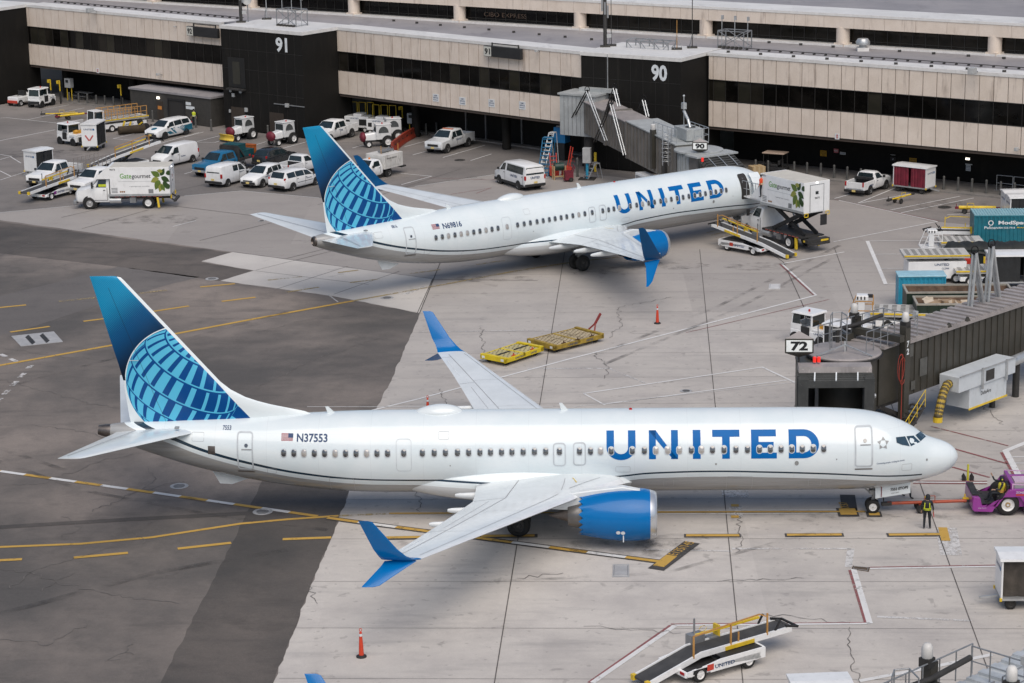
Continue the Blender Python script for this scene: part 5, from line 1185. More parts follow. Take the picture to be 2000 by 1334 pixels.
def bridge72(label):
    C0 = Vector((16.8, 10.62, 0)); hd = R(47.7); Tm = Matrix.Translation(C0) @ Matrix.Rotation(hd, 4, 'Z')
    t = thing('passenger_bridge', label, 'jet bridge', (0, 0, 0), 0, 'passenger boarding bridges')
    L = 34.0; w = 1.12
    b = MB(); b.T = Tm; b.bx(1.6, L, -w, w, 2.15, 5.2)
    k = 3.6
    while k < L: b.bx(k, k+.04, -w-.05, -w, 2.2, 5.1); b.bx(k, k+.04, w, w+.05, 2.2, 5.1); k += .62
    tun = b.build('tunnel', JBO, t)
    b = MB(); b.T = Tm; b.bx(1.9, L, -w-.10, w+.10, 5.2, 5.26); k = 1.95
    while k < L: b.bx(k, k+.36, -w-.06, w+.06, 5.26, 5.37); k += .72
    b.build('ribbed_roof', JBR, t)
    b = MB(); b.T = Tm; b.bar((3.4, -w-.12, 5.16), (L, -w-.12, 5.16), .06, .14); b.bar((3.4, w+.12, 5.16), (L, w+.12, 5.16), .06, .14); b.build('eave_rail', JBR, tun)
    b = MB(); b.T = Tm
    for x in (7.8, 9.6): b.prism([(x, 5.2), (x+.45, 5.2), (x+.22, 5.5)], -w-.1, -w+.05)
    b.build('roof_bracket', JBO, tun)
    b = MB(); b.T = Tm
    for x, z, dx, dz in ((4.1, 4.3, .55, .7), (5.3, 3.0, .7, 1.0), (4.5, 2.4, .4, .5)): b.bx(x, x+dx, -w-.056, -w-.052, z, z+dz)
    b.build('touched_up_patch', ribbed('scuffed_paint_patch', (.085, .085, .078), (.11, .11, .10)), tun)
    # rotunda and cab
    b = MB(); b.lathe([(2.2, 0), (2.2, 1.75), (5.2, 1.75), (5.2, 0)], C0, (0, 0, 1), 36); b.build('rotunda', JBO, t, 40)
    b = MB(); b.lathe([(5.2, 1.95), (5.3, 1.97), (5.36, 1.9), (5.38, 0)], C0, (0, 0, 1), 40); b.build('rotunda_roof', JBR, t, 40)
    b = MB(); b.lathe([(5.17, 1.78), (5.15, 2.02), (5.24, 2.04), (5.24, 1.9)], C0, (0, 0, 1), 40); b.build('roof_gutter', M_black(), t, 40)
    b = MB(); 
    for a in (-142, -48): b.bar(C0+Vector((0, -.35, 5.75)), C0+Vector((1.95*math.cos(R(a)), 1.95*math.sin(R(a)), 5.4)), .07)
    b.bar(C0+Vector((0, -.35, 5.38)), C0+Vector((0, -.35, 5.95)), .08); b.build('roof_stay', M_galv(), t)
    x0, x1, yf = 14.15, 17.9, 7.65
    b = MB(); b.bx(x0+.1, x0+.35, yf+.1, 10.6, 2.2, 5.0); b.bx(x1-.35, x1-.1, yf+.1, 11.0, 2.2, 5.0); b.bx(x0+.1, x1-.1, yf+.1, 10.9, 4.85, 5.05); b.bx(x0+.1, x1-.1, yf+.1, 10.9, 2.1, 2.3); cab = b.build('cab', JBO, t)
    b = MB(); b.hexa([(x0, yf-.25, 5.02), (x1, yf-.25, 5.02), (x1, yf+.5, 5.02), (x0, yf+.5, 5.02), (x0, yf-.2, 5.32), (x1, yf-.2, 5.32), (x1, yf+.55, 5.36), (x0, yf+.55, 5.36)]); b.build('cab_hood', JBR, cab)
    b = MB(); 
    for i in range(5):
        e = .05*math.sin(i*2.2); y = yf-.15-i*.16; b.bx(x0-.06-e, x0+.42+e, y-.126, y-.006, 2.2, 4.97-i*.02); b.bx(x1-.42-e, x1+.06+e, y-.126, y-.006, 2.2, 4.97-i*.02); b.bx(x0-.04, x1+.04, y-.12, y, 4.55-i*.05+e, 5.0-i*.05)
    b.build('weather_bellows', JBB, cab, bevel=.03)
    b = MB(); 
    for x in (14.9, 16.0, 17.1): b.bar((x, yf-.95, 4.8), (x+.08, yf-.2, 5.03), .07)
    b.build('bellows_strap', M_wl(), cab)
    b = MB(); b.bx(x0+.35, x1-.35, 10.0, 10.1, 2.3, 4.85); b.build('inner_wall', pm('dark_cabin_interior', (0.03, 0.028, 0.026), .7), cab)
    b = MB(); b.bx(15.2, 15.8, 9.6, 9.66, 2.5, 4.4); b.build('console', M_grey(), cab); b = MB(); b.bx(16.3, 17.2, 9.7, 9.75, 2.3, 4.6); b.bx(16.5, 17.0, 9.66, 9.7, 3.4, 4.3); b.build('inner_door', JBB, cab)
    b = MB(); b.bx(x0+.3, x1-.3, 6.9, 10.0, 2.12, 2.24); b.build('cab_floor', M_black(), cab)
    b = MB(); b.lathe([(0, .28), (.08, .3), (.1, .18), (.3, .1)], (x1+.02, yf+.4, 3.6), (1, -.2, 0), 14); b.build('mirror', M_galv(), cab, 40)
    gate_cube(t, (14.2, 7.9, 5.95), '72', R(-2), .95)
    b = MB(); 
    for dx in (0, .22): b.cyl((15.0+dx, 7.95, 5.45), (15.0+dx, 7.95, 5.72), .09, .09, 10)
    b.build('warning_light', pm('red_signal_lamp', (.75, .03, .02), .3, emit=.5), t, 40)
    # lifting column pair with cross head
    b = MB(); b.T = Tm
    for s in (-1, 1): b.bx(3.0, 3.45, s*1.6-.2, s*1.6+.2, .7, 6.35)
    b.bx(2.35, 2.75, -1.9, 1.2, 5.6, 5.95); b.build('lift_column', JBO, t, bevel=.02)
    b = MB(); b.T = Tm; b.bx(2.4, 4.1, -1.9, 1.9, .75, 1.1); b.bx(2.9, 3.6, -.25, .25, .4, 1.0); b.build('bogie_beam', M_dark(), t)
    for s in (-1, 1):
        b = MB(); b.T = Tm; b.cyl((3.25, s*.95-.15, .5), (3.25, s*.95+.15, .5), .5, .5, 20); b.build('drive_wheel', M_tyre(), t, 40)
    for x, y, z in ((3.22, -1.6, 6.35), (2.9, 1.5, 6.4)):
        b = MB(); b.T = Tm; b.lathe([(0, .17), (.05, .2), (.4, .19), (.52, .12), (.55, 0)], (x, y, z+.2), (0, 0, 1), 10); b.build('covered_floodlight', WCOV, t, 50); b = MB(); b.T = Tm; b.bx(x-.2, x+.2, y-.2, y+.2, z-.1, z+.22); b.build('floodlight_base', M_dark(), t)
    b = MB(); b.T = Tm; b.bx(1.6, 2.2, 1.0, 1.6, 4.0, 5.7); b.build('rear_post', JBO, t)
    b = MB(); b.T = Tm; b.tube([(1.1, 1.25, 4.6), (1.1, 1.25, 6.0), (1.3, 1.2, 6.1), (2.5, 1.0, 6.12), (4.6, .9, 6.25)], .11, 10); b.build('bent_pipe', M_dark(), t, 40)
    if True:
        p = Tm @ Vector((3.43, -1.815, 5.2)); d = Tm.to_3x3() @ Vector((1, 0, 0)); 
        for i, ch in enumerate('72'):
            b = MB(); b.text(ch, p+Vector((0, 0, -.42*i))-d*.33, d, (0, 0, 1), .34, 0, .03, .22); b.build('column_number', M_wl(), t)
    b = MB()
    q = [C0+Vector((-.75, -.1, 5.38)), C0+Vector((-.6, .5, 5.38)), C0+Vector((-.1, .6, 5.38)), C0+Vector((.1, -.2, 5.38))]; rail(b, q, 1.9, .03); 
    for z in (.6, 1.0, 1.4): b.tube([p+Vector((0, 0, z)) for p in q], .02, 5)
    b.T = Tm; rail(b, even([(.3, -1.2, 5.38), (2.9, -1.15, 5.4)], .65), 1.1); rail(b, even([(-.3, 1.5, 5.38), (5.2, 1.2, 5.4)], .9), 1.1); rail(b, even([(3.4, -1.15, 5.4), (5.0, -1.15, 5.4), (5.0, 1.1, 5.4)], .8), 1.1); b.build('roof_railing', M_grey(), t, 40)
    b = MB(); b.T = Tm; b.box((5.0, -1.0, 6.55), (.22, .22, .3)); b.bar((5.0, -1.0, 6.0), (5.0, -1.0, 6.4), .05); b.build('beacon_box', PUT, t)
    b = MB(); b.T = Tm; pts = []
    for k in range(2):
        a0 = k*.2
        for i in range(15): a = 2*math.pi*i/14; pts.append((2.7+a0*.5+.30*math.sin(a), -1.75-.03*k, 4.15+.75*math.cos(a)-a0))
    b.tube(pts, .019, 6); b.tube([(2.75, -1.8, 4.9), (2.75, -1.8, 1.2)], .022, 6); b.build('red_hose', pm('red_rubber_hose', (.33, .045, .03), .5), t, 60)
    b = MB(); b.T = Tm
    b.bar((2.0, -.9, 2.0), (4.2, -1.5, .9), .14, .2); b.bar((2.0, .9, 2.0), (4.2, 1.5, .9), .14, .2); b.bar((1.7, -1.1, 2.05), (3.5, -1.1, 1.0), .1); b.bx(1.0, 4.5, -1.05, 1.05, 1.95, 2.12); b.build('under_frame', M_dark(), t)
    b = MB(); b.T = Tm
    for i in range(9): b.bx(3.6-i*.24, 3.85-i*.24, -2.6, -1.75, 1.9-i*.2, 1.95-i*.2)
    b.bar((3.7, -2.6, 1.9), (1.6, -2.6, .2), .05, .16); b.bar((3.7, -1.75, 1.9), (1.6, -1.75, .2), .05, .16); b.build('service_stairs', M_dark(), t)
    b = MB(); b.T = Tm; rail(b, even([(3.8, -2.6, 1.9), (1.6, -2.6, .2)], .9), .95, .02); b.build('stair_rail', M_yel(), t, 40)
    # cooling unit under the tunnel
    b = MB(); b.T = Tm; b.bx(8.2, 11.9, -2.5, -1.0, .75, 2.05); ac = b.build('cooling_unit', PUT2, t, bevel=.03)
    b = MB(); b.T = Tm; b.bx(7.0, 12.6, -2.6, -1.3, 1.95, 2.85); b.build('duct_housing', PUT2, ac, bevel=.04)
    b = MB(); b.T = Tm
    for x in (9.2, 11.6): b.bar((x, -2.66, 1.75), (x, -2.66, 2.95), .1, .12)
    b.bar((7.0, -2.64, 2.87), (12.6, -2.64, 2.87), .05); b.build('strapping', M_galv(), ac)
    b = MB(); b.T = Tm; b.bx(9.6, 10.4, -2.64, -2.62, 2.1, 2.7); b.build('control_panel', M_dark(), ac)
    b = MB(); p = Tm @ Vector((9.3, -2.52, 1.35)); d = Tm.to_3x3() @ Vector((1, 0, 0)); b.text('DeltaAire', p, d, (0, 0, 1), .22, 0, .0, 1.0); b.build('maker_lettering', M_blk(), ac)
    b = MB(); b.T = Tm; b.bx(8.15, 11.95, -2.53, -2.5, .72, .82); b.build('hazard_strip', M_yel(), ac)
    b = MB(); b.T = Tm; hp = [(7.2, -1.95, 2.4), (6.7, -2.0, 2.38), (6.3, -2.1, 2.15), (5.95, -2.2, 1.8), (5.7, -2.25, 1.3), (5.5, -2.3, .95)]; b.tube(even(hp, .12), .23, 12)
    for p in even(hp, .24): b.sph(p, .25, 10, 1)
    b.build('air_hose', [pm('yellow_duct_hose', (.42, .29, .04), .6, var=.25), pm('hose_rib', (.09, .07, .03), .6)], ac, 40); b = MB(); b.T = Tm; b.lathe([(0, .26), (.3, .26)], (5.48, -2.3, .62), (0, 0, 1), 12); b.build('hose_end', M_yel(), ac)
    b = MB(); b.T = Tm; b.cyl((12.6, -1.9, 2.3), (20, -1.9, 2.6), .3, .3, 14); b.build('air_pipe', M_galv(), ac, 40)
    b = MB(); b.T = Tm; b.cyl((11.6, -1.8, 0), (11.6, -1.8, .8), .17, .17, 12); b.cyl((14.3, -1.6, 0), (14.3, -1.6, 2.2), .2, .2, 12); b.build('support_post', M_dark(), t, 40)
    f = lambda x, z: Tm @ Vector((x, .4, z))
    festoon(t, [f(12.7, 8.4), f(12.4, 5.3)], r=.085); festoon(t, [f(12.7, 8.4), f(13.6, 5.35)], r=.085); festoon(t, [f(14.4, 8.5), f(14.1, 5.3)], r=.085); festoon(t, [f(14.4, 8.5), f(15.3, 5.35)], r=.085)
    return t
PUT2 = pm('pale_blue_grey_unit', (.56, .60, .63), .4, var=.06, dirt=.2)
JB72 = bridge72('dark olive jet bridge with ribbed roof and a box sign reading 72')
def purge(o, names):
    for c in list(o.children):
        if c.name.split('.')[0] in names:
            for g in list(c.children): bpy.data.objects.remove(g)
            bpy.data.objects.remove(c)
j3 = dup(JB72, 'jet bridge at the bottom right corner with pale stepped roof and grey railings', (-2.7, -48.2, 0), 0)
purge(j3, ('number_box', 'cooling_unit', 'festoon_arm', 'cable_head', 'column_number', 'red_hose'))
for c in j3.children:
    if c.name.startswith('ribbed_roof'): c.data = c.data.copy(); c.data.materials[0] = pm('pale_galvanised_roof', (.50, .53, .55), .45, .2, var=.12, dirt=.2)

def bridge90():
    t = thing('passenger_bridge', 'grey brown jet bridge folded out from the gate 90 tower with silver cable arms', 'jet bridge', (0, 0, 0), 0, 'passenger boarding bridges')
    a, c = Vector((3.2, 93.2, 0)), Vector((11.75, 73.0, 0)); d = (c-a).normalized(); L = (c-a).length; nrm = Vector((-d.y, d.x, 0))   # left normal points away from the camera side? keep both
    hd = math.atan2(d.y, d.x); z0, z1 = 3.55, 2.45
    sl = lambda x: z0+(z1-z0)*x/L
    Tm = Matrix.Translation(a) @ Matrix.Rotation(hd, 4, 'Z')
    def seg(mb, xa, xb, w, h0, h1, mi=0): mb.hexa([(xa, -w, sl(xa)+h0), (xb, -w, sl(xb)+h0), (xb, w, sl(xb)+h0), (xa, w, sl(xa)+h0), (xa, -w, sl(xa)+h1), (xb, -w, sl(xb)+h1), (xb, w, sl(xb)+h1), (xa, w, sl(xa)+h1)], mi)
    m_ = L*.50
    b = MB(); b.T = Tm; seg(b, 1.0, m_+.5, 1.15, 0, 2.75); k = 1.6
    while k < m_: seg(b, k, k+.14, 1.22, .15, 2.55); k += .62
    b.build('inner_tunnel', JBT, t)
    b = MB(); b.T = Tm; seg(b, 1.0, m_+.4, 1.24, 2.75, 2.83); b.build('inner_roof', JBR, t)
    b = MB(); b.T = Tm; seg(b, m_, L-1.3, 1.35, -.15, 2.95); k = m_+.4
    while k < L-1.6: seg(b, k, k+.22, 1.44, -.05, 2.8); k += .7
    b.build('outer_tunnel', JBT, t)
    b = MB(); b.T = Tm; seg(b, m_-.05, L-1.2, 1.46, 2.95, 3.04); b.build('outer_roof', JBG, t)
    b = MB(); b.T = Tm; seg(b, m_*.52, m_*.52+.4, 1.3, -.05, 2.9); seg(b, m_-.1, m_+.2, 1.5, -.1, 3.0); b.build('tunnel_collar', JBT, t)
    # block at the tower
    b = MB(); e = Vector((math.cos(R(-31)), math.sin(R(-31)), 0)); n2 = Vector((e.y, -e.x, 0)); p = Vector((1.7, 93.9, 0))
    fbox(b, p, e, n2, -.6, 3.0, -2, 1.4, 3.2, 6.75); blk = b.build('rotunda_block', JBG, t)
    b = MB(); fbox(b, p, e, n2, -.75, 3.15, -2, 1.55, 6.75, 6.9); fbox(b, p, e, n2, .4, 3.9, -2.5, -.2, 6.9, 7.2); b.build('block_roof', JBG, blk)
    b = MB(); 
    for i in range(1, 9): fbox(b, p, e, n2, -.6+i*.42, -.57+i*.42, 1.4, 1.43, 3.2, 6.7)
    b.build('block_seams', M_grey(), blk)
    b = MB(); b.cyl((3.0, 92.6, 0), (3.0, 92.6, 3.4), .45, .45, 16); b.build('fixed_column', M_dark(), t, 40)
    # rotunda at the aircraft end, cab and canopy
    cz = z1-.15
    b = MB(); b.lathe([(cz, 0), (cz, 1.65), (cz+2.85, 1.65), (cz+2.85, 0)], c, (0, 0, 1), 40); 
    for i in range(30): a_ = i*math.pi*2/30; b.bar(c+Vector((1.66*math.cos(a_), 1.66*math.sin(a_), cz+.1)), c+Vector((1.66*math.cos(a_), 1.66*math.sin(a_), cz+2.75)), .12, .05)
    b.build('cab_rotunda', JBG, t, 40)
    b = MB(); b.lathe([(cz+2.85, 1.95), (cz+2.97, 1.95), (cz+3.02, 1.8), (cz+3.03, 0)], c, (0, 0, 1), 40); b.build('rotunda_roof', JBG, t, 40)
    # cab towards the doorway of the far airliner
    q = Vector((14.2, 69.4, 0)); dd = (q-c).normalized(); hd2 = math.atan2(dd.y, dd.x); T2 = Matrix.Translation(c) @ Matrix.Rotation(hd2, 4, 'Z')
    b = MB(); b.T = T2; b.bx(.6, 2.3, -1.5, 1.5, cz, cz+2.75); b.build('cab', JBT, t); b = MB(); b.T = T2; b.bx(.9, 2.5, -2.0, 2.0, cz+2.75, cz+2.88); b.build('cab_roof', JBG, t)
    b = MB(); b.T = T2
    for i in range(6):
        x = 2.4+i*.26; zt = cz+2.7-.13*i; b.tube([(x, -1.75, cz+.2), (x, -1.75, zt-.25), (x, -1.5, zt), (x, 1.5, zt), (x, 1.75, zt-.25), (x, 1.75, cz+.2)], .09, 8)
    b.build('folding_canopy', JBB, t, 40)
    b = MB(); b.T = T2
    for y in (-1.0, 0, 1.0): b.tube([(2.3, y, cz+2.86), (3.1, y, cz+2.5), (3.8, y, cz+2.12)], .035, 6)
    b.build('canopy_strap', M_galv(), t, 40)
    fr = -R(12)
    pz = cz+3.25; gate_cube(t, G(1367, 293, pz), '90', R(-8), .78)
    b = MB(); b.cyl(G(1372, 303, pz)+Vector((0, 0, -.5)), G(1372, 303, pz)+Vector((0, 0, -.2)), .1, .1, 10); b.build('warning_light', pm('red_signal_lamp', (.75, .03, .02), .3, emit=.5), t, 40)
    # roof plant and railings
    b = MB(); b.T = Tm; zz = sl(L-3)+3.04; b.bx(L-4.0, L-1.6, -.3, 1.2, zz, zz+.95); pl = b.build('roof_cooling_unit', JBG, t, bevel=.03); b = MB(); b.T = Tm; b.lathe([(0, .42), (.05, .42), (.06, .3)], (L-2.6, .5, zz+.95), (0, 0, 1), 18); b.build('fan_grille', M_dark(), pl)
    b = MB(); b.T = Tm; zz -= .02; rail(b, even([(L-5.8, -1.3, zz), (L-1.3, -1.3, zz)], .9), 1.1); rail(b, even([(L-4.4, 1.35, zz), (L-1.0, 1.35, zz), (L-.4, -.2, zz)], .9), 1.1)
    for z in [k*.35-2.6 for k in range(10)]: b.loop([(L-2.4+.38*math.cos(a_), -1.7+.38*math.sin(a_), zz+z) for a_ in [i*.63 for i in range(10)]], .02, 4) if z > -1.9 else None
    for a_ in range(5): b.bar((L-2.4+.38*math.cos(a_*1.25), -1.7+.38*math.sin(a_*1.25), zz-1.9), (L-2.4+.38*math.cos(a_*1.25), -1.7+.38*math.sin(a_*1.25), zz+1.0), .035)
    b.build('roof_railing', M_galv(), t, 40)
    b = MB(); b.T = Tm; b.cyl((L-3.4, .3, zz+.9), (L-3.4, .3, zz+3.4), .04, .04, 6); b.box((L-3.4, .3, zz+2.6), (.4, .3, .5)); b.tube([(L-3.4, .3, zz+2.2), (L-2.6, .3, zz+1.6), (L-2.2, .3, zz+1.0)], .12, 8); b.sph((L-3.4, .3, zz+3.4), .1, 8); b.build('camera_mast', M_galv(), t, 40)
    for x, y in ((L-5.4, -1.5), (L-2.0, 1.0)):
        b = MB(); b.T = Tm; b.lathe([(0, .18), (.08, .22), (.42, .2), (.5, 0)], (x, y, zz+.5), (0, 0, 1), 12); b.build('covered_floodlight', WCOV, t, 50); b = MB(); b.T = Tm; b.bx(x-.2, x+.2, y-.2, y+.2, z1+.5, zz+.5); b.build('lift_column', JBO, t)
    # silver folding cable arms along the side facing the camera
    side = nrm*-1.0 if (nrm.dot(Vector(CAM)-a) < 0) else nrm
    pp = a+side*1.75
    K = lambda u, v: GY(u, v, pp, side)
    festoon(t, [K(1147, 178), K(1109, 248)], dark=True); festoon(t, [K(1147, 178), K(1184, 275)]); festoon(t, [K(1200, 172), K(1183, 224)], dark=True); festoon(t, [K(1200, 172), K(1209, 208)]); festoon(t, [K(1192, 205), K(1162, 277)], dark=True); festoon(t, [K(1194, 203), K(1220, 303)])
    pq = a-side*1.75; K2 = lambda u, v: GY(u, v, pq, side); festoon(t, [K2(1257, 195), K2(1244, 225)], dark=True); festoon(t, [K2(1257, 195), K2(1265, 228)])
    # white cooling cabinet below the tunnel, hose reel
    b = MB(); b.T = Tm; x = L*.62; sd = -1 if (Tm.to_3x3() @ Vector((0, -1, 0))).dot(side) > 0 else 1
    b.bx(x, x+7.0, sd*1.35-.45, sd*1.35+.45, .75, 2.2); cu = b.build('cooling_cabinet', M_white(), t, bevel=.03)
    b = MB(); b.T = Tm
    for k in range(2): b.bx(x+.15+k*3.3, x+1.5+k*3.3, sd*1.81-.01, sd*1.81+.01, .9, 2.0)
    b.build('vent_grille', M_grey(), cu)
    for s in (-1, 1):
        b = MB(); b.T = Tm; b.cyl((L-3.0, s*.9-.2, .55), (L-3.0, s*.9+.2, .55), .55, .55, 20); b.build('drive_wheel', M_tyre(), t, 40)
    b = MB(); b.T = Tm; b.bx(L-3.6, L-2.4, -1.5, 1.5, .5, 1.0); b.bx(L-3.2, L-2.8, -1.7, -1.4, .8, z1+2.8); b.bx(L-3.2, L-2.8, 1.4, 1.7, .8, z1+2.8); b.build('bogie_frame', M_dark(), t)
    b = MB(); b.T = Tm; b.lathe([(0, .1), (0, .38), (.14, .38), (.14, .1)], (L-3.6, sd*1.75, 2.4), (0, sd, 0), 18); b.build('hose_reel', PUT, t, 40)
    return t
JB90 = bridge90()
# ------------------------------------------------------------------ road vehicles
CARS = {
 'suv': dict(st=[(2.28,.42,.70,.76,.72,.55),(2.12,.30,.84,.93,.88,.70),(1.25,.26,1.0,1.08,.93,.76),(.98,.26,1.03,1.13,.93,.75),(.12,.26,1.05,1.64,.93,.66),(-.95,.26,1.07,1.69,.93,.66),(-1.72,.32,1.10,1.63,.91,.64),(-2.18,.36,1.10,1.16,.88,.76),(-2.30,.45,.92,.96,.84,.74)],
   ws=(.96,.16), rw=(-1.75,-2.15), side=[(.62,-.30),(-.38,-1.20),(-1.28,-1.72)], wb=1.35, r=.35, tr=.80, hl=(2.10,.80,.66), tl=(-2.2,1.02,.74)),
 'minivan': dict(st=[(2.52,.40,.66,.72,.72,.5),(2.36,.28,.84,.92,.90,.70),(1.62,.24,1.02,1.10,.98,.80),(1.42,.24,1.05,1.16,.99,.80),(.55,.24,1.08,1.66,.99,.70),(-.6,.24,1.10,1.73,.99,.70),(-2.15,.30,1.12,1.69,.97,.69),(-2.48,.34,1.10,1.14,.94,.80),(-2.58,.42,.92,.96,.88,.74)],
   ws=(1.40,.58), rw=(-2.18,-2.46), side=[(1.05,.12),(.04,-1.02),(-1.1,-2.1)], wb=1.53, r=.34, tr=.84, hl=(2.34,.84,.70), tl=(-2.45,1.05,.86)),
 'van': dict(st=[(2.30,.40,.70,.78,.72,.55),(2.15,.28,.90,1.0,.84,.70),(1.72,.24,1.05,1.14,.89,.76),(1.55,.24,1.08,1.20,.90,.76),(.72,.24,1.12,1.80,.90,.70),(-.4,.24,1.12,1.87,.90,.72),(-2.1,.30,1.12,1.86,.89,.74),(-2.26,.32,1.12,1.80,.88,.74),(-2.34,.42,1.08,1.60,.86,.72)],
   ws=(1.53,.75), rw=None, side=[(1.15,.28)], wb=1.46, r=.32, tr=.76, hl=(2.12,.92,.64), tl=(-2.32,1.05,.82)),
 'bigvan': dict(st=[(2.72,.45,.76,.86,.80,.6),(2.55,.32,1.02,1.12,.95,.78),(2.05,.28,1.22,1.32,1.01,.85),(1.85,.28,1.26,1.42,1.02,.86),(1.0,.28,1.30,2.08,1.02,.82),(-.2,.28,1.30,2.14,1.02,.84),(-2.55,.34,1.30,2.13,1.01,.84),(-2.72,.36,1.30,2.06,1.0,.84),(-2.80,.44,1.24,1.8,.98,.82)],
   ws=(1.82,1.04), rw=None, side=[(1.45,.62),(.35,-2.45)], wb=1.66, r=.36, tr=.86, hl=(2.5,1.0,.78), tl=(-2.78,1.15,.94)),
 'crew': dict(st=[(2.86,.50,.90,.98,.84,.66),(2.72,.42,1.08,1.18,.98,.82),(1.62,.42,1.18,1.27,1.01,.84),(1.36,.42,1.20,1.32,1.01,.82),(.62,.42,1.22,1.90,1.01,.72),(-.55,.42,1.22,1.94,1.01,.72),(-1.02,.42,1.22,1.90,1.01,.73),(-1.18,.42,1.20,1.28,1.01,.92)],
   ws=(1.33,.66), rw=(-1.04,-1.17), side=[(1.0,.16),(.08,-.86)], wb=1.86, r=.41, tr=.86, hl=(2.7,1.02,.78), tl=(-3.02,1.1,.90), bed=(-1.20,-3.05,1.30)),
 'regular': dict(st=[(2.42,.45,.80,.88,.76,.6),(2.28,.36,.98,1.06,.88,.74),(1.30,.36,1.08,1.16,.91,.76),(1.08,.36,1.10,1.20,.91,.75),(.42,.36,1.12,1.70,.91,.66),(-.25,.36,1.12,1.72,.91,.66),(-.48,.36,1.12,1.66,.91,.68),(-.60,.36,1.10,1.16,.91,.82)],
   ws=(1.05,.46), rw=(-.49,-.59), side=[(.76,-.28)], wb=1.42, r=.37, tr=.78, hl=(2.26,.94,.70), tl=(-2.5,1.0,.80), bed=(-.62,-2.52,1.16)),
}
def stat(sp, x):
    S_ = sp['st']
    for a, c in zip(S_, S_[1:]):
        if c[0] <= x <= a[0]:
            t = (a[0]-x)/(a[0]-c[0]); return [a[i]+(c[i]-a[i])*t for i in range(6)]
    return list(S_[0] if x > S_[0][0] else S_[-1])
def sideP(sp, x, t, s, o=.014):
    _, zb, zl, zt, w, wt = stat(sp, x); y = w*.985+(wt+.03-w*.985)*t; z = zl+(zt-.07-zl)*t
    return Vector((x, s*(y+o), z+o*.4))
def car(kind, name, label, cat, paint, group=None, rims=None, lettering=None, dark_trim=True, rearglass=None, sidecargo=None, bed=True, amber=None, skip_body_bed=False):
    sp = CARS[kind]; t = thing(name, label, cat, (0, 0, 0), 0, group); rings = []
    for x, zb, zl, zt, w, wt in sp['st']:
        r_ = [(-w*.90, zb), (-w, zb+.13), (-w, (zb+zl)/2+.1), (-w*.985, zl), (-wt-.03, zt-.07), (-wt+.12, zt)]
        rings.append([(x, y, z) for y, z in r_]+[(x, -y, z) for y, z in r_[::-1]])
    b = MB(); b.loft(rings); body = b.build('body', paint, t, 38)
    # glass
    def quad(pts, nm='window', lift=.014):
        g = MB(); g.poly(pts); return g.build(nm, M_glass(), t)
    x0, x1 = sp['ws']
    def front(xa, xb, nm, ins=.10):
        a, c = stat(sp, xa), stat(sp, xb); nx = 1 if xa > xb and nm == 'windscreen' else -1; n = Vector((nx*abs(c[3]-a[3]), 0, abs(xa-xb))).normalized()*.02
        ya, yb = a[5]+.0 if nm == 'windscreen' else a[5]-ins*.5, c[5]-ins
        if nm == 'windscreen': ya = a[5]-.02
        quad([Vector((xa, -ya, a[3]))+n, Vector((xa, ya, a[3]))+n, Vector((xb, yb, c[3]))+n, Vector((xb, -yb, c[3]))+n], nm)
    front(x0, x1, 'windscreen')
    if sp['rw']: front(sp['rw'][0], sp['rw'][1], 'rear_window')
    for s in (-1, 1):
        for i, (xa, xb) in enumerate(sp['side']):
            lo = .10; hi = .90; xf = xa-(.42 if i == 0 else 0)
            p = [sideP(sp, xa, lo, s), sideP(sp, xb, lo, s), sideP(sp, xb, hi, s), sideP(sp, xf, hi, s)]; quad(p if s < 0 else p[::-1], 'side_window')
        if sidecargo:
            for xa, xb in sidecargo: p = [sideP(sp, xa, .12, s), sideP(sp, xb, .12, s), sideP(sp, xb, .85, s), sideP(sp, xa, .85, s)]; quad(p if s < 0 else p[::-1], 'side_window')
    if rearglass:
        z0, z1, w_ = rearglass; xr = sp['st'][-1][0]; xr2 = sp['st'][-2][0]; quad([(xr-.012+ (0), w_, z0), (xr-.012, -w_, z0), (xr2-.04 if z1 > sp['st'][-1][3] else xr-.012, -w_*.94, z1), (xr2-.04 if z1 > sp['st'][-1][3] else xr-.012, w_*.94, z1)], 'rear_window')
    # wheels and arches
    wb, r, tr = sp['wb'], sp['r'], sp['tr']; hw = stat(sp, 0)[4]
    for sx in (-1, 1):
        for s in (-1, 1):
            g = MB(); g.cyl((sx*wb, s*(hw-.30), r+.02), (sx*wb, s*(hw+.008), r+.02), r+.075, r+.075, 18); g.build('wheel_arch', M_black(), t)
            wheel_part(t, 'wheel', (sx*wb, s*(hw-.09), r), r, .23, rims or M_rim(), 18)
    # lamps, bumpers, plates, mirrors
    hx, hz, hy = sp['hl']; zt0 = sp['st'][0]
    for s in (-1, 1):
        g = MB(); g.hexa([(hx-.18, s*(hy+.10), hz-.09), (hx+.15, s*(hy-.16), hz-.11), (hx+.10, s*(hy-.18), hz-.02), (hx-.2, s*(hy-.12), hz-.02), (hx-.22, s*(hy+.09), hz+.07), (hx+.07, s*(hy-.16), hz+.02), (hx+.0, s*(hy-.2), hz+.07), (hx-.24, s*(hy-.1), hz+.09)]); g.build('headlight', M_lampw(), t)
        lx, lz, ly = sp['tl']; g = MB(); g.bx(lx-.06, lx+.10, s*ly-.07, s*ly+.07, lz-.2, lz+.16); g.build('tail_light', M_lampr(), t, bevel=.02)
        m = sp['ws'][0]-.25; q = sideP(sp, m, .15, s); g = MB(); g.box((q.x, q.y+s*.13, q.z+.08), (.12, .2, .2)); g.bar(q, (q.x, q.y+s*.1, q.z+.04), .05); g.build('mirror', M_black(), t, bevel=.03)
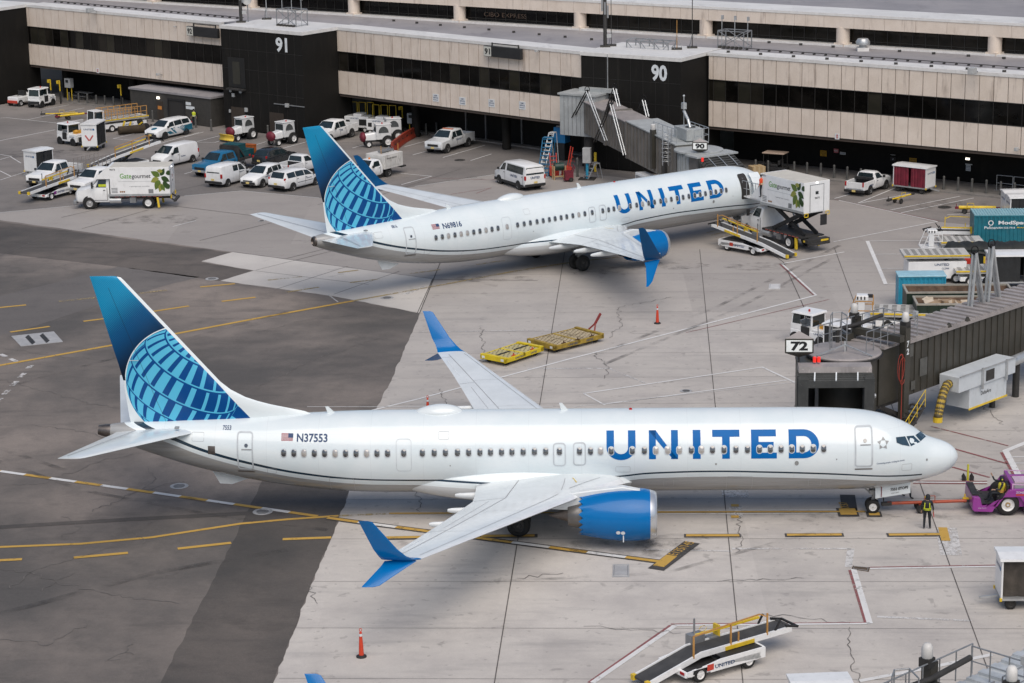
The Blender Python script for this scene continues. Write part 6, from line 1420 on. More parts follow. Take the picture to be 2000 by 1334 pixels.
    fx = sp['st'][0]; g = MB(); g.bx(fx[0]-.18, fx[0]+.05, -fx[4]*.98, fx[4]*.98, fx[1]-.04, fx[1]+.17); g.build('front_bumper', M_black() if dark_trim else M_galv(), t, bevel=.04)
    g = MB(); g.bx(fx[0]-.1, fx[0]+.03, -fx[4]*.68, fx[4]*.68, fx[1]+.2, fx[2]+.02); g.build('grille', M_black(), t, bevel=.02)
    bx_ = sp['bed'][1] if 'bed' in sp and bed else sp['st'][-1][0]; rz = sp['st'][-1][1]; rw_ = sp['st'][-1][4]
    g = MB(); g.bx(bx_-.12, bx_+.12, -rw_*1.0, rw_*1.0, rz-.05, rz+.16); g.build('rear_bumper', (M_black() if dark_trim else M_galv()), t, bevel=.04)
    for x, z in ((fx[0]+.06, fx[1]+.10), (bx_-.13, rz+.30 if 'bed' not in sp else rz+.08)):
        g = MB(); g.box((x, 0, z), (.015, .32, .16)); g.build('number_plate', M_plate(), t)
    if 'bed' in sp and bed:
        xa, xb, zt = sp['bed']; w = hw*.985; z0 = .5
        g = MB()
        g.bx(xb, xa, -w, -w+.10, z0, zt); g.bx(xb, xa, w-.10, w, z0, zt); g.bx(xb, xb+.08, -w+.1, w-.1, z0+.1, zt-.02); g.bx(xb+.05, xa, -w+.1, w-.1, z0, z0+.15); g.build('cargo_bed', paint, t, bevel=.025)
        g = MB(); g.bx(xb+.08, xa-.02, -w+.11, w-.11, z0+.16, z0+.2); g.bx(xa-.06, xa-.02, -w+.1, w-.1, z0+.2, zt-.04); g.build('bed_liner', M_black(), t)
    if amber:
        g = MB(); zt = stat(sp, .2)[3]; g.bx(.0, .22, -.55, .55, zt, zt+.09); g.build('light_bar', pm('amber_light_bar', (.55, .20, .12), .3), t, bevel=.02)
    if lettering:
        for (txt, x, z, h, wd, side, *mm) in lettering:
            g = MB()
            if side in (-1, 1):
                w = stat(sp, x)[4]+.012; g.text(txt, (x, side*w, z), (-side*-1, 0, 0) if False else ((1, 0, 0) if side < 0 else (-1, 0, 0)), (0, 0, 1), h, 0, .02, wd)
            elif side == 'rear': g.text(txt, (bx_-.135, wd/2, z), (0, -1, 0), (0, 0, 1), h, 0, .02, wd)
            g.build('lettering', mm[0] if mm else M_ink(), t)
    # door gaps and handles
    g = MB()
    for s in (-1, 1):
        for (xa, xb) in sp['side'][:2]:
            w = stat(sp, xb)[4]+.004; g.bx(xb-.012, xb+.012, s*w-.004, s*w+.004, stat(sp, xb)[1]+.2, stat(sp, xb)[2]); g.box((xb+.14, s*(w+.01), stat(sp, xb)[2]-.12), (.16, .03, .035))
    g.build('door_gaps', M_dark(), t)
    return t
WP = M_white()
NAV, TEAL = M_ink(), pm('teal_graphic', (.01, .13, .20), .35, coat=.3)
def put(t, loc, h): t.location = loc; t.rotation_euler = (0, 0, h); return t
GW = 'white airport vehicles parked by the terminal'
t = car('minivan', 'minivan', 'white security minivan with teal graphics in front of the block hut', 'minivan', WP, GW, M_black())
b = MB()
for s in (-1, 1):
    for pts in ([(-2.4, .45), (-1.2, .45), (-.2, .95), (-1.0, .98), (-2.4, 1.05)], [(.2, .42), (.9, .42), (1.3, .7), (.75, .72)], [(-.2, .42), (.1, .42), (.75, .98), (.5, 1.0)]): b.poly([(x, s*1.0, z) for x, z in (pts if s < 0 else pts[::-1])])
b.build('side_graphic', TEAL, t); b = MB(); b.text('SECURITY', (-1.3, -1.006, .60), (1, 0, .12), (0, 0, 1), .30, 0, .03, 1.7); b.text('SECURITY', (.4, 1.006, .78), (-1, 0, -.12), (0, 0, 1), .30, 0, .03, 1.7); b.build('side_lettering', M_wl(), t)
b = MB(); b.lathe([(0, 0), (0, .30)], (1.98, 0, 1.035), (.25, 0, 1), 16); b.build('hood_emblem', TEAL, t)
put(t, *by_wheels((321, 272.5), (364, 263), .9, 1))
t = car('van', 'cargo_van', 'white windowless cargo van parked behind the catering truck box', 'van', WP, GW, lettering=[('Facilities', .1, .75, .14, .6, 1), ('Facilities', -.6, .75, .14, .6, -1)]); put(t, *by_wheels((332, 327), (375.7, 317), .8, 1))
t = car('van', 'cargo_van', 'small white cargo van with one dark rear door window seen from behind', 'van', WP, GW, rearglass=(1.28, 1.66, .66), sidecargo=[(.15, -.55)], lettering=[('Terminal Ops', .3, .95, .12, .7, -1)]); put(t, *by_wheels((483, 353), (443, 365), .8, -1))
t = car('suv', 'parked_suv', 'white compact suv with black grille parked between the cargo van and the minivan', 'suv', WP, GW, lettering=[('Operations', 1.0, .8, .14, .7, 1), ('Operations', .3, .8, .14, .7, -1)]); put(t, *by_wheels((513.6, 366), (545, 356), .85, 1))
t = car('minivan', 'minivan', 'white minivan with dark windows beside the distant airliner tail', 'minivan', WP, GW, lettering=[('Terminal Ops', .2, .78, .13, .75, -1)]); b = MB(); b.bx(-.9, 1.1, -1.002, -.99, .62, .66); b.build('side_moulding', M_black(), t); put(t, *by_wheels((616, 361.6), (572, 373), .9, -1))
t = car('suv', 'parked_suv', 'dark grey suv parked behind the white compact suv', 'suv', pm('dark_grey_car_paint', (.022, .026, .03), .25, coat=.6), None); put(t, (G(538, 322).x, G(538, 322).y, 0), R(60))
t = car('regular', 'pickup_truck', 'white pickup with open black bed half hidden by the distant airliner tail', 'pickup truck', WP, GW); put(t, (G(586, 338).x, G(586, 338).y, 0), R(58))
BLUEC = pm('blue_truck_paint', (.012, .13, .26), .28, var=.06, coat=.5)
t = car('crew', 'flatbed_truck', 'blue crew cab flatbed truck with chrome bumper carrying dark green crates', 'flatbed truck', BLUEC, None, dark_trim=False, bed=False)
b = MB(); b.bx(-4.3, -1.25, -1.15, 1.15, .95, 1.12); b.bx(-1.4, -1.25, -1.1, 1.1, 1.1, 2.15); b.bar((-1.3, -1.0, 2.2), (-1.3, 1.0, 2.2), .12); b.bar((-2.2, -1.0, 1.1), (-1.4, -1.0, 2.1), .1); b.bar((-2.2, 1.0, 1.1), (-1.4, 1.0, 2.1), .1); b.build('flatbed', M_dark(), t)
b = MB(); b.bx(-2.2, -1.4, .62, 1.02, .45, .9); b.bx(-2.2, -1.4, -1.02, -.62, .45, .9); b.build('side_locker', M_grey(), t)
fb = put(t, *by_wheels((402, 350), (491, 327.5), .92, 1))
def on(parent_t, x, y, z): return Matrix.Translation(parent_t.location) @ Matrix.Rotation(parent_t.rotation_euler.z, 4, 'Z') @ Vector((x, y, z))
GRN = pm('dark_teal_crate', (.006, .065, .075), .5, var=.15, dirt=.15)
def crate(l, par, c, d, mat, straps=True):
    t = thing('crate', l, 'crate', on(par, *c), par.rotation_euler.z, 'crates on the flatbed'); b = MB(); b.bx(-d[0]/2, d[0]/2, -d[1]/2, d[1]/2, 0, d[2]-.1); b.build('box', mat, t, bevel=.02); b = MB(); b.bx(-d[0]/2-.02, d[0]/2+.02, -d[1]/2-.02, d[1]/2+.02, d[2]-.1, d[2]); b.build('lid', mat, t, bevel=.02)
    if straps:
        b = MB(); b.bar((-d[0]*.3, -d[1]/2-.02, .02), (-d[0]*.3, -d[1]/2-.02, d[2]), .05, .02); b.bar((d[0]*.3, -d[1]/2-.02, .02), (d[0]*.3, -d[1]/2-.02, d[2]), .05, .02); b.build('strap', M_yel(), t)
crate('upper dark green crate on the blue flatbed, nearest its cab', fb, (-2.0, 0, 1.72), (1.15, 1.7, .6), GRN); crate('lower long dark green crate on the blue flatbed', fb, (-2.55, 0, 1.13), (2.2, 1.8, .58), GRN); crate('orange box at the tail end of the blue flatbed', fb, (-3.95, .1, 1.13), (.5, 1.3, .85), pm('orange_box_paint', (.36, .09, .015), .55, dirt=.2), False)
p = on(fb, -3.0, -.55, 1.73); t = thing('short_ladder', 'short metal ladder lying on the dark green crates of the flatbed', 'ladder', p, fb.rotation_euler.z+.2); b = MB(); b.bar((-.8, 0, .05), (.8, 0, .45), .06); b.bar((-.8, .35, .05), (.8, .35, .45), .06)
b.build('ladder_rails', M_galv(), t); b = MB()
for i in range(6): x = -.7+i*.28; b.bar((x, 0, .25+x*.25), (x, .35, .25+x*.25), .04)
b.build('rungs', M_galv(), t)
t = car('crew', 'pickup_truck', 'silver white crew cab pickup with light bar facing the distant airliner', 'pickup truck', pm('silver_white_paint', (.62, .64, .65), .3, var=.05, dirt=.25, coat=.3), GW, dark_trim=False, amber=True, lettering=[('UNITED', .3, .95, .16, .9, 1)]); put(t, *by_wheels((871, 300), (917, 286), .95, 1))
t = car('crew', 'pickup_truck', 'white crew cab pickup beside the gate 91 tower behind the distant tail fin', 'pickup truck', WP, GW, lettering=[('OPS', .2, .9, .2, .5, 1)]); put(t, *by_wheels((646, 280), (686, 268.5), .95, 1))
t = car('crew', 'pickup_truck', 'white crew cab pickup behind the far left belt loader', 'pickup truck', WP, GW); put(t, (G(106, 357).x, G(106, 357).y, 0), heading(G(148, 352), G(95, 368)))
t = car('crew', 'pickup_truck', 'white pickup whose grille shows just ahead of the catering truck cab', 'pickup truck', WP, GW, dark_trim=False); put(t, (G(190, 371).x, G(190, 371).y, 0), heading(G(240, 352), G(160, 374)))
t = car('regular', 'pickup_truck', 'white regular cab pickup with dark bed and red tail lights beside the maroon curtained cart', 'pickup truck', WP, GW, lettering=[('UNITED', -1.6, .72, .14, .7, -1)]); b = MB(); b.bx(-1.0, -.64, -.8, .8, 1.14, 1.32); b.build('tool_box', M_black(), t); put(t, *by_wheels((1730, 368.7), (1695.6, 381), .8, -1))
t = car('bigvan', 'passenger_van', 'white passenger van with black windows seen from behind in front of gate 91 bay', 'van', WP, GW, rearglass=(1.38, 1.98, .86), lettering=[('UNITED', -.3, .98, .2, 1.2, 1)]); b = MB(); b.text('UNITED', (-2.83, .45, 1.02), (0, -1, 0), (0, 0, 1), .2, 0, .02, .9); b.build('rear_lettering', NAV, t); b = MB(); b.bx(-2.6, 2.5, -1.035, 1.035, .30, .52); b.build('lower_cladding', M_black(), t); put(t, *by_wheels((978.6, 359), (1013, 370), .9, 1))
# utility service truck with box body
t = car('regular', 'service_truck', 'white utility truck with boxy service body right of the distant tail fin', 'utility truck', WP, GW, bed=False)
b = MB(); b.bx(-3.3, -.7, -1.05, 1.05, .75, 2.0); sb = b.build('service_body', pm('scuffed_white_body', (.62, .61, .58), .45, var=.1, dirt=.6), t, bevel=.03); b = MB()
for x in (-2.9, -2.2, -1.5):
    for s in (-1, 1): b.bx(x, x+.6, s*1.06-.01, s*1.06+.01, 1.0, 1.85)
b.build('locker_door', pm('scuffed_white_body', (.62, .61, .58), .45), sb); b = MB(); b.text('HANGER SERVICES', (-1.0, 1.08, 1.6), (-1, 0, 0), (0, 0, 1), .12, 0, .01, 1.4); b.build('lettering', M_blk(), sb)
b = MB(); b.bx(-3.9, -3.3, -.9, .9, .55, .68); b.build('rear_step', M_dark(), t); b = MB(); b.lathe([(0, .4), (.1, .4)], (-2.6, .2, 2.1), (0, 1, .2), 16); b.box((-2.2, 0, 2.15), (1.6, .5, .12)); b.build('roof_reel', M_grey(), t); b = MB(); b.cyl((.1, 0, 1.72), (.1, 0, 1.86), .09, .08, 10); b.build('amber_beacon', pm('amber_lens', (.7, .2, .02), .3), t)
for x, y in ((-1.2, .3), (-3.2, .6)):
    b = MB(); b.cyl((x, y, 2.0), (x, y, 2.7), .03, .03, 6); b.build('flag_rod', M_ora(), t)
put(t, *by_wheels((716, 356), (768, 342.7), .85, 1, mid=-.25))
# ---- catering trucks
LEAFM = [pm('leaf_mid', (.10, .16, .02), .5), pm('leaf_dark', (.02, .055, .008), .5), pm('leaf_pale', (.26, .27, .05), .5)]
def leaf(mb, c, l, w, ang, mi, P):
    pts = []; n = 9
    for i in range(n): s = i/(n-1); pts.append((s*l, w*math.sin(math.pi*s**.8)))
    for i in range(n-2, 0, -1): s = i/(n-1); pts.append((s*l, -w*math.sin(math.pi*s**.8)))
    ca, sa = math.cos(R(ang)), math.sin(R(ang)); mb.poly([P(c[0]+x*ca-y*sa, c[1]+x*sa+y*ca) for x, y in pts], mi)
def livery(parent, P, mirror, num):
    """catering company artwork on a box side; P(u, v) maps metres along (forward to rear) and up"""
    b = MB()
    L_ = [((4.3,1.6),.85,.24,150,0),((4.35,1.65),.7,.2,60,1),((4.4,1.55),.8,.22,-30,1),((4.2,1.45),.75,.24,205,2),((4.25,1.3),.9,.26,-115,0),((4.6,1.25),.8,.2,-70,1),((4.45,1.0),.75,.2,-110,2),((4.8,1.8),.6,.2,20,1),((4.35,.9),.6,.17,-60,0),((4.9,1.0),.5,.16,-80,1),((4.55,2.0),.5,.16,170,2)]
    for i, (c, l, w_, a, m_) in enumerate(L_): leaf(b, c, l, w_, a, m_, lambda u, v, i=i: P(min(u, 5.15), v, i*.0012))
    b.build('leaf_artwork', LEAFM, parent)
    def txt(s, u, v, h, wd, mat, bold=.01):
        b = MB(); o = P(u, v, .004); xd = P(u+1, v, .004)-o
        b.text(s, o, xd, (0, 0, 1), h, 0, bold, wd); b.build('lettering', mat, parent)
    gr = pm('logo_green', (.12, .34, .05), .5); dk = pm('logo_dark_grey', (.035, .04, .045), .5)
    if not mirror: txt('Gate', 1.0, 1.45, .42, .95, gr, .012); txt('gourmet', 1.98, 1.36, .40, 1.55, dk, .012)
    else: txt('Gate', 1.98, 1.45, .42, -.95, gr)
    b = MB(); b.poly([P(.85, 1.2, .003), P(3.55, 1.2, .003), P(3.55, 1.215, .003), P(.85, 1.215, .003)]); b.build('rule_line', M_grey(), parent)
    txt('a gategroup member', 1.75, .72, .13, 1.7, M_grey(), 0); txt(num, .18, 2.12, .15, .45, dk, .02)
    b = MB()
    for k in range(4): b.poly([P(.25, .62-k*.12, .003), P(.75, .62-k*.12, .003), P(.75, .68-k*.12, .003), P(.25, .68-k*.12, .003)])
    b.poly([P(3.3, .2, .003), P(3.7, .2, .003), P(3.7, .55, .003), P(3.3, .55, .003)]); b.build('small_print', M_grey(), parent)
    b = MB()
    for k in range(3): o = P(1.0+.15*k, .35, .004); xd = P(2, .35, .004)-P(1, .35, .004); b.poly([o+xd*(.07*math.cos(a))+Vector((0, 0, .07*math.sin(a))) for a in [i*.52 for i in range(12)]])
    b.build('round_stickers', pm('sticker_brown', (.28, .12, .03), .5), parent)
def catering(label, raised, num):
    t = thing('catering_truck', label, 'catering truck', (0, 0, 0), 0, 'catering trucks'); wb = 2.42
    b = MB(); b.bx(-4.1, 2.1, -.45, .45, .75, .98); b.bx(-3.9, .7, -1.1, 1.1, .98, 1.08); ch = b.build('chassis', M_dark(), t)
    b = MB()
    for s in (-1, 1):
        for k in range(9): b.bx(-3.6+k*.45, -3.3+k*.45, s*1.1-.01, s*1.1+.012, 1.0, 1.06)
    b.build('reflector_strip', pm('reflector_red_white', (.45, .12, .1), .4), ch)
    # conventional cab: bonnet + cabin
    b = MB(); rings = []
    for x, z0, z1, z2, w, wt in ((3.62,.75,1.35,1.42,.72,.5),(3.45,.62,1.5,1.6,.92,.7),(2.35,.62,1.72,1.82,1.02,.82),(2.15,.6,1.78,1.92,1.08,.86),(1.68,.6,1.8,2.5,1.1,.84),(.95,.6,1.8,2.58,1.1,.84),(.75,.6,1.8,2.52,1.1,.86)):
        r_ = [(-w*.95, z0), (-w, z0+.15), (-w, (z0+z1)/2), (-w*.98, z1), (-wt-.03, z2-.08), (-wt+.12, z2)]; rings.append([(x, y, z) for y, z in r_]+[(x, -y, z) for y, z in r_[::-1]])
    b.loft(rings); cab = b.build('cab', WP, t, 40)
    b = MB(); b.poly([(2.17, -.84, 1.95), (2.17, .84, 1.95), (1.72, .76, 2.5), (1.72, -.76, 2.5)]); b.build('windscreen', M_glass(), cab)
    for s in (-1, 1):
        b = MB(); p = [(1.85, s*1.09, 1.84), (1.0, s*1.105, 1.84), (1.0, s*.9, 2.45), (1.6, s*.9, 2.45)]; b.poly(p if s < 0 else p[::-1]); b.build('side_window', M_glass(), cab)
        b = MB(); b.bx(.92, 2.0, s*1.105-.01, s*1.105+.01, .75, .78); b.bx(.9, .93, s*1.105-.01, s*1.105+.01, .75, 1.8); b.box((1.15, s*1.12, 1.6), (.16, .03, .05)); b.build('door_gap', M_dark(), cab)
        b = MB(); b.hexa([(3.3, s*.9-.07, 1.22), (3.63, s*.6-.07, 1.2), (3.63, s*.6+.07, 1.2), (3.3, s*.9+.07, 1.22), (3.28, s*.88-.07, 1.42), (3.55, s*.6-.07, 1.38), (3.55, s*.6+.07, 1.38), (3.28, s*.88+.07, 1.42)]); b.build('headlight', M_lampw(), cab)
        b = MB(); b.box((2.1, s*1.32, 2.05), (.12, .22, .5)); b.bar((2.0, s*1.05, 1.9), (2.1, s*1.3, 2.0), .05); b.build('mirror', M_black(), cab)
        b = MB(); b.cyl((-.35, s*.95, .72), (.75, s*.95, .72), .26, .26, 14) if s < 0 else b.cyl((-.2, s*.95, .72), (.75, s*.95, .72), .24, .24, 14); b.build('fuel_tank', M_galv(), ch, 40)
        b = MB(); b.bx(-1.4, -.9, s*.85-.15, s*.85+.15, .5, .95); b.build('battery_box', M_grey(), ch)
        b = MB(); b.bar((-3.2, s*1.0, 1.0), (-3.3, s*1.05, .1), .16); b.build('stabiliser_leg', M_yel(), ch)
        for x, ws in ((wb, (.97,)), (-wb, (.95, .6))):
            for y in ws: wheel_part(t, 'wheel', (x, s*y, .5), .5, .28, M_rimw() if x < 0 else M_rim(), 22)
        b = MB(); b.cyl((wb, s*.6, .54), (wb, s*1.0, .54), .6, .6, 20); b.build('wheel_arch', M_black(), t)
    b = MB(); b.bx(3.5, 3.78, -1.1, 1.1, .45, .75); b.build('front_bumper', M_grey(), t, bevel=.04); b = MB(); b.bx(3.56, 3.66, -.45, .45, .85, 1.3); b.build('grille', M_black(), t)
    b = MB(); b.bx(-4.7, -4.5, -1.0, 1.0, .55, .72); b.bar((-4.1, -.7, .9), (-4.55, -.7, .62), .1); b.bar((-4.1, .7, .9), (-4.55, .7, .62), .1); b.build('rear_bumper', M_dark(), t)
    # box
    z0 = 2.92 if raised else 1.12; x0, x1 = -4.3, .62; h = 2.38 if not raised else 2.3; sh = 1.15 if raised else 0
    x0 += sh*.0; b = MB()
    if raised:
        b.bx(x0, x1+.2, -1.22, 1.22, z0, z0+h)
        b.prism([(x1+.2, z0+.25), (x1+.2, z0+1.5), (x1+1.45, z0+.25)], -1.22, -1.17); b.prism([(x1+.2, z0+.25), (x1+.2, z0+1.5), (x1+1.45, z0+.25)], 1.17, 1.22); b.bx(x1+.2, x1+2.3, -1.17, 1.17, z0+.15, z0+.25)
    else:
        b.bx(x0, x1, -1.22, 1.22, z0, z0+h); b.prism([(x1, z0+1.42), (x1, z0+h), (x1+.2, z0+h), (x1+1.3, z0+1.45), (x1+1.3, z0+1.42)], -1.22, 1.22)
    box = b.build('cargo_box', WP, t, bevel=.025)
    b = MB(); b.bx(x0+.02, x1-.02, -1.20, 1.20, z0+h, z0+h+.012); b.build('box_roof', pm('cream_box_roof', (.60, .57, .50), .5, var=.08, dirt=.25), box)
    b = MB()
    for s in (-1, 1): b.bx(x0, x1+.2, s*1.225-.012, s*1.225+.012, z0-.02, z0+.16)
    b.build('rub_rail', M_galv(), box)
    for s in (-1, 1):
        # the artwork runs front to rear on both sides
        if s > 0: P = lambda u, v, e=0.0: Vector((x1+.15-u, 1.226+e, z0+v))
        else: P = lambda u, v, e=0.0: Vector((x0+.05+u, -1.226-e, z0+v))
        livery(box, P, False, num)
    b = MB(); b.bx(x0-.02, x0, -.62, .62, z0+.08, z0+2.05); rd = b.build('rear_door', WP, box)
    b = MB(); b.bx(x0-.03, x0-.005, -.66, -.62, z0+.08, z0+2.08); b.bx(x0-.03, x0-.005, .62, .66, z0+.08, z0+2.08); b.bx(x0-.03, x0-.005, -.66, .66, z0+2.05, z0+2.09); b.build('door_frame', M_grey(), rd)
    b = MB(); b.bx(x0-.03, x0-.02, -.14, .14, z0+1.35, z0+1.58); b.build('door_window', M_glass(), rd)
    b = MB(); b.text(num, (x0-.03, .2, z0+1.0), (0, -1, 0), (0, 0, 1), .15, 0, .02, .45); b.build('lettering', M_blk(), rd)
    b = MB(); b.box((x0-.03, 0, z0+2.2), (.05, .16, .08)); b.build('rear_lamp', pm('lit_white_lamp', (1, 1, 1), .4, emit=1.6), box)
    for s in (-1, 1): b = MB(); b.loop([(x0-.05, s*1.0-.16, z0-.25), (x0-.05, s*1.0+.16, z0-.25), (x0-.05, s*1.0+.16, z0), (x0-.05, s*1.0-.16, z0)], .03, 5); b.build('step_loop', M_yel(), box)
    if raised:
        b = MB()
        for s in (-1, 1):
            b.bar((-3.7, s*.6, 1.15), (-.2, s*.6, z0-.1), .12, .3); b.bar((-.2, s*.75, 1.15), (-3.7, s*.75, z0-.1), .12, .3)
        b.bx(-3.9, .3, -.9, .9, z0-.22, z0-.02); b.build('scissor_lift', M_black(), t)
        b = MB(); b.bar((.2, -1.0, z0), (-1.1, -1.0, 1.05), .09); b.build('lift_brace', M_grey(), t)
        b = MB(); xx = x1+.2
        for s in (-1, 1): rail(b, even([(xx+.1, s*1.15, z0+.25), (xx+2.25, s*1.15, z0+.25)], .5), 1.15, .03)
        for y in (-1.15, -.6): b.bar((xx+2.25, y, z0+.25), (xx+2.25, y, z0+1.4), .05)
        b.build('platform_railing', M_galv(), box, 40); b = MB()
        for x in (xx+2.25, xx+1.0): b.bar((x, -1.17, z0+.25), (x, -1.17, z0+1.45), .07)
        b.build('railing_post', M_ora(), box)
        b = MB(); b.bx(-4.6, -4.1, -1.05, 1.05, .72, .98); tb = b.build('tail_beam', M_dark(), t); b = MB(); b.bx(-4.62, -4.6, -.9, -.2, .78, .92); b.bx(-4.3, -4.12, 1.05, 1.07, .78, .92); b.build('yellow_marker', M_yel(), tb); b = MB(); b.bx(-3.2, -3.17, -1.15, -.5, 2.1, 2.9) if False else b.bx(-4.4, -4.37, -.9, -.3, z0-1.0, z0-.2); b.build('mud_flap', M_black(), t)
    else:
        b = MB(); b.text('', (0, 0, 0), (1, 0, 0), (0, 0, 1), 1) if False else None
        b.bx(.98, 1.6, 1.118, 1.122, 1.9, 2.1); b.build('vest_in_cab', pm('hi_vis_yellow', (.55, .62, .03), .6), cab)
    return t
def catset(t, fp, rp, half): put(t, *by_wheels(fp, rp, half, 1))
catset(catering('white catering truck with leaf artwork, box lowered, parked among the vans at left', False, '9073'), (176.7, 409), (289.8, 407.6), 1.05)
catset(catering('white catering truck with its box raised on a scissor lift at the far airliner door', True, '9071'), (1453, 462), (1549, 488), 1.05)
# ---- farm type tractors with cloth cabs
def tractor(label, plow=None, cover=True, g='small white cab tractors'):
    t = thing('tractor', label, 'tractor', (0, 0, 0), 0, g)
    b = MB(); b.bx(-1.1, 1.0, -.22, .22, .5, .8); b.build('chassis', M_dark(), t)
    b = MB(); b.loft([[(x, -w, z0), (x, w, z0), (x, w, z1-.1), (x, w*.8, z1), (x, -w*.8, z1), (x, -w, z1-.1)] for x, w, z0, z1 in ((1.5, .3, .75, 1.15), (1.4, .36, .68, 1.25), (.35, .38, .68, 1.38), (.25, .38, .68, 1.38))]); b.build('bonnet', M_white(), t, 35)
    b = MB(); b.loft([[(x, -w, .75), (x, w, .75), (x, w*.96, 1.4), (x, wt, zt), (x, -wt, zt), (x, -w*.96, 1.4)] for x, w, wt, zt in ((.32, .62, .55, 2.02), (.2, .66, .58, 2.1), (-1.0, .68, .6, 2.1), (-1.1, .64, .56, 2.02))]); cab = b.build('cab', pm('white_cab_cloth', (.62, .63, .63), .6, var=.1, dirt=.35), t, 30)
    b = MB(); b.bx(-1.15, .36, -.64, .64, 2.1, 2.17); b.build('cab_roof', M_white(), cab, bevel=.03)
    b = MB(); b.poly([(.345, -.5, 1.42), (.345, .5, 1.42), (.335, .48, 1.98), (.335, -.48, 1.98)]); b.build('windscreen', M_glass(), cab)
    for s in (-1, 1):
        b = MB(); pts = [(.12, 1.35), (-.85, 1.35)]+[(-.37+.49*math.cos(a), 1.35+.6*math.sin(a)) for a in [math.pi*k/8 for k in range(7, 0, -1)]]; q = [(x, s*(.665-(z-1.35)*.10), z) for x, z in pts]; b.poly(q if s < 0 else q[::-1]); b.build('side_window', pm('cloudy_cab_window', (.06, .065, .065), .25), cab)
        wheel_part(t, 'wheel', (-.75, s*.68, .52), .52, .32, M_rimw(), 20); wheel_part(t, 'wheel', (1.05, s*.52, .34), .34, .22, M_rimw(), 18)
        b = MB(); b.lathe([(0, .56), (.3, .56), (.3, .6), (0, .6)], (-.75, s*.68-.15, .52), (0, 1, 0), 20); b.build('mudguard', M_black(), t, 40)
    b = MB(); b.cyl((-.3, .3, 2.17), (-.3, .3, 2.3), .07, .06, 8); b.build('beacon', M_lampr(), t)
    if cover: b = MB(); b.sph((1.5, 0, .95), .5, 12, 0, (.65, 1.15, .95)); b.build('nose_cover', M_maroon(), t, 60)
    if plow:
        b = MB(); rings = [[(1.95+.18*(1-(2*k-1)**2)*-1+.12, y, .18+.62*k) for k in [i/6 for i in range(7)]] for y in (-.95, .95)]
        A, B_ = [b.vert(p) for p in rings[0]], [b.vert(p) for p in rings[1]]
        for i in range(6): b.face((A[i], A[i+1], B_[i+1], B_[i]))
        o = b.build('plow_blade', pm('plow_yellow', (.75, .52, .06), .45, dirt=.15), t, 60); so_ = o.modifiers.new('thick', 'SOLIDIFY'); so_.thickness = .05
        b = MB(); b.bar((1.4, -.3, .6), (1.9, -.3, .4), .08); b.bar((1.4, .3, .6), (1.9, .3, .4), .08); b.bx(1.9, 2.1, -.9, .9, .1, .17); b.build('plow_frame', M_dark(), t)
    return t
def by_rear(u, v, h, half, rx):
    p = G(u, v); d = Vector((math.cos(h), math.sin(h), 0)); n = Vector((-d.y, d.x, 0)); c = p-n*half-d*rx; return (c.x, c.y, 0), h
put(tractor('white cab tractor carrying a yellow snow plow blade', True), *by_rear(495.5, 272, R(-128), .84, -.75))
put(tractor('white cab tractor with maroon nose cover left of the distant tail fin'), *by_rear(575, 281, R(-128), .84, -.75))
put(tractor('white cab tractor beside the orange barriers, nearest the service truck'), *by_wheels((723, 289), (756, 287), .62, 1, mid=.15))
put(tractor('white cab tractor standing just behind another at the orange barriers', cover=False), *by_wheels((742, 277), (777, 275), .62, 1, mid=.15))
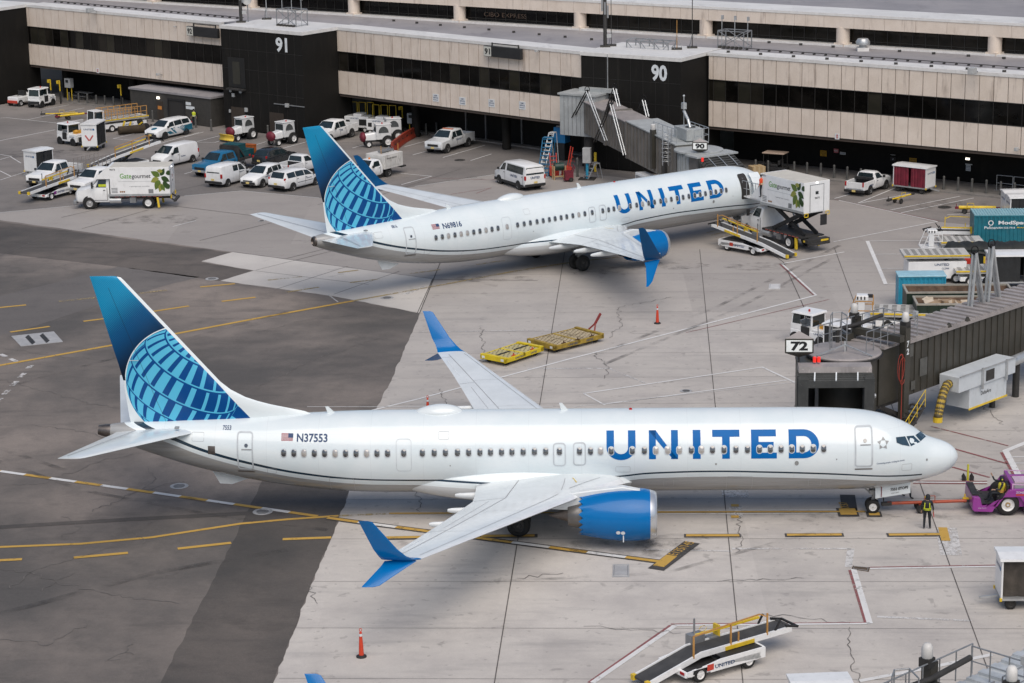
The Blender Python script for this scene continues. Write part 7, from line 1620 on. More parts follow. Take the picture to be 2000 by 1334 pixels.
# ---- airport tow tractors with cab forward
def tug(label, g='white baggage tow tractors', bag=True):
    t = thing('tow_tractor', label, 'tow tractor', (0, 0, 0), 0, g)
    b = MB(); b.bx(-1.55, 1.35, -.78, .78, .38, .95); b.bx(-1.5, -.35, -.74, .74, .95, 1.12); b.build('body', M_white(), t, bevel=.06)
    b = MB(); b.bx(-.3, .1, -.74, .74, .95, 1.2)
    for x, y in ((1.28, -.7), (1.28, .7), (-.25, -.7), (-.25, .7)): b.bar((x, y, .95), (x*.92, y*.92, 1.95), .09)
    b.bx(.5, 1.3, -.76, -.7, .95, 1.3); b.bx(.5, 1.3, .7, .76, .95, 1.3); b.bx(1.25, 1.33, -.76, .76, .95, 1.25); cab = b.build('cab_frame', M_white(), t)
    b = MB(); b.hexa([(-.4, -.78, 1.93), (1.32, -.78, 1.93), (1.32, .78, 1.93), (-.4, .78, 1.93), (-.35, -.72, 2.06), (1.2, -.72, 2.06), (1.2, .72, 2.06), (-.35, .72, 2.06)]); b.build('cab_roof', M_white(), cab, bevel=.03)
    b = MB(); b.poly([(1.31, -.62, 1.27), (1.31, .62, 1.27), (1.22, .6, 1.9), (1.22, -.6, 1.9)]); b.build('windscreen', M_glass(), cab); b = MB(); b.poly([(-.27, .62, 1.25), (-.27, -.62, 1.25), (-.25, -.6, 1.9), (-.25, .6, 1.9)]); b.build('rear_window', M_glass(), cab)
    for s in (-1, 1):
        b = MB(); p = [(1.2, s*.745, 1.32), (.6, s*.745, 1.32), (.6, s*.70, 1.88), (1.15, s*.70, 1.88)]; b.poly(p if s < 0 else p[::-1]); b.build('side_window', M_glass(), cab)
        b = MB(); b.bx(-.15, .5, s*.785-.008, s*.785+.008, .55, 1.2); b.build('doorway', M_black(), cab)
        for x in (-1.0, .95): wheel_part(t, 'wheel', (x, s*.68, .34), .34, .22, M_rimw(), 18); b = MB(); b.cyl((x, s*.5, .36), (x, s*.79, .36), .41, .41, 16); b.build('wheel_arch', M_black(), t)
        b = MB(); b.text('UNITED', (-1.4 if s < 0 else -.5, s*.79, .80), (1 if s < 0 else -1, 0, 0), (0, 0, 1), .13, 0, .02, .75); b.build('lettering', NAV, t)
        b = MB(); b.box((1.36, s*.55, .8), (.04, .2, .12)); b.build('headlight', M_lampw(), t)
    b = MB(); b.bx(1.33, 1.40, -.72, .72, .42, .72); b.build('front_bumper', M_black(), t, bevel=.03); b = MB(); b.bx(-1.75, -1.5, -.5, .5, .4, .85); b.build('rear_hitch', M_dark(), t)
    b = MB(); b.cyl((.3, .2, 2.06), (.3, .2, 2.2), .07, .06, 8); b.build('beacon', M_lampr(), t)
    if bag: b = MB(); b.bx(-1.0, -.6, -.5, .35, 1.12, 1.38); b.sph((-.9, .2, 1.35), .25, 8, 0, (1, 1, .6)); b.build('seat_pad', pm('amber_seat_pad', (.62, .30, .02), .5), t, 40)
    return t
T1 = put(tug('white cab tow tractor at the far left wall with a driver in a yellow vest', bag=False), *by_wheels((84, 210.5), (102, 206), .75, 1))
put(tug('white cab tow tractor coupled beside the tall white united cart'), *by_wheels((120, 282), (140, 285), .75, 1))
put(tug('white cab tow tractor with amber seat pads behind the gate 72 box sign'), (17.3, 32.4, 0), R(138))
p = G(41, 205); t = thing('tow_tractor', 'low white tug with a red front bumper at the far left wall', 'tow tractor', (p.x, p.y, 0), R(-120), 'white baggage tow tractors'); b = MB(); b.bx(-1.4, 1.2, -.75, .75, .4, 1.0); b.bx(-1.4, -.6, -.7, .7, 1.0, 1.2); b.build('body', M_white(), t, bevel=.08); b = MB(); b.bx(1.2, 1.3, -.7, .7, .35, .65); b.build('red_bumper', M_red(), t, bevel=.03)
for x in (-.9, .8):
    for s in (-1, 1): wheel_part(t, 'wheel', (x, s*.7, .36), .36, .24, M_rim(), 18)
b = MB(); b.bx(-.5, -.1, -.4, .4, 1.0, 1.5); b.build('seat', M_black(), t); b = MB(); b.bar((.4, 0, 1.0), (.1, 0, 1.5), .05); b.lathe([(0, .2), (.03, .2)], (.1, 0, 1.5), (-.5, 0, .8), 14); b.build('steering_wheel', M_black(), t)
# ------------------------------------------------------------------ ground support equipment
def four(t, xs, y, r, w=.2, rim=None):
    for x in xs:
        for s in (-1, 1): wheel_part(t, 'wheel', (x, s*y, r), r, w, rim or M_rimw(), 18)
def belt_loader(label, lo=.45, hi=1.25, xl=-3.4, xh=3.9, off=.1, xk=-.8, zk=.98, rails=None, wb=1.25, near=-1, patch=None):
    rails = rails or M_ora(); t = thing('belt_loader', label, 'belt loader', (0, 0, 0), 0, 'white belt loaders')
    b = MB(); b.bx(-2.0, 2.0, -.95, .95, .36, .40); 
    for s in (-1, 1): b.prism([(-1.95, .42), (-1.9, .58), (-1.0, .66), (-.2, .78), (2.05, .78), (2.05, .34), (1.85, .34), (1.7, .62), (wb+.55, .62), (wb+.48, .34), (-wb+.48, .34), (-wb+.4, .62), (-wb-.4, .62), (-wb-.45, .36)], s*.95-.05, s*.95+.05)
    b.bx(-1.98, -1.85, -.9, .9, .36, .56); b.bx(1.95, 2.05, -.9, .9, .4, .8); b.build('chassis', M_white(), t)
    b = MB(); b.bx(-.1, 1.95, -.9, .9, .74, .79); b.bx(-1.8, -.1, -.9, .9, .5, .55); b.build('deck', M_black(), t); four(t, (-wb, wb), .86, .34, .22)
    L = xh-xl; zz = lambda x: lo+(zk-lo)*(x-xl)/(xk-xl) if x < xk else zk+(hi-zk)*(x-xk)/(xh-xk)
    def run(b, y0, y1, d0, d1, xa=xl, xb=xh):
        if xa < xk-.01 and xb > xk+.01: run(b, y0, y1, d0, d1, xa, xk); run(b, y0, y1, d0, d1, xk, xb); return
        b.hexa([(xa, y0, zz(xa)+d0), (xb, y0, zz(xb)+d0), (xb, y1, zz(xb)+d0), (xa, y1, zz(xa)+d0), (xa, y0, zz(xa)+d1), (xb, y0, zz(xb)+d1), (xb, y1, zz(xb)+d1), (xa, y1, zz(xa)+d1)])
    b = MB()
    for s in (-1, 1): run(b, off+s*.50-.04, off+s*.50+.04, -.16, .08)
    run(b, off-.46, off+.46, -.10, -.03, xl+.2, xh-.2); cv = b.build('conveyor_frame', M_white(), t)
    b = MB(); run(b, off-.45, off+.45, -.02, .03); b.cyl((xl, off-.45, lo), (xl, off+.45, lo), .09, .09, 10); b.cyl((xh, off-.45, hi), (xh, off+.45, hi), .09, .09, 10); b.build('belt', M_belt(), cv)
    b = MB(); b.bx(xl-.16, xl+.02, off-.56, off-.38, lo-.14, lo+.1); b.bx(xl-.16, xl+.02, off+.38, off+.56, lo-.14, lo+.1); run(b, off+near*.56-.015, off+near*.56+.015, -.14, .02, .4, 1.9); b.build('yellow_bumper', M_yel(), cv)
    b = MB(); b.bar((xh-.3, off-.5, hi+.15), (xh+.35, off-.5, hi-.02), .09); b.bar((xh-.3, off+.5, hi+.15), (xh+.35, off+.5, hi-.02), .09); b.bar((xh+.3, off-.55, hi), (xh+.3, off+.55, hi), .08); b.bar((xh-.9, off-.5, hi), (xh-.6, off-.5, hi+.45), .07); b.bar((xh-1.0, off+.5, hi), (xh-.7, off+.5, hi+.45), .07); b.build('end_bumper', M_black(), cv)
    y = off+near*.52; q = lambda x, h: Vector((x, y, zz(x)+h))
    b = MB()
    for x in (-1.2, .7, 2.6): b.bar(q(x, .0), q(x, .95), .06)
    b.bar(q(-1.2, .95), q(.7, .95), .05); b.bar(q(.7, .95), q(2.2, 1.0), .05); b.bar(q(2.2, 1.0), q(2.6, .8), .05); b.bar(q(1.1, .1), q(1.1, .5), .05); b.build('hand_rail', rails, cv)
    b = MB(); y2 = off-near*.52; b.bar((-.4, y2, zz(-.4)+.35), (3.0, y2, zz(3.0)+.35), .09); b.build('side_guide', M_yel(), cv)
    b = MB(); yy = -near*.72; b.bx(-.6, .1, yy-.2, yy+.2, .8, 1.35); b.bar((-.3, yy, 1.3), (-.3, yy, 2.0), .06); b.bx(.35, .85, yy-.2, yy+.2, .79, 1.05); b.build('control_console', M_grey(), t); b = MB(); b.lathe([(0, .17), (.03, .17)], (.15, yy, 1.45), (-.5, 0, .8), 14); b.bx(.8, .9, yy-.18, yy+.18, 1.0, 1.5); b.build('driver_seat', M_yel(), t)
    b = MB(); b.text('UNITED', (-.55 if near < 0 else .55, near*1.006, .46), (1 if near < 0 else -1, 0, 0), (0, 0, 1), .16, 0, .02, 1.0); b.build('lettering', NAV, t)
    b = MB(); x = -.95 if near < 0 else .62; b.bx(x, x+.33, near*1.003-.003, near*1.003+.003, .44, .70); b.build('colour_patch', patch or M_red(), t)
    for s in (-1, 1): b = MB(); b.bx(-2.01, -1.97, s*.7-.13, s*.7+.13, .44, .55); b.build('tail_light', M_lampr(), t)
    b = MB(); b.bar((-.2, off, .75), (1.5, off, zz(1.5)-.1), .14); b.build('lift_arm', M_dark(), t)
    return t
put(belt_loader('white belt loader with yellow rails on the pale concrete at the bottom edge', .3, 1.0, zk=.95), *by_wheels((1465, 1306), (1368, 1334), .97, -1))
put(belt_loader('white belt loader beside the raised catering truck, belt sloping down to the right', .25, 1.65, -3.9, 3.2, -.1, -1.6, .85, near=1), *by_wheels((1419, 490), (1470.5, 499.5), .97, 1))
put(belt_loader('white belt loader with purple patch at far left in front of the crew cab pickup', .95, 1.35, zk=1.1, near=-1, patch=pm('purple_patch', (.18, .02, .2), .5)), *by_wheels((141.5, 379.7), (98, 392), .97, -1))
p = G(243, 333); put(belt_loader('white belt loader tilted up behind the catering truck box', .9, 2.2, zk=1.45, near=-1), (p.x, p.y, 0), R(48))
p = G(1915, 478); put(belt_loader('white belt loader with yellow guide poking out behind the teal container', .9, 1.15, zk=1.0, near=-1, rails=M_yel()), (p.x, p.y, 0), R(180))
CURD = pm('black_mesh_curtain', (.018, .02, .022), .7, var=.3)
def cart(label, curtain, L=3.2, W=1.55, H=1.95, g='baggage carts', end=True, open_side=False, tailmark=None, roofm=None):
    t = thing('baggage_cart', label, 'baggage cart', (0, 0, 0), 0, g); z0 = .5
    b = MB(); b.bx(-L/2, L/2, -W/2, W/2, z0-.06, z0+.04); b.bar((L/2, 0, .4), (L/2+.8, 0, .3), .09); fr = b.build('floor', M_galv(), t)
    b = MB()
    for x in (-L/2+.04, L/2-.04):
        for y in (-W/2+.04, W/2-.04): b.bar((x, y, z0), (x, y, z0+H-.1), .07)
    b.build('posts', M_white(), t)
    for x in (-L/2, L/2-.04): b = MB(); b.bx(x, x+.04, -W/2+.06, W/2-.06, z0, z0+H-.1); b.build('end_panel', M_white(), t)
    b = MB(); b.loft([[(x, -W/2-.06, z0+H-.1), (x, W/2+.06, z0+H-.1), (x, W/2+.04, z0+H), (x, 0, z0+H+.06), (x, -W/2-.04, z0+H)] for x in (-L/2-.08, L/2+.08)]); b.build('roof', roofm or M_white(), t)
    for s in (-1, 1):
        for xa, xb in (((-L/2+.08, -.12), (.12, L/2-.08)) if not open_side else ((-L/2+.1, L/2-.08),)):
            b = MB(); n = 14; A = []; 
            for i in range(n+1): x = xa+(xb-xa)*i/n; y = s*(W/2-.02-.035*math.sin(i*2.4)-(.25 if open_side else 0)); A.append([(x, y, z0+.05), (x, y+s*.02*math.sin(i*1.7), z0+H*.5), (x, y, z0+H-.12)])
            I = [[b.vert(p) for p in c] for c in A]
            for a, c in zip(I, I[1:]):
                for k in (0, 1): b.face((a[k], c[k], c[k+1], a[k+1]))
            b.build('curtain', curtain, t, 60)
    four(t, (-L/2+.45, L/2-.45), W/2-.16, .25, .16, M_dark())
    for x, d in ((L/2+.006, 1), (-L/2-.006, -1)):
        b = MB(); b.text('UNITED', (x, -W*.34*d, z0+H-.62), (0, d, 0), (0, 0, 1), .15, 0, .02, W*.62); b.build('lettering', NAV, t)
        b = MB(); b.bx(x-.004, x+.004, d*W*.31-.08, d*W*.31+.08, z0+H-.63, z0+H-.46); b.build('logo_square', pm('logo_square_blue', (.02, .14, .34), .5), t)
    for x in (-L/2, L/2):
        for y in (-W/2, W/2): b = MB(); b.bx(x-.05, x+.05, y-.05, y+.05, z0-.08, z0+.06); b.build('corner_bumper', M_yel(), t)
    if tailmark:
        b = MB()
        for s in (-1, 1): b.bar((L/2+.01, s*.38, z0+1.05), (L/2+.01, s*.03, z0+.55), .02, .13)
        b.build('red_white_chevron', pm('chevron_red', (.5, .1, .09), .5), t)
    return t
a, c = G(72, 348), G(106, 341); h = heading(a, c); n = Vector((-math.sin(h), math.cos(h), 0)); m_ = (a+c)/2+n*.78; put(cart('white cart with black mesh side beside the crew cab pickup at far left', CURD, (c-a).length, 1.6, 1.9), (m_.x, m_.y, 0), h+math.pi)
p = G(174.5, 296); put(cart('tall white cart with red chevron stripes on its end, coupled to the tow tractor', CURD, 2.6, 1.5, 2.15, tailmark=True), (p.x+.25, p.y+1.2, 0), R(-97))
put(cart('baggage cart with maroon curtains and white roof in front of the dark wall', M_maroon(), 3.1, 1.6, 1.75), *by_wheels((1798, 379), (1756.6, 374), .65, -1))
p = G(1973, 1190); put(cart('white roofed open sided baggage cart at the right edge above the bottom bridge', pm('weathered_brown_screen', (.07, .06, .05), .7, var=.4), 3.4, 1.6, 1.85, open_side=True), (p.x+1.25, p.y+.65, 0), R(180))
for i, (u, v, l) in enumerate(((1985, 424, 'white roofed cart at the far right edge behind the teal container, rear one'), (1995, 433, 'white roofed cart at the far right edge behind the teal container, front one'))): p = G(u, v); put(cart(l, CURD, 3.4, 1.7, 1.6), (p.x+.6, p.y, 0), R(2))
p = G(1940, 566); put(cart('white roofed cart with black curtain behind the long open dumpster', CURD, 4.4, 1.8, 1.9), (p.x+1.9, p.y+.9, 0), 0)
p = G(1655, 694); put(cart('white roofed cart hidden behind the gate 72 bridge railing', CURD, 2.6, 1.5, 1.5), (p.x, p.y, 0), R(-35))
p = G(1602, 1322, 2.3); put(cart('white cart roof peeking in at the bottom edge below the belt loader', CURD, 2.2, 1.7, 1.75), (p.x, p.y-.35, 0), R(5))
# cargo dollies
def dolly(label, L, W, top, side, rust):
    t = thing('cargo_dolly', label, 'cargo dolly', (0, 0, 0), 0, 'yellow cargo dollies'); z = .50
    b = MB(); b.bx(-L/2, L/2, -W/2, -W/2+.12, .22, z); b.bx(-L/2, L/2, W/2-.12, W/2, .22, z); b.bx(-L/2, -L/2+.25, -W/2, W/2, .24, z+.06); b.bx(L/2-.25, L/2, -W/2, W/2, .24, z+.06); b.bx(-.12, .12, -W/2, W/2, .3, z); b.build('frame', side, t, bevel=.02)
    b = MB(); k = 3 if rust else 2
    for i in range(k):
        for s in (-1, 1):
            xa = -L/2+.27+(L-.54)*i/k; xb = xa+(L-.54)/k-.10; b.bx(xa, xb, min(s*.06, s*(W/2-.14)), max(s*.06, s*(W/2-.14)), z-.1, z-.01)
    b.build('deck_plates', top, t); b = MB()
    for i in range(int(L/.26)):
        for j in range(int(W/.30)): x = -L/2+.4+i*.26; y = -W/2+.24+j*.30+(.13 if i % 2 else 0); b.lathe([(0, .06), (.004, .06), (.004, 0)], (x, min(y, W/2-.2), z-.01), (0, 0, 1), 8) if x < L/2-.3 and abs(x) > .15 else None
    b.build('deck_holes', pm('rust_brown', (.07, .035, .02), .8, var=.4) if rust else M_dark(), t)
    if not rust: b = MB(); b.bx(-L/2+.3, -.2, -.05, .05, z-.008, z+.03); b.bx(.2, L/2-.3, -.05, .05, z-.008, z+.03); b.build('centre_rail', M_black(), t)
    b = MB()
    for x in ((-.9, .9) if not rust else (-1.2, 0, 1.2)): b.bar((x-.18, -W/2+.15, z+.02), (x+.18, -W/2+.15, z+.02), .05); b.bar((x, -W/2+.13, z), (x, -W/2+.13, z+.16), .05)
    b.build('lock_stops', M_red() if not rust else pm('rust_brown', (.07, .035, .02), .8), t); four(t, (-L/2+.5, L/2-.5), W/2-.28, .22, .16, M_dark())
    b = MB(); b.text('UNITED', (-.9, -W/2-.005, .29), (1, 0, 0), (0, 0, 1), .13, 0, .02, .8); b.text('UNITED', (.6, -W/2-.005, .29), (1, 0, 0), (0, 0, 1), .13, 0, .02, .6); b.build('lettering', NAV, t)
    for y in (-W/2+.25, W/2-.25): b = MB(); b.box((-L/2-.006, y, .38), (.01, .22, .14)); b.build('reflector', M_wl(), t)
    return t
DY = pm('bright_dolly_yellow', (.66, .50, .012), .42, var=.12, dirt=.15)
put(dolly('clean bright yellow cargo dolly coupled behind the rusty one', 3.7, 2.0, pm('cream_deck_plate', (.50, .43, .20), .5, dirt=.2), DY, False), *by_wheels((1047, 694), (990, 713), .75, -1))
rd_ = put(dolly('long rusty cream and yellow cargo dolly with its red drawbar raised', 4.3, 2.5, pm('rusty_cream_plate', (.46, .38, .24), .7, var=.2, dirt=.6, scale=3), pm('rusty_yellow', (.34, .23, .03), .6, var=.3, dirt=.75, scale=3), True), *by_wheels((1150, 672), (1102, 684), 1.0, -1))
b = MB(); b.bar((2.15, -.35, .4), (2.6, 0, .9), .09); b.bar((2.15, .35, .4), (2.6, 0, .9), .09); b.bar((2.55, 0, .85), (3.05, 0, 1.45), .12); b.build('drawbar', pm('dark_red_drawbar', (.22, .03, .025), .5, dirt=.3), rd_)
def towbar(label, p, q, mat, head, w=.14, g='aircraft tow bars', wheels=.5):
    a, c = flat(p), flat(q); L = (c-a).length; t = thing('tow_bar', label, 'tow bar', a, heading(a, c), g)
    b = MB(); b.cyl((.3, 0, .45), (L, 0, .5), w/2, w/2, 10); b.build('tube', mat, t, 40); b = MB(); b.bar((0, 0, .42), (.5, 0, .45), .22, .16); b.bar((.1, 0, .4), (.1, 0, .75), .05); b.bar((L-.1, 0, .5), (L+.35, 0, .48), .12); b.build('coupling_head', head, t)
    b = MB(); x = L*wheels; b.bar((x-.2, -.3, .35), (x-.2, .3, .35), .07); b.loop([(x, -.2, .5), (x+.5, -.2, .5), (x+.5, -.2, .85), (x, -.2, .85)], .02, 5); b.build('axle_frame', mat, t)
    for s in (-1, 1): wheel_part(t, 'wheel', (x-.2, s*.32, .22), .22, .12, M_dark(), 14)
    return t
towbar('red tow bar linking the near airliner nose wheel to the purple tug', (17.6, -.05, 0), (21.75, .15, 0), pm('scuffed_orange_red', (.40, .07, .03), .45, dirt=.4), M_dark(), .16)
towbar('short yellow tow bar lying between the white parking lines at right', G(1733, 402), G(1780, 391), M_yel(), M_dark(), .12)
towbar('thick yellow tow bar with a maroon head poking out left of the white roofed carts', G(1865, 416), G(1945, 418), M_yel(), M_maroon(), .3, wheels=.3)
towbar('long thin yellow tow bar lying at the far left below the bollards', G(80, 231), G(155, 230), M_yel(), M_dark(), .12); towbar('yellow tow bar with a maroon head just beside the longer thin one', G(108, 236), G(165, 231), M_yel(), M_maroon(), .22)
# ---- purple pushback tug
PUR = pm('purple_tug_paint', (.27, .035, .27), .32, var=.08, dirt=.25, coat=.3)
t = thing('pushback_tug', 'purple pushback tug with open driver seat coupled to the near airliner', 'pushback tug', (23.62, .45, 0), math.pi); PT = t
b = MB()
for s in (-1, 1): b.prism([(1.72, .42), (1.6, .30), (.75, .26), (.62, .55), (.42, .95), (.15, 1.15), (-.55, 1.15), (-.75, .85), (-.8, .3), (-3.6, .3), (-3.6, 1.62), (-.2, 1.62), (.0, 1.55), (.55, .62), (1.25, .62), (1.35, 1.12), (1.68, 1.2)], s*1.12-.1, s*1.12+.1)
b.bx(1.4, 1.72, -1.05, 1.05, .42, 1.15); b.bx(.5, 1.5, -1.02, 1.02, .42, .55); b.bx(-3.6, -.3, -1.03, 1.03, .5, 1.5); b.bx(-.3, -.12, -1.02, 1.02, .6, 1.92); b.bx(-3.6, -3.45, -1.1, 1.1, 1.4, 1.95); body = b.build('body', PUR, t, bevel=.02)
b = MB(); b.bx(-3.5, -.35, -1.0, 1.0, 1.5, 1.53); b.build('hood_plate', pm('worn_grey_deck', (.27, .26, .255), .6, var=.15, dirt=.3), t)
b = MB(); 
for y in (-1.12, 1.12): b.bar((-.2, y, 1.90), (-3.6, y, 1.70), .05); b.bar((-.2, y, 1.6), (-.2, y, 1.93), .06)
b.build('pale_edge_rail', pm('pale_pink_edge', (.55, .36, .52), .5), t)
b = MB(); b.bx(-1.2, -.5, -.9, .0, 1.53, 1.62); b.bx(-2.2, -1.3, -.9, -.2, 1.53, 1.70); b.build('control_panel', pm('pinkish_panel', (.55, .42, .53), .5), t); b = MB(); b.bx(-2.05, -1.9, -.7, -.5, 1.70, 1.71); b.bx(-1.75, -1.6, -.7, -.5, 1.70, 1.71); b.bx(-3.3, -2.4, -.8, .6, 1.53, 1.64); b.build('panel_slots', M_black(), t)
for x in (0, -2.9):
    for s in (-1, 1): wheel_part(t, 'wheel', (x, s*.98, .56), .56, .40, M_rimw(), 28); b = MB(); b.lathe([(0, .13), (.04, .12), (.05, .07)], (x, s*1.12, .56), (0, s, 0), 10); b.build('brass_hub', pm('brass_hub', (.40, .27, .12), .4, .5), t)
b = MB(); b.bx(.0, .5, .2, .95, .62, .95); b.bx(-.1, .05, .2, .95, .9, 1.5); b.build('driver_seat', M_black(), t, bevel=.04)
b = MB(); b.lathe([(0, .22), (.03, .22)], (1.35, .55, 1.25), (-.6, 0, .8), 18); b.bx(1.38, 1.7, -.95, .95, 1.15, 1.25); b.build('steering_wheel', M_dark(), t)
b = MB(); b.bx(.55, 1.35, -.98, .98, .56, .58); b.build('footwell_mat', M_dark(), t)
b = MB(); b.text('ZONE 7', (-.35, 1.235, 1.38), (-1, 0, 0), (0, 0, 1), .13, 0, .02, .5); b.text('UNITED', (-1.6, 1.235, 1.3), (-1, 0, 0), (0, 0, 1), .2, 0, .03, 1.1); b.text('STEEL PLATE', (1.45, 1.235, .48), (-1, 0, 0), (0, 0, 1), .06, 0, .0, .4); b.build('lettering', pm('pale_lilac_lettering', (.62, .55, .66), .5), t); b = MB(); b.bx(-.75, -.35, 1.222, 1.23, 1.25, 1.34); b.build('reflector_strip', M_red(), t)
b = MB(); b.bx(1.72, 2.0, -.12, .12, .38, .55); b.bar((1.9, 0, .3), (1.9, 0, .75), .06); b.build('tow_hitch', M_yel(), t)
for o in PT.children:
    if o.name.split('.')[0] in ('body', 'hood_plate', 'pale_edge_rail', 'control_panel', 'panel_slots', 'lettering', 'reflector_strip', 'steering_wheel'): o.scale.z = .84
# ---- container loaders
def loader(label, loc, rz, rails, deckz=1.6, L=4.2, W=2.3, ped=True, cab=False, deckrail=False):
    t = thing('cargo_loader', label, 'cargo loader', loc, rz, 'cargo loaders'); b = MB(); b.bx(-L/2, L/2, -W/2+.1, W/2-.1, .35, deckz-.45); b.build('chassis', M_white(), t, bevel=.03); four(t, (-L/2+.7, L/2-.7), W/2-.16, .36, .24)
    b = MB(); b.bx(-L/2-.3, L/2+.2, -W/2, W/2, deckz-.2, deckz); d = b.build('deck', pm('pale_loader_deck', (.52, .51, .48), .5, dirt=.35), t); b = MB()
    for i in range(int(L/.5)):
        x = -L/2-.1+i*.5
        for j in range(6): y = -W/2+.35+j*.32; b.bx(x, x+.28, y, y+.06, deckz, deckz+.02)
    b.build('deck_rollers', M_dark(), d); b = MB(); b.bx(-L/2-.3, L/2+.2, -W/2-.05, -W/2, deckz-.07, deckz+.03); b.build('edge_stripe', M_yel(), d)
    b = MB(); b.bar((-1, -.6, .5), (1, -.6, deckz-.2), .12); b.bar((1, .6, .5), (-1, .6, deckz-.2), .12); b.build('scissor_arms', M_dark(), t)
    b = MB(); b.text('UNITED', (-.2, -W/2+.09, deckz-.75), (1, 0, 0), (0, 0, 1), .17, 0, .02, 1.0); b.text('CL2944', (.3, -W/2+.09, deckz-1.0), (1, 0, 0), (0, 0, 1), .13, 0, .01, .5); b.build('lettering', NAV, t)
    if ped:
        b = MB(); x = -L/2-.9; b.bx(x-.75, x+.75, -.9, .9, .55, .68); b.bx(x-.15, x+.25, -.2, .25, .68, 1.7); b.bx(x-.25, x+.45, -.3, .35, 1.65, 1.95); b.build('operator_pedestal', M_white(), t, bevel=.05); b = MB()
        for s in (-1, 1): b.bar((x-.7, s*.85, .68), (x-.25, s*.85, 1.75), .05); b.bar((x-.25, s*.85, 1.75), (x+.7, s*.85, 1.75), .05); b.bar((x+.7, s*.85, 1.75), (x+.75, s*.85, .68), .05); b.bar((x-.5, s*.85, 1.2), (x+.7, s*.85, 1.2), .05)
        b.build('pedestal_railing', rails, t); b = MB()
        for i in range(3): b.bx(x-.2+i*.2, x-.12+i*.2, -.31, -.30, 1.72, 1.9)
        b.bx(x+.4, x+.7, -.1, .2, 1.8, 1.95); b.build('control_head', M_black(), t)
    if cab:
        b = MB(); b.bx(-L/2-1.3, -L/2-.1, -.75, .75, .4, 1.2); b.bx(-L/2-1.1, -L/2-.1, -.7, .7, 2.15, 2.22)
        for x, y in ((-L/2-1.15, -.68), (-L/2-1.15, .68), (-L/2-.15, -.68), (-L/2-.15, .68)): b.bar((x, y, 1.2), (x+.08, y*.96, 2.2), .09)
        c_ = b.build('cab', M_white(), t, bevel=.03); b = MB(); b.poly([(-L/2-1.17, .6, 1.25), (-L/2-1.17, -.6, 1.25), (-L/2-1.08, -.58, 2.12), (-L/2-1.08, .58, 2.12)]); b.build('windscreen', M_glass(), c_)
        for s in (-1, 1): b = MB(); p = [(-L/2-.95, s*.72, 1.1), (-L/2-.2, s*.72, 1.1), (-L/2-.2, s*.70, 2.1), (-L/2-.9, s*.70, 2.1)]; b.poly(p); b.build('side_window', M_glass(), c_)
    if deckrail:
        b = MB()
        for s in (-1, 1): rail(b, even([(-L/2, s*W/2, deckz), (L/2, s*W/2, deckz)], .7), 1.0, .035)
        b.build('deck_railing', rails, t)
    return t
p = G(228, 254); loader('white cabbed loader with orange railings around its deck in front of the block hut', (p.x+.5, p.y+.4, 0), R(40), M_ora(), 1.25, 4.6, 1.9, False, True, True)
p = G(1825, 556); loader('white cargo loader lettered UNITED with yellow trimmed roller deck behind the sky blue container', (p.x+.2, p.y+1.4, 0), R(1), M_white(), 2.0, 4.0, 2.4, False)
p = G(1880, 504); loader('white cargo loader with white operator pedestal left of the black tarpaulin', (p.x, p.y+1.0, 0), R(1), M_white(), 1.2, 2.6, 2.2, True)
p = G(1912, 560); loader('low pale roller deck loader between the red barriers and the white roofed cart', (p.x, p.y+1.1, 0), R(1), M_white(), 1.1, 2.6, 2.2, False)
p = G(1712, 655); loader('cargo loader with yellow railed pedestal behind the gate 72 bridge', (p.x+1.9, p.y+1.6, 0), R(-8), M_ora(), 1.15, 3.2, 2.3, True).scale = (1.1, 1.1, 1.12)
# ---- containers, dumpsters, barriers
def corr(t, name, mat, L, W, H, z0=.12):
    b = MB(); pts = []; n = int(L/.28)
    for i in range(n): x = L*i/n; pts += [(x+.02, 0), (x+L/n*.4, 0), (x+L/n*.5, .05), (x+L/n*.9, .05)]
    b.poly([(0, .06, z0), (L, .06, z0), (L, .06, H), (0, .06, H)])
    for a, c in zip(pts, pts[1:]): b.poly([(a[0], a[1]-.0, z0+.1), (c[0], c[1]-.0, z0+.1), (c[0], c[1], H-.1), (a[0], a[1], H-.1)])
    b.bx(0, L, -.01, .05, z0-.02, z0+.1); b.bx(0, L, -.01, .05, H-.1, H); b.bx(0, .1, -.012, W, z0, H-.001); b.bx(L-.1, L, -.012, W, z0, H-.001); b.bx(0, L, W-.05, W+.01, z0, H); return b.build(name, mat, t)
p = G(1901, 489); t = thing('shipping_container', 'teal shipping container with white company lettering and pale corrugated roof', 'container', (p.x, p.y, 0), R(-1.5)); TL = pm('teal_container_paint', (.012, .15, .20), .45, var=.15, dirt=.3)
corr(t, 'corrugated_walls', TL, 6.06, 2.44, 2.6); b = MB(); b.bx(0, 6.06, 0, 2.44, 2.59, 2.62)
for i in range(30): b.bx(i*.2+.02, i*.2+.12, .05, 2.4, 2.62, 2.66)
b.build('roof', pm('pale_cyan_roof', (.26, .46, .52), .5, dirt=.2), t); b = MB(); b.text('ModSpace', (1.75, -.03, 1.85), (1, 0, 0), (0, 0, 1), .36, 0, .035, 2.3); b.text('800-523-7918', (1.75, -.03, 1.62), (1, 0, 0), (0, 0, 1), .13, 0, .015, 1.2); b.text('Pelican', (.75, -.03, 1.60), (1, 0, 0), (0, 0, 1), .2, 0, .01, .95); b.lathe([(0, .13), (.01, .13), (.01, .20), (0, .20)], (1.2, -.03, 2.05), (0, -1, 0), 20); b.v = b.v; b.build('lettering', M_wl(), t); b = MB(); b.text('Modular Buildings', (3.1, -.03, 1.62), (1, 0, 0), (0, 0, 1), .13, 0, .015, 1.4); b.build('amber_lettering', M_yel(), t)
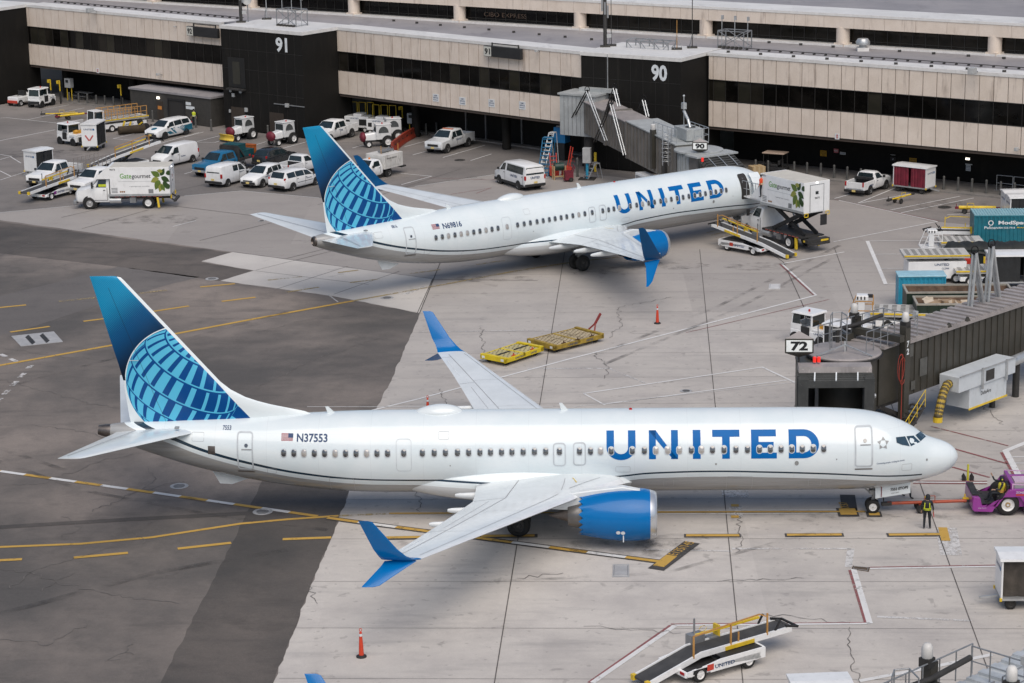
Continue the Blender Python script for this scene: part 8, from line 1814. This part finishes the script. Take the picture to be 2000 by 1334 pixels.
p = G(1754, 602); t = thing('storage_container', 'sky blue storage box with shiny pale top left of the open dumpsters', 'container', (p.x, p.y, 0), R(0)); corr(t, 'corrugated_walls', pm('sky_blue_box', (.03, .30, .45), .45, dirt=.25), 3.1, 1.5, 2.1); b = MB(); b.bx(-.05, 3.15, -.05, 1.55, 2.09, 2.2); b.build('roof', pm('glossy_sky_roof', (.32, .58, .68), .25, coat=.4), t, bevel=.04)
DG = pm('dark_green_dumpster', (.012, .028, .018), .5, var=.25, dirt=.25); RIN = pm('rusted_inner_steel', (.17, .11, .075), .75, var=.45, dirt=.5, scale=2); RIM = pm('pale_steel_rim', (.36, .34, .29), .5, dirt=.4)
def dumpster(label, px, h, L, W, junk=False):
    p = G(*px, h); t = thing('dumpster', label, 'dumpster', (p.x, p.y, 0), R(-.5), 'open top dumpsters'); b = MB(); b.bx(0, L, 0, .09, .15, h-.05); b.bx(0, L, W-.09, W, .15, h-.05); b.bx(0, .09, .09, W-.09, .15, h-.05); b.bx(L-.09, L, .09, W-.09, .15, h-.05); b.bx(0, L, 0, W, .1, .2)
    for i in range(int(L/.7)+1): b.bx(min(i*.7, L-.08), min(i*.7+.08, L), -.07, 0, .15, h-.08)
    b.build('shell', DG, t); b = MB(); b.bx(.095, .10, .1, W-.1, .2, h-.05); b.bx(.1, L-.1, W-.10, W-.095, .2, h-.05); b.bx(.1, L-.1, .095, .1, .2, h-.05); b.bx(L-.1, L-.095, .1, W-.1, .2, h-.05); b.bx(.1, L-.1, .1, W-.1, .2, .24); b.build('rusty_lining', RIN, t)
    b = MB(); b.bx(-.03, L+.03, -.04, .1, h-.05, h+.05); b.bx(-.03, L+.03, W-.1, W+.04, h-.05, h+.05); b.bx(-.03, .1, .1, W-.1, h-.05, h+.05); b.bx(L-.1, L+.03, .1, W-.1, h-.05, h+.05); b.build('rim', RIM, t)
    return t
d1 = dumpster('long open green dumpster with rusty inside, the rear one of two', (1771, 572), 2.0, 6.8, 2.2); d2 = dumpster('open green dumpster full of cardboard, the front one of two', (1791, 595), 1.85, 5.0, 2.2)
r_ = random.Random(5)
def cardboard(i):
    x, y = .5+r_.random()*3.6, .35+r_.random()*1.5; w = .5+r_.random()*.5; p = d2.location+Vector((x, y, 1.38+.2*r_.random())); t = thing('cardboard_box', 'crumpled cardboard box in the front green dumpster', 'cardboard', p, r_.random()*3, 'cardboard in the dumpster'); b = MB(); b.T = Matrix.Rotation(r_.uniform(-.5, .5), 4, 'X'); b.bx(-w/2, w/2, -w*.35, w*.35, -.2, .15); b.build('box', pm('brown_cardboard', (.36, .26, .17), .8, var=.2), t); b = MB(); b.T = Matrix.Rotation(r_.uniform(-.5, .5), 4, 'X'); b.poly([(-w/2, w*.35, .16), (w/2, w*.35, .16), (w/2, w*.6, .3), (-w/2, w*.6, .3)]); b.build('flap', pm('pale_cardboard', (.52, .45, .36), .8), t)
for i in range(11): cardboard(i)
p = G(1868, 532); t = thing('covered_dumpster', 'dark dumpster draped in a black tarpaulin below the teal container', 'dumpster', (p.x, p.y, 0), 0); b = MB(); b.bx(0, 5.5, 0, 2.2, .1, 1.6)
for i in range(9): b.bx(i*.65, i*.65+.1, -.07, 0, .1, 1.5)
b.build('shell', pm('black_green_shell', (.014, .02, .017), .5), t); b = MB(); n = 22; I = []
for i in range(n+1):
    x = -.75+6.4*i/n; I.append([b.vert((x+.1*math.sin(i*1.3+j), -.12+2.5*j/8, 1.55+.34*math.sin(math.pi*j/8)+.10*math.sin(i*1.7+j*.9)-(0.5 if i < 1 else 0)-(.25 if j in (0, 8) else 0))) for j in range(9)])
for a, c in zip(I, I[1:]):
    for j in range(8): b.face((a[j], c[j], c[j+1], a[j+1]))
b.build('tarpaulin', pm('black_tarpaulin', (.02, .022, .02), .65, var=.3), t, 60); b = MB(); b.bx(1.85, 2.2, -.09, -.075, .65, 1.15); b.build('yellow_placard', M_yel(), t)
ORB = pm('faded_orange_barrier', (.26, .035, .018), .5, var=.15, dirt=.3)
def barrier(label, a, c, mat, h=.95, g='plastic barriers', two=None):
    a, c = flat(a), flat(c); L = (c-a).length; t = thing('plastic_barrier', label, 'barrier', a, heading(a, c), g); b = MB(); n = max(1, round(L/1.6))
    for i in range(n): b.prism([(-.28, 0), (.28, 0), (.26, .2), (.14, .45), (.12, h), (-.12, h), (-.14, .45), (-.26, .2)], L*i/n+.02, L*(i+1)/n-.02, 'x')
    b.build('body', mat, t, bevel=.03); b = MB()
    for i in range(n): x = L*(i+.5)/n; b.bx(x-.2, x+.2, -.15, .15, .52, .64)
    b.build('fork_slot', M_black() if not two else two, t)
barrier('orange barrier run behind the service truck, front segment', G(766, 297), G(788, 279), ORB); barrier('orange barrier run reaching to the dark wall, rear segment', G(788, 279), G(815, 264), ORB)
barrier('bright red barrier below the black tarpaulin', G(1872, 533), G(1904, 533), pm('bright_red_barrier', (.48, .035, .02), .45), 1.05); barrier('maroon and white barrier block at the far left by the yellow tow bars', G(140, 254), G(163, 250), pm('white_barrier', (.5, .5, .5), .5, dirt=.4), .9, two=M_maroon())
# ---- delineator posts
def delineator(u, v, l):
    p = G(u, v); t = thing('delineator_post', l, 'traffic delineator', p, 0, 'orange delineator posts'); b = MB(); b.lathe([(0, .22), (.05, .22), (.09, .15), (.1, .1)], (0, 0, 0), (0, 0, 1), 16); b.build('rubber_base', M_black(), t, 40)
    b = MB(); b.lathe([(.08, .11), (.45, .095), (1.1, .055), (1.12, .03), (1.14, .0)], (0, 0, 0), (0, 0, 1), 14); b.loop([(0.05*math.cos(a), 0, 1.2+.07*math.sin(a)) for a in [k*.7 for k in range(9)]], .015, 5); po = b.build('post', pm('bright_orange_plastic', (.62, .055, .02), .45), t, 40)
    for z in (.72, .93): b = MB(); b.lathe([(z, .085-.04*(z-.5)), (z+.11, .080-.04*(z-.5))], (0, 0, 0), (0, 0, 1), 14); b.build('reflective_band', M_wl(), po, 40)
delineator(706, 1283, 'orange delineator post on the pale concrete at the bottom left of centre'); delineator(1284, 632, 'orange delineator post standing alone right of the cargo dollies'); delineator(836, 815, 'orange delineator post behind the near airliner roof')
p = G(1890, 938); t = thing('chock_stand', 'yellow post with black wheel chocks hung at its foot near the airliner nose', 'chock stand', p); b = MB(); b.cyl((0, 0, 0), (0, 0, .85), .06, .05, 10); b.build('post', pm('lime_yellow_post', (.55, .52, .03), .5), t, 40)
for s in (-1, 1): b = MB(); b.prism([(s*.1, 0), (s*.28, 0), (s*.30, .22), (s*.2, .36), (s*.1, .2)], -.12, .12); b.build('chock', M_black(), t)
# ---- odds and ends around gate 90 and the dark bays
def box_on_legs(u, v, l, z=1.0, leg=None):
    p = G(u, v); t = thing('utility_box', l, 'utility box', p, R(-35), 'utility boxes on legs'); b = MB(); b.bx(-.45, .45, -.25, .25, z, z+1.0); bo = b.build('cabinet', PUT, t, bevel=.02); b = MB(); b.bx(-.25, .15, -.262, -.25, z+.55, z+.85); b.build('black_panel', M_black(), bo)
    for x in (-.35, .35): b = MB(); b.cyl((x, 0, 0), (x, 0, z), .05, .05, 8); b.build('leg', leg or M_yel(), t, 40)
box_on_legs(137, 198, 'grey cabinet on yellow legs in the far left bay', 1.5); box_on_legs(806, 263, 'grey cabinet on yellow legs right of the tractors', 1.1); box_on_legs(1054, 282, 'grey cabinet on yellow legs left of the gate 90 bridge', 1.0)
def hook_post(u, v, l, h=2.5):
    p = G(u, v); t = thing('hose_post', l, 'hose post', p, R(-38), 'yellow hose posts'); b = MB(); b.bar((0, 0, 0), (0, 0, h*.55), .12); b.build('dark_post', M_dark(), t); b = MB(); b.bar((0, 0, h*.4), (0, 0, h), .09); b.bar((0, 0, h), (-.3, 0, h-.05), .09); b.bx(-.42, -.2, -.1, .1, h-.35, h-.02); b.build('yellow_arm', M_yel(), t)
for u, v, l in ((101, 201, 'first yellow hose post from the left in the far left bay'), (119, 203, 'second yellow hose post from the left in the far left bay'), (238, 212, 'yellow hose post left of the block hut'), (787, 258, 'taller yellow hose post behind the tractors'), (1027, 282, 'yellow hose post left of the grey cabinet by gate 90'), (1047, 284, 'yellow hose post right beside the grey cabinet by gate 90')): hook_post(u, v, l)
def gpu(u, v, l, rz):
    p = G(u, v); t = thing('ground_power_unit', l, 'ground power unit', (p.x, p.y, 0), rz, 'ground power units'); b = MB(); b.bx(-1.3, 1.3, -.75, .75, .45, 1.55); b.bx(-.4, .5, -.6, .6, 1.55, 1.8); bo = b.build('housing', M_white(), t, bevel=.06); b = MB(); b.bx(.3, 1.1, -.765, -.75, .7, 1.3); b.bx(-1.1, -.7, -.765, -.75, .8, 1.2); b.build('vent_grille', M_black(), bo); four(t, (-.9, .9), .65, .28)
    b = MB(); b.text('UNITED', (-.65, -.757, 1.3), (1, 0, 0), (0, 0, 1), .14, 0, .02, .9); b.build('lettering', NAV, bo); b = MB()
    for k in range(3): x = -1.0+k*.9; b.loop([(x-.35, .9, .5), (x+.35, .9, .5), (x+.35, .9, 2.7), (x-.35, .9, 2.7)], .035, 5)
    b.build('yellow_guard_rail', M_yel(), t)
gpu(703, 256, 'white ground power unit behind the pickup near the gate 91 tower', R(-20)); gpu(746, 262, 'white ground power unit behind the tractors, right one', R(-20))
# attachments heap by the hut
p = G(258, 262); t = thing('sweeper_attachment', 'rusty yellow sweeper attachment lying in front of the block hut', 'sweeper attachment', (p.x, p.y, 0), R(20)); b = MB(); b.cyl((-1.3, 0, .45), (1.3, .3, .45), .4, .4, 14); b.build('brush_roll', pm('dirty_bristles', (.05, .036, .02), .9, var=.4), t, 40); b = MB(); b.bar((-1.2, .4, .2), (1.3, .7, .3), .12); b.bar((-1.0, .3, .2), (-.6, .3, 1.3), .16); b.bar((-.4, .3, .2), (0, .3, 1.2), .16); b.bar((.1, .5, .3), (1.2, .8, 1.0), .1); b.build('frame', M_yel(), t); b = MB(); b.cyl((1.5, .6, .5), (1.5, .8, .5), .4, .4, 14); b.cyl((1.0, .9, 1.0), (1.0, 1.1, 1.0), .3, .3, 14); b.build('rubber_wheel', M_tyre(), t)
# work platform with grey cage behind the left belt loader
p = G(182, 352); t = thing('work_platform', 'grey railed work platform between the crew cab pickup and the catering truck', 'work platform', (p.x, p.y, 0), R(60)); b = MB(); b.bx(-1.6, 1.6, -.7, .7, .9, 1.0); b.bx(-1.4, 1.4, -.5, .5, .35, .7); b.build('deck', M_grey(), t); b = MB()
for s in (-1, 1): rail(b, even([(-1.6, s*.7, 1.0), (1.6, s*.7, 1.0)], .55), 1.15, .03)
b.build('cage_railing', pm('taupe_rail', (.27, .24, .22), .5), t); four(t, (-1.2, 1.2), .6, .28)
def steps(l, u, v, h, n, mat, rz, w=.7, base=None):
    p = G(u, v); t = thing('step_ladder', l, 'step ladder', (p.x, p.y, 0), rz, 'ladders near gate 90'); d = h*.55; b = MB()
    for s in (-1, 1): b.bar((-d, s*w/2, 0), (0, s*w/2, h), .07); b.bar((0, s*w/2, h), (.45, s*w/2, h), .06); b.bar((.45, s*w/2, h), (.75, s*w/2, 0), .05)
    b.build('stringers', mat, t); b = MB()
    for i in range(n): k = (i+1)/(n+.3); b.bx(-d+d*k-.12, -d+d*k+.12, -w/2, w/2, h*k-.02, h*k+.03)
    b.bx(-.1, .5, -w/2, w/2, h, h+.05); b.build('treads', base or mat, t); return t
steps('tall blue rolling stair ladder behind the passenger van', 1071, 338, 3.1, 9, pm('blue_ladder', (.01, .13, .26), .5), R(75), .9); steps('low silver step stool by the blue post under the gate 90 bridge', 1158, 349, 1.35, 4, M_galv(), R(30), .75); steps('white step ladder beside the blue steel box', 1078, 320, 2.8, 8, M_white(), R(60), .5)
p = G(1098, 312); t = thing('tool_locker', 'bright blue steel box standing high behind the red hand trucks', 'tool locker', (p.x, p.y, 0), R(-30)); b = MB(); b.bx(-.6, .6, -.45, .45, 1.6, 3.0); b.build('locker_body', pm('bright_blue_box', (.01, .19, .45), .4, dirt=.15), t, bevel=.02); b = MB(); b.bx(-.5, .5, -.4, .4, 0, 1.6); b.build('stand', M_black(), t); b = MB(); b.bx(-.4, .4, -.3, .3, 3.0, 3.12); b.build('lid_clutter', PUT, t)
def handtruck(l, u, v, mat, rz, h=1.9):
    p = G(u, v); t = thing('hand_truck', l, 'hand truck', (p.x, p.y, 0), rz, 'hand trucks near gate 90'); b = MB()
    for s in (-1, 1): b.bar((0, s*.28, .2), (.45, s*.28, h), .07)
    for k in range(5): b.bar((.08+.09*k, -.28, .4+k*.33), (.08+.09*k, .28, .4+k*.33), .05)
    b.bx(-.5, .1, -.35, .35, .15, .2); b.bx(-.4, .3, -.4, .4, .2, .9); b.build('frame', mat, t)
    for s in (-1, 1): wheel_part(t, 'wheel', (.1, s*.38, .2), .2, .1, M_dark(), 12)
handtruck('red hand truck leaning tall behind the dark red bin', 1108, 345, M_red(), R(20), 2.6); handtruck('dark red low hand truck nearest the van', 1112, 354, M_maroon(), R(10), 1.3); handtruck('bright red hand truck between the ladder and the wooden rack', 1082, 345, M_red(), R(100), 2.0)
p = G(1092, 350); t = thing('drum_rack', 'wooden rack holding a dark green drum', 'drum rack', (p.x, p.y, 0), R(15)); b = MB()
for x in (-.5, .5): b.bar((x, -.3, 0), (x, -.3, 1.2), .1); b.bar((x, .3, 0), (x, .3, 1.2), .1)
b.bar((-.5, -.3, .3), (.5, -.3, .3), .1); b.build('timber_frame', pm('raw_timber', (.42, .30, .16), .7), t); b = MB(); b.cyl((-.4, 0, 1.1), (.4, 0, 1.1), .36, .36, 16); b.build('drum', pm('bottle_green_drum', (.01, .04, .03), .4), t, 40)
p = G(1147, 350); t = thing('post_cabinet', 'pale grey cabinet on a sky blue post below the gate 90 bridge', 'utility box', (p.x, p.y, 0), R(-10)); b = MB(); b.cyl((0, 0, 0), (0, 0, 1.5), .13, .13, 12); b.build('post', pm('sky_blue_post', (.03, .30, .48), .5), t, 40); b = MB(); b.bx(-.35, .35, -.3, .3, 1.45, 2.75); b.build('cabinet', PUT, t, bevel=.02); b = MB(); b.bx(-.7, .7, -.6, .6, 0, .08); b.build('base_plate', M_dark(), t)
p = G(1163, 336); t = bollard((p.x, p.y, 0), 'yellow bollard behind the silver step stool', M_yel(), 1.7, .12)
p = G(1128, 345); bollard((p.x, p.y, 0), 'grey bollard right of the red hand trucks', BOL, 1.6)
p = G(1512, 340); t = thing('golf_cart', 'dark golf cart with beige canopy behind the far airliner nose', 'golf cart', (p.x, p.y, 0), R(155)); b = MB(); b.bx(-1.2, 1.2, -.55, .55, .35, .7); b.bx(-.5, .2, -.55, .55, .7, .95); b.bx(-.7, -.5, -.55, .55, .9, 1.3); b.build('body', M_black(), t, bevel=.06); b = MB(); b.bx(-1.1, .9, -.65, .65, 1.85, 1.95); b.build('canopy', pm('beige_canopy', (.42, .32, .25), .6), t, bevel=.03); b = MB()
for x in (-1.0, .8):
    for s in (-1, 1): b.bar((x, s*.55, .65), (x*.95, s*.58, 1.88), .04)
b.build('canopy_frame', M_dark(), t); b = MB(); b.lathe([(0, .17), (.03, .17)], (.55, .25, 1.15), (-.7, 0, .7), 12); b.build('steering_wheel', M_black(), t); four(t, (-.8, .85), .5, .23, .16)
p = G(1478, 344); t = thing('wooden_crate', 'pale wooden crate behind the far airliner nose', 'crate', (p.x, p.y, 0), R(20)); b = MB(); b.bx(-.6, .6, -.5, .5, 0, .9); b.build('box', pm('raw_timber', (.42, .30, .16), .7), t); b = MB()
for x in (-.4, 0, .4): b.bx(x-.06, x+.06, -.52, .52, 0, .92)
b.build('slat', pm('pale_timber', (.5, .40, .24), .7), t)
p = G(1975, 375, .1); t = thing('guard_rail_frame', 'light metal guard rail frames by the dark wall at far right', 'guard rail', (p.x, p.y, .1), R(-33)); b = MB(); rail(b, even([(-1.3, 0, 0), (.1, 0, 0)], 1.4), 1.3, .03); rail(b, even([(.2, .0, 0), (2.6, 0, 0)], 1.2), 1.3, .03); b.build('tube_frame', M_galv(), t, 40); b = MB(); b.bx(-1.5, -1.1, -.1, .1, 0, .05); b.bx(2.4, 2.8, -.1, .1, 0, .05); b.build('foot', M_galv(), t)
p = G(72, 168, 0); t = thing('picnic_table', 'grey bench table among the bollards of the far left bay', 'bench table', (G(165, 196).x, G(165, 196).y, .14), R(-38)); b = MB(); b.bx(-1.1, 1.1, -.4, .4, .7, .76); b.build('table_top', M_grey(), t); b = MB(); b.bx(-1.1, 1.1, -.85, -.6, .4, .45); b.build('bench', M_grey(), t); b = MB()
for x in (-.8, .8): b.bar((x, -.7, 0), (x, .1, .7), .06); b.bar((x, .4, 0), (x, -.1, .7), .06)
b.build('legs', M_dark(), t)
# third airliner, only its wingtip reaches into the frame
third = dup(near, 'airliner parked below the picture, only its blue wingtip showing at the bottom edge', (-.24, -51.88, 0), 0)
for c in list(third.children):
    if c.name.split('.')[0] in ('registration', 'fleet_number', 'nose_gear_door'):
        for g_ in list(c.children): bpy.data.objects.remove(g_)
        bpy.data.objects.remove(c)
# ------------------------------------------------------------------ people
SKIN = pm('skin', (.42, .26, .18), .55, var=.08); NAVY = pm('dark_navy_workwear', (.012, .016, .022), .75, var=.3); BOOT = pm('black_boots', (.012, .011, .010), .6)
def person(label, loc, rz, J, top=None, legs=None, head='cap', vest=None, vest2=None, wand=False, g='ground crew', muffs=None, hold=None):
    """J: joint positions in metres (x forward, y left, z up); one skinned body mesh"""
    t = thing('person', label, 'person', loc, rz, g)
    P, Rr, Ed, Tg = [], [], [], []
    def add(p, r, par, tag):
        P.append(Vector(p)); Rr.append(r); Tg.append(tag)
        if par is not None: Ed.append((par, len(P)-1))
        return len(P)-1
    J = {k: Vector(v) for k, v in J.items()}
    pel = add(J['pelvis'], .135, None, 1); up = (J['neck']-J['pelvis'])
    w1 = add(J['pelvis']+up*.3, .125, pel, 0); ch = add(J['pelvis']+up*.72, .15, w1, 0); nk = add(J['neck'], .062, ch, 2); hd = (J['head']-J['neck']).normalized()
    chin = add(J['neck']+hd*.07, .066, nk, 2); h1 = add(J['head'], .092, chin, 2); h2 = add(J['head']+hd*.075, .085, h1, 2); add(J['head']+hd*.115, .05, h2, 2)
    fw = Vector((1, 0, 0)); fw = (fw-hd*fw.dot(hd)).normalized(); ns = add(J['head']+fw*.085-hd*.015, .022, h1, 2); add(J['head']+fw*.112-hd*.03, .012, ns, 2)
    for s, k in ((1, 'l'), (-1, 'r')):
        sh, el, wr = J[k+'sh'], J[k+'el'], J[k+'wr']; a = add(sh, .072, ch, 0); m = add((sh+el)/2, .056, a, 0); e = add(el, .045, m, 0); f = add((el*.45+wr*.55), .042, e, 0); w = add(wr, .03, f, 2)
        d = (wr-el).normalized(); side = d.cross(Vector((1, 0, .3))).normalized(); pl = add(wr+d*.05, .034, w, 2); kn = add(wr+d*.085, .03, pl, 2)
        for i in range(4):
            o = side*((i-1.5)*.02); q = add(wr+d*(.115+.012*(1-abs(i-1.5)))+o, .0095, kn, 2); q2 = add(P[q]+d*.03-Vector((0, 0, .006)), .0085, q, 2); add(P[q2]+d*(.024-.006*abs(i-1.2))+Vector((-.012, 0, -.008)), .007, q2, 2)
        th = add(wr+d*.04+Vector((.035, 0, 0))*1, .011, pl, 2); add(P[th]+d*.035+Vector((.012, 0, 0)), .009, th, 2)
        hp, k_, an = J[k+'hp'], J[k+'kn'], J[k+'an']; a = add(hp, .105, pel, 1); m = add((hp+k_)/2, .088, a, 1); b_ = add(k_, .065, m, 1); c_ = add(k_*.6+an*.4, .066, b_, 1); an_ = add(an, .048, c_, 1)
        fd = J.get(k+'ft', fw); fl = add(an+Vector((fd.x, fd.y, 0)).normalized()*.07-Vector((0, 0, .045)), .042, an_, 3); add(P[fl]+Vector((fd.x, fd.y, 0)).normalized()*.10-Vector((0, 0, .012)), .030, fl, 3)
    me = bpy.data.meshes.new('b'); me.from_pydata([p[:] for p in P], Ed, []); o = bpy.data.objects.new('b', me); COL.objects.link(o); sk = o.modifiers.new('s', 'SKIN')
    for i, v in enumerate(me.skin_vertices[0].data): v.radius = (Rr[i], Rr[i]*(.78 if Tg[i] in (0, 1) and i < 3 else 1)); v.use_root = (i == 0)
    o.modifiers.new('u', 'SUBSURF').levels = 1; o.modifiers['u'].render_levels = 1
    dg = bpy.context.evaluated_depsgraph_get(); bm_ = bpy.data.meshes.new_from_object(o.evaluated_get(dg)); bpy.data.objects.remove(o)
    for m_ in (top or NAVY, legs or NAVY, SKIN, BOOT): bm_.materials.append(m_)
    for p in bm_.polygons:
        c = Vector(p.center); i = min(range(len(P)), key=lambda q: (P[q]-c).length-Rr[q]*.6); p.material_index = Tg[i]; p.use_smooth = True
    body = bpy.data.objects.new('body', bm_); COL.objects.link(body); body.parent = t
    hc = J['head']; b = MB(); 
    q = hd.to_track_quat('Z', 'Y').to_matrix().to_4x4(); b.T = Matrix.Translation(hc) @ q
    prof = [(-.02, .104), (.03, .108), (.08, .096), (.12, .06), (.132, 0)] if head != 'hood' else [(-.13, .10), (-.05, .115), (.03, .116), (.09, .10), (.13, .06), (.145, 0)]
    b.lathe(prof, (-.012, 0, 0), (0, 0, 1), 16); b.build('knit_cap' if head != 'hood' else 'hood', NAVY if head != 'hair' else BOOT, t, 60)
    b = MB(); 
    for s in (-1, 1): b.sph(hc+fw*.083+Vector((0, s*.034, .0)), .012, 6)
    b.build('eyes', M_black(), t)
    if muffs:
        for s in (-1, 1): b = MB(); b.sph(hc+Vector((0, s*.105, -.01)), .048, 8, 0, (.8, .6, 1)); b.build('ear_defender', pm('lime_ear_defender', (.60, .60, .05), .5), t, 60)
    if vest:
        a, c = J['pelvis']+up*.02, J['neck']-up*.05; ax = (c-a).normalized(); sd = (J['lsh']-J['rsh']); sd = (sd-ax*sd.dot(ax)).normalized(); f2 = sd.cross(ax)
        ring = lambda k, wx, wy: [a+(c-a)*k+sd*(wx*math.cos(x))+f2*(wy*math.sin(x)) for x in [i*math.pi/8 for i in range(16)]]
        b = MB(); b.loft([ring(.0, .19, .165), ring(.35, .185, .16), ring(.7, .215, .18), ring(.92, .19, .15), ring(1.0, .10, .10)], cap0=False, cap1=False); b.build('safety_vest', vest, t, 60)
        b = MB(); b.loft([ring(.14, .197, .172), ring(.26, .195, .17)], cap0=False, cap1=False); b.loft([ring(.03, .195, .17), ring(.09, .195, .17)], cap0=False, cap1=False)
        for s in (-1, 1): b.bar(a+(c-a)*.2+sd*(s*.13)-f2*.172, a+(c-a)*.86+sd*(s*.11)-f2*.182, .045, .02)
        b.build('reflective_tape', vest2 or pm('pale_reflective_tape', (.66, .68, .45), .4), t, 60)
    if wand: w_ = J['rwr']+Vector((.01, 0, -.1)); b = MB(); b.cyl(w_, w_+Vector((.03, -.04, -.24)), .022, .018, 8); b.build('marshalling_wand', pm('red_wand', (.6, .03, .03), .4), t, 40)
    return t
STAND = dict(pelvis=(0,0,.95), neck=(.0,0,1.46), head=(.02,0,1.60), lsh=(0,.19,1.40), rsh=(0,-.19,1.40), lel=(-.03,.27,1.13), rel=(-.03,-.27,1.13), lwr=(.08,.27,.90), rwr=(.09,-.28,.90), lhp=(0,.10,.92), rhp=(0,-.10,.92), lkn=(.02,.12,.50), rkn=(.03,-.12,.50), lan=(-.02,.13,.09), ran=(.02,-.15,.09))
HV = pm('hi_vis_yellow', (.55, .62, .03), .6); DV = pm('black_vest', (.014, .016, .018), .7)
p = G(1810, 1033); person('standing marshaller in dark clothes and lime edged vest, back turned, holding a red wand', (p.x, p.y, 0), R(80), STAND, vest=DV, vest2=HV, wand=True, muffs=True, head='hood')
W2 = dict(STAND); W2.update(lan=(-.30,.1,.12), lkn=(-.05,.11,.50), ran=(.18,-.1,.09), rkn=(.14,-.1,.50))
p = G(1772, 972); person('crew member in dark trousers mostly hidden behind the nose gear door', (p.x, p.y, 0), R(-20), W2)
p = G(380, 246); person('worker in a lime vest standing by the block hut doorway', (p.x, p.y, 0), R(-100), STAND, vest=HV)
SIT = dict(pelvis=(.0,0,.95), neck=(-.05,0,1.47), head=(-.03,0,1.62), lsh=(-.04,.19,1.40), rsh=(-.04,-.19,1.40), lel=(.10,.26,1.15), rel=(.30,-.24,1.50), lwr=(.34,.16,1.12), rwr=(.42,-.22,1.76), lhp=(.02,.10,.92), rhp=(.02,-.10,.92), lkn=(.46,.14,.96), rkn=(.46,-.13,.98), lan=(.60,.14,.56), ran=(.62,-.13,.60))
S3 = {k: (v[0], v[1], v[2]+.1) for k, v in SIT.items()}
person('tug driver in dark clothes and yellow orange vest raising one hand', (23.36, -.12, -.02), math.pi, S3, vest=pm('yellow_vest', (.60, .52, .04), .6), vest2=pm('orange_tape', (.62, .28, .10), .5), muffs=True, head='hood')
S4 = dict(SIT); S4.update(rel=(.10,-.26,1.15), rwr=(.34,-.16,1.12))
p = T1.location; h = T1.rotation_euler.z; person('driver in a yellow vest inside the far left tow tractor', (p.x+.45*math.cos(h), p.y+.45*math.sin(h), .12), h, S4, vest=HV)
c_ = GY(1487, 392, (14.7, 62.5, 0), (0, 1, 0)); person('catering worker in bright orange jacket at the far airliner door', (c_.x, c_.y, 3.42), R(150), STAND, top=pm('bright_orange_jacket', (.75, .07, .015), .6), vest=pm('bright_orange_jacket', (.75, .07, .015), .6))
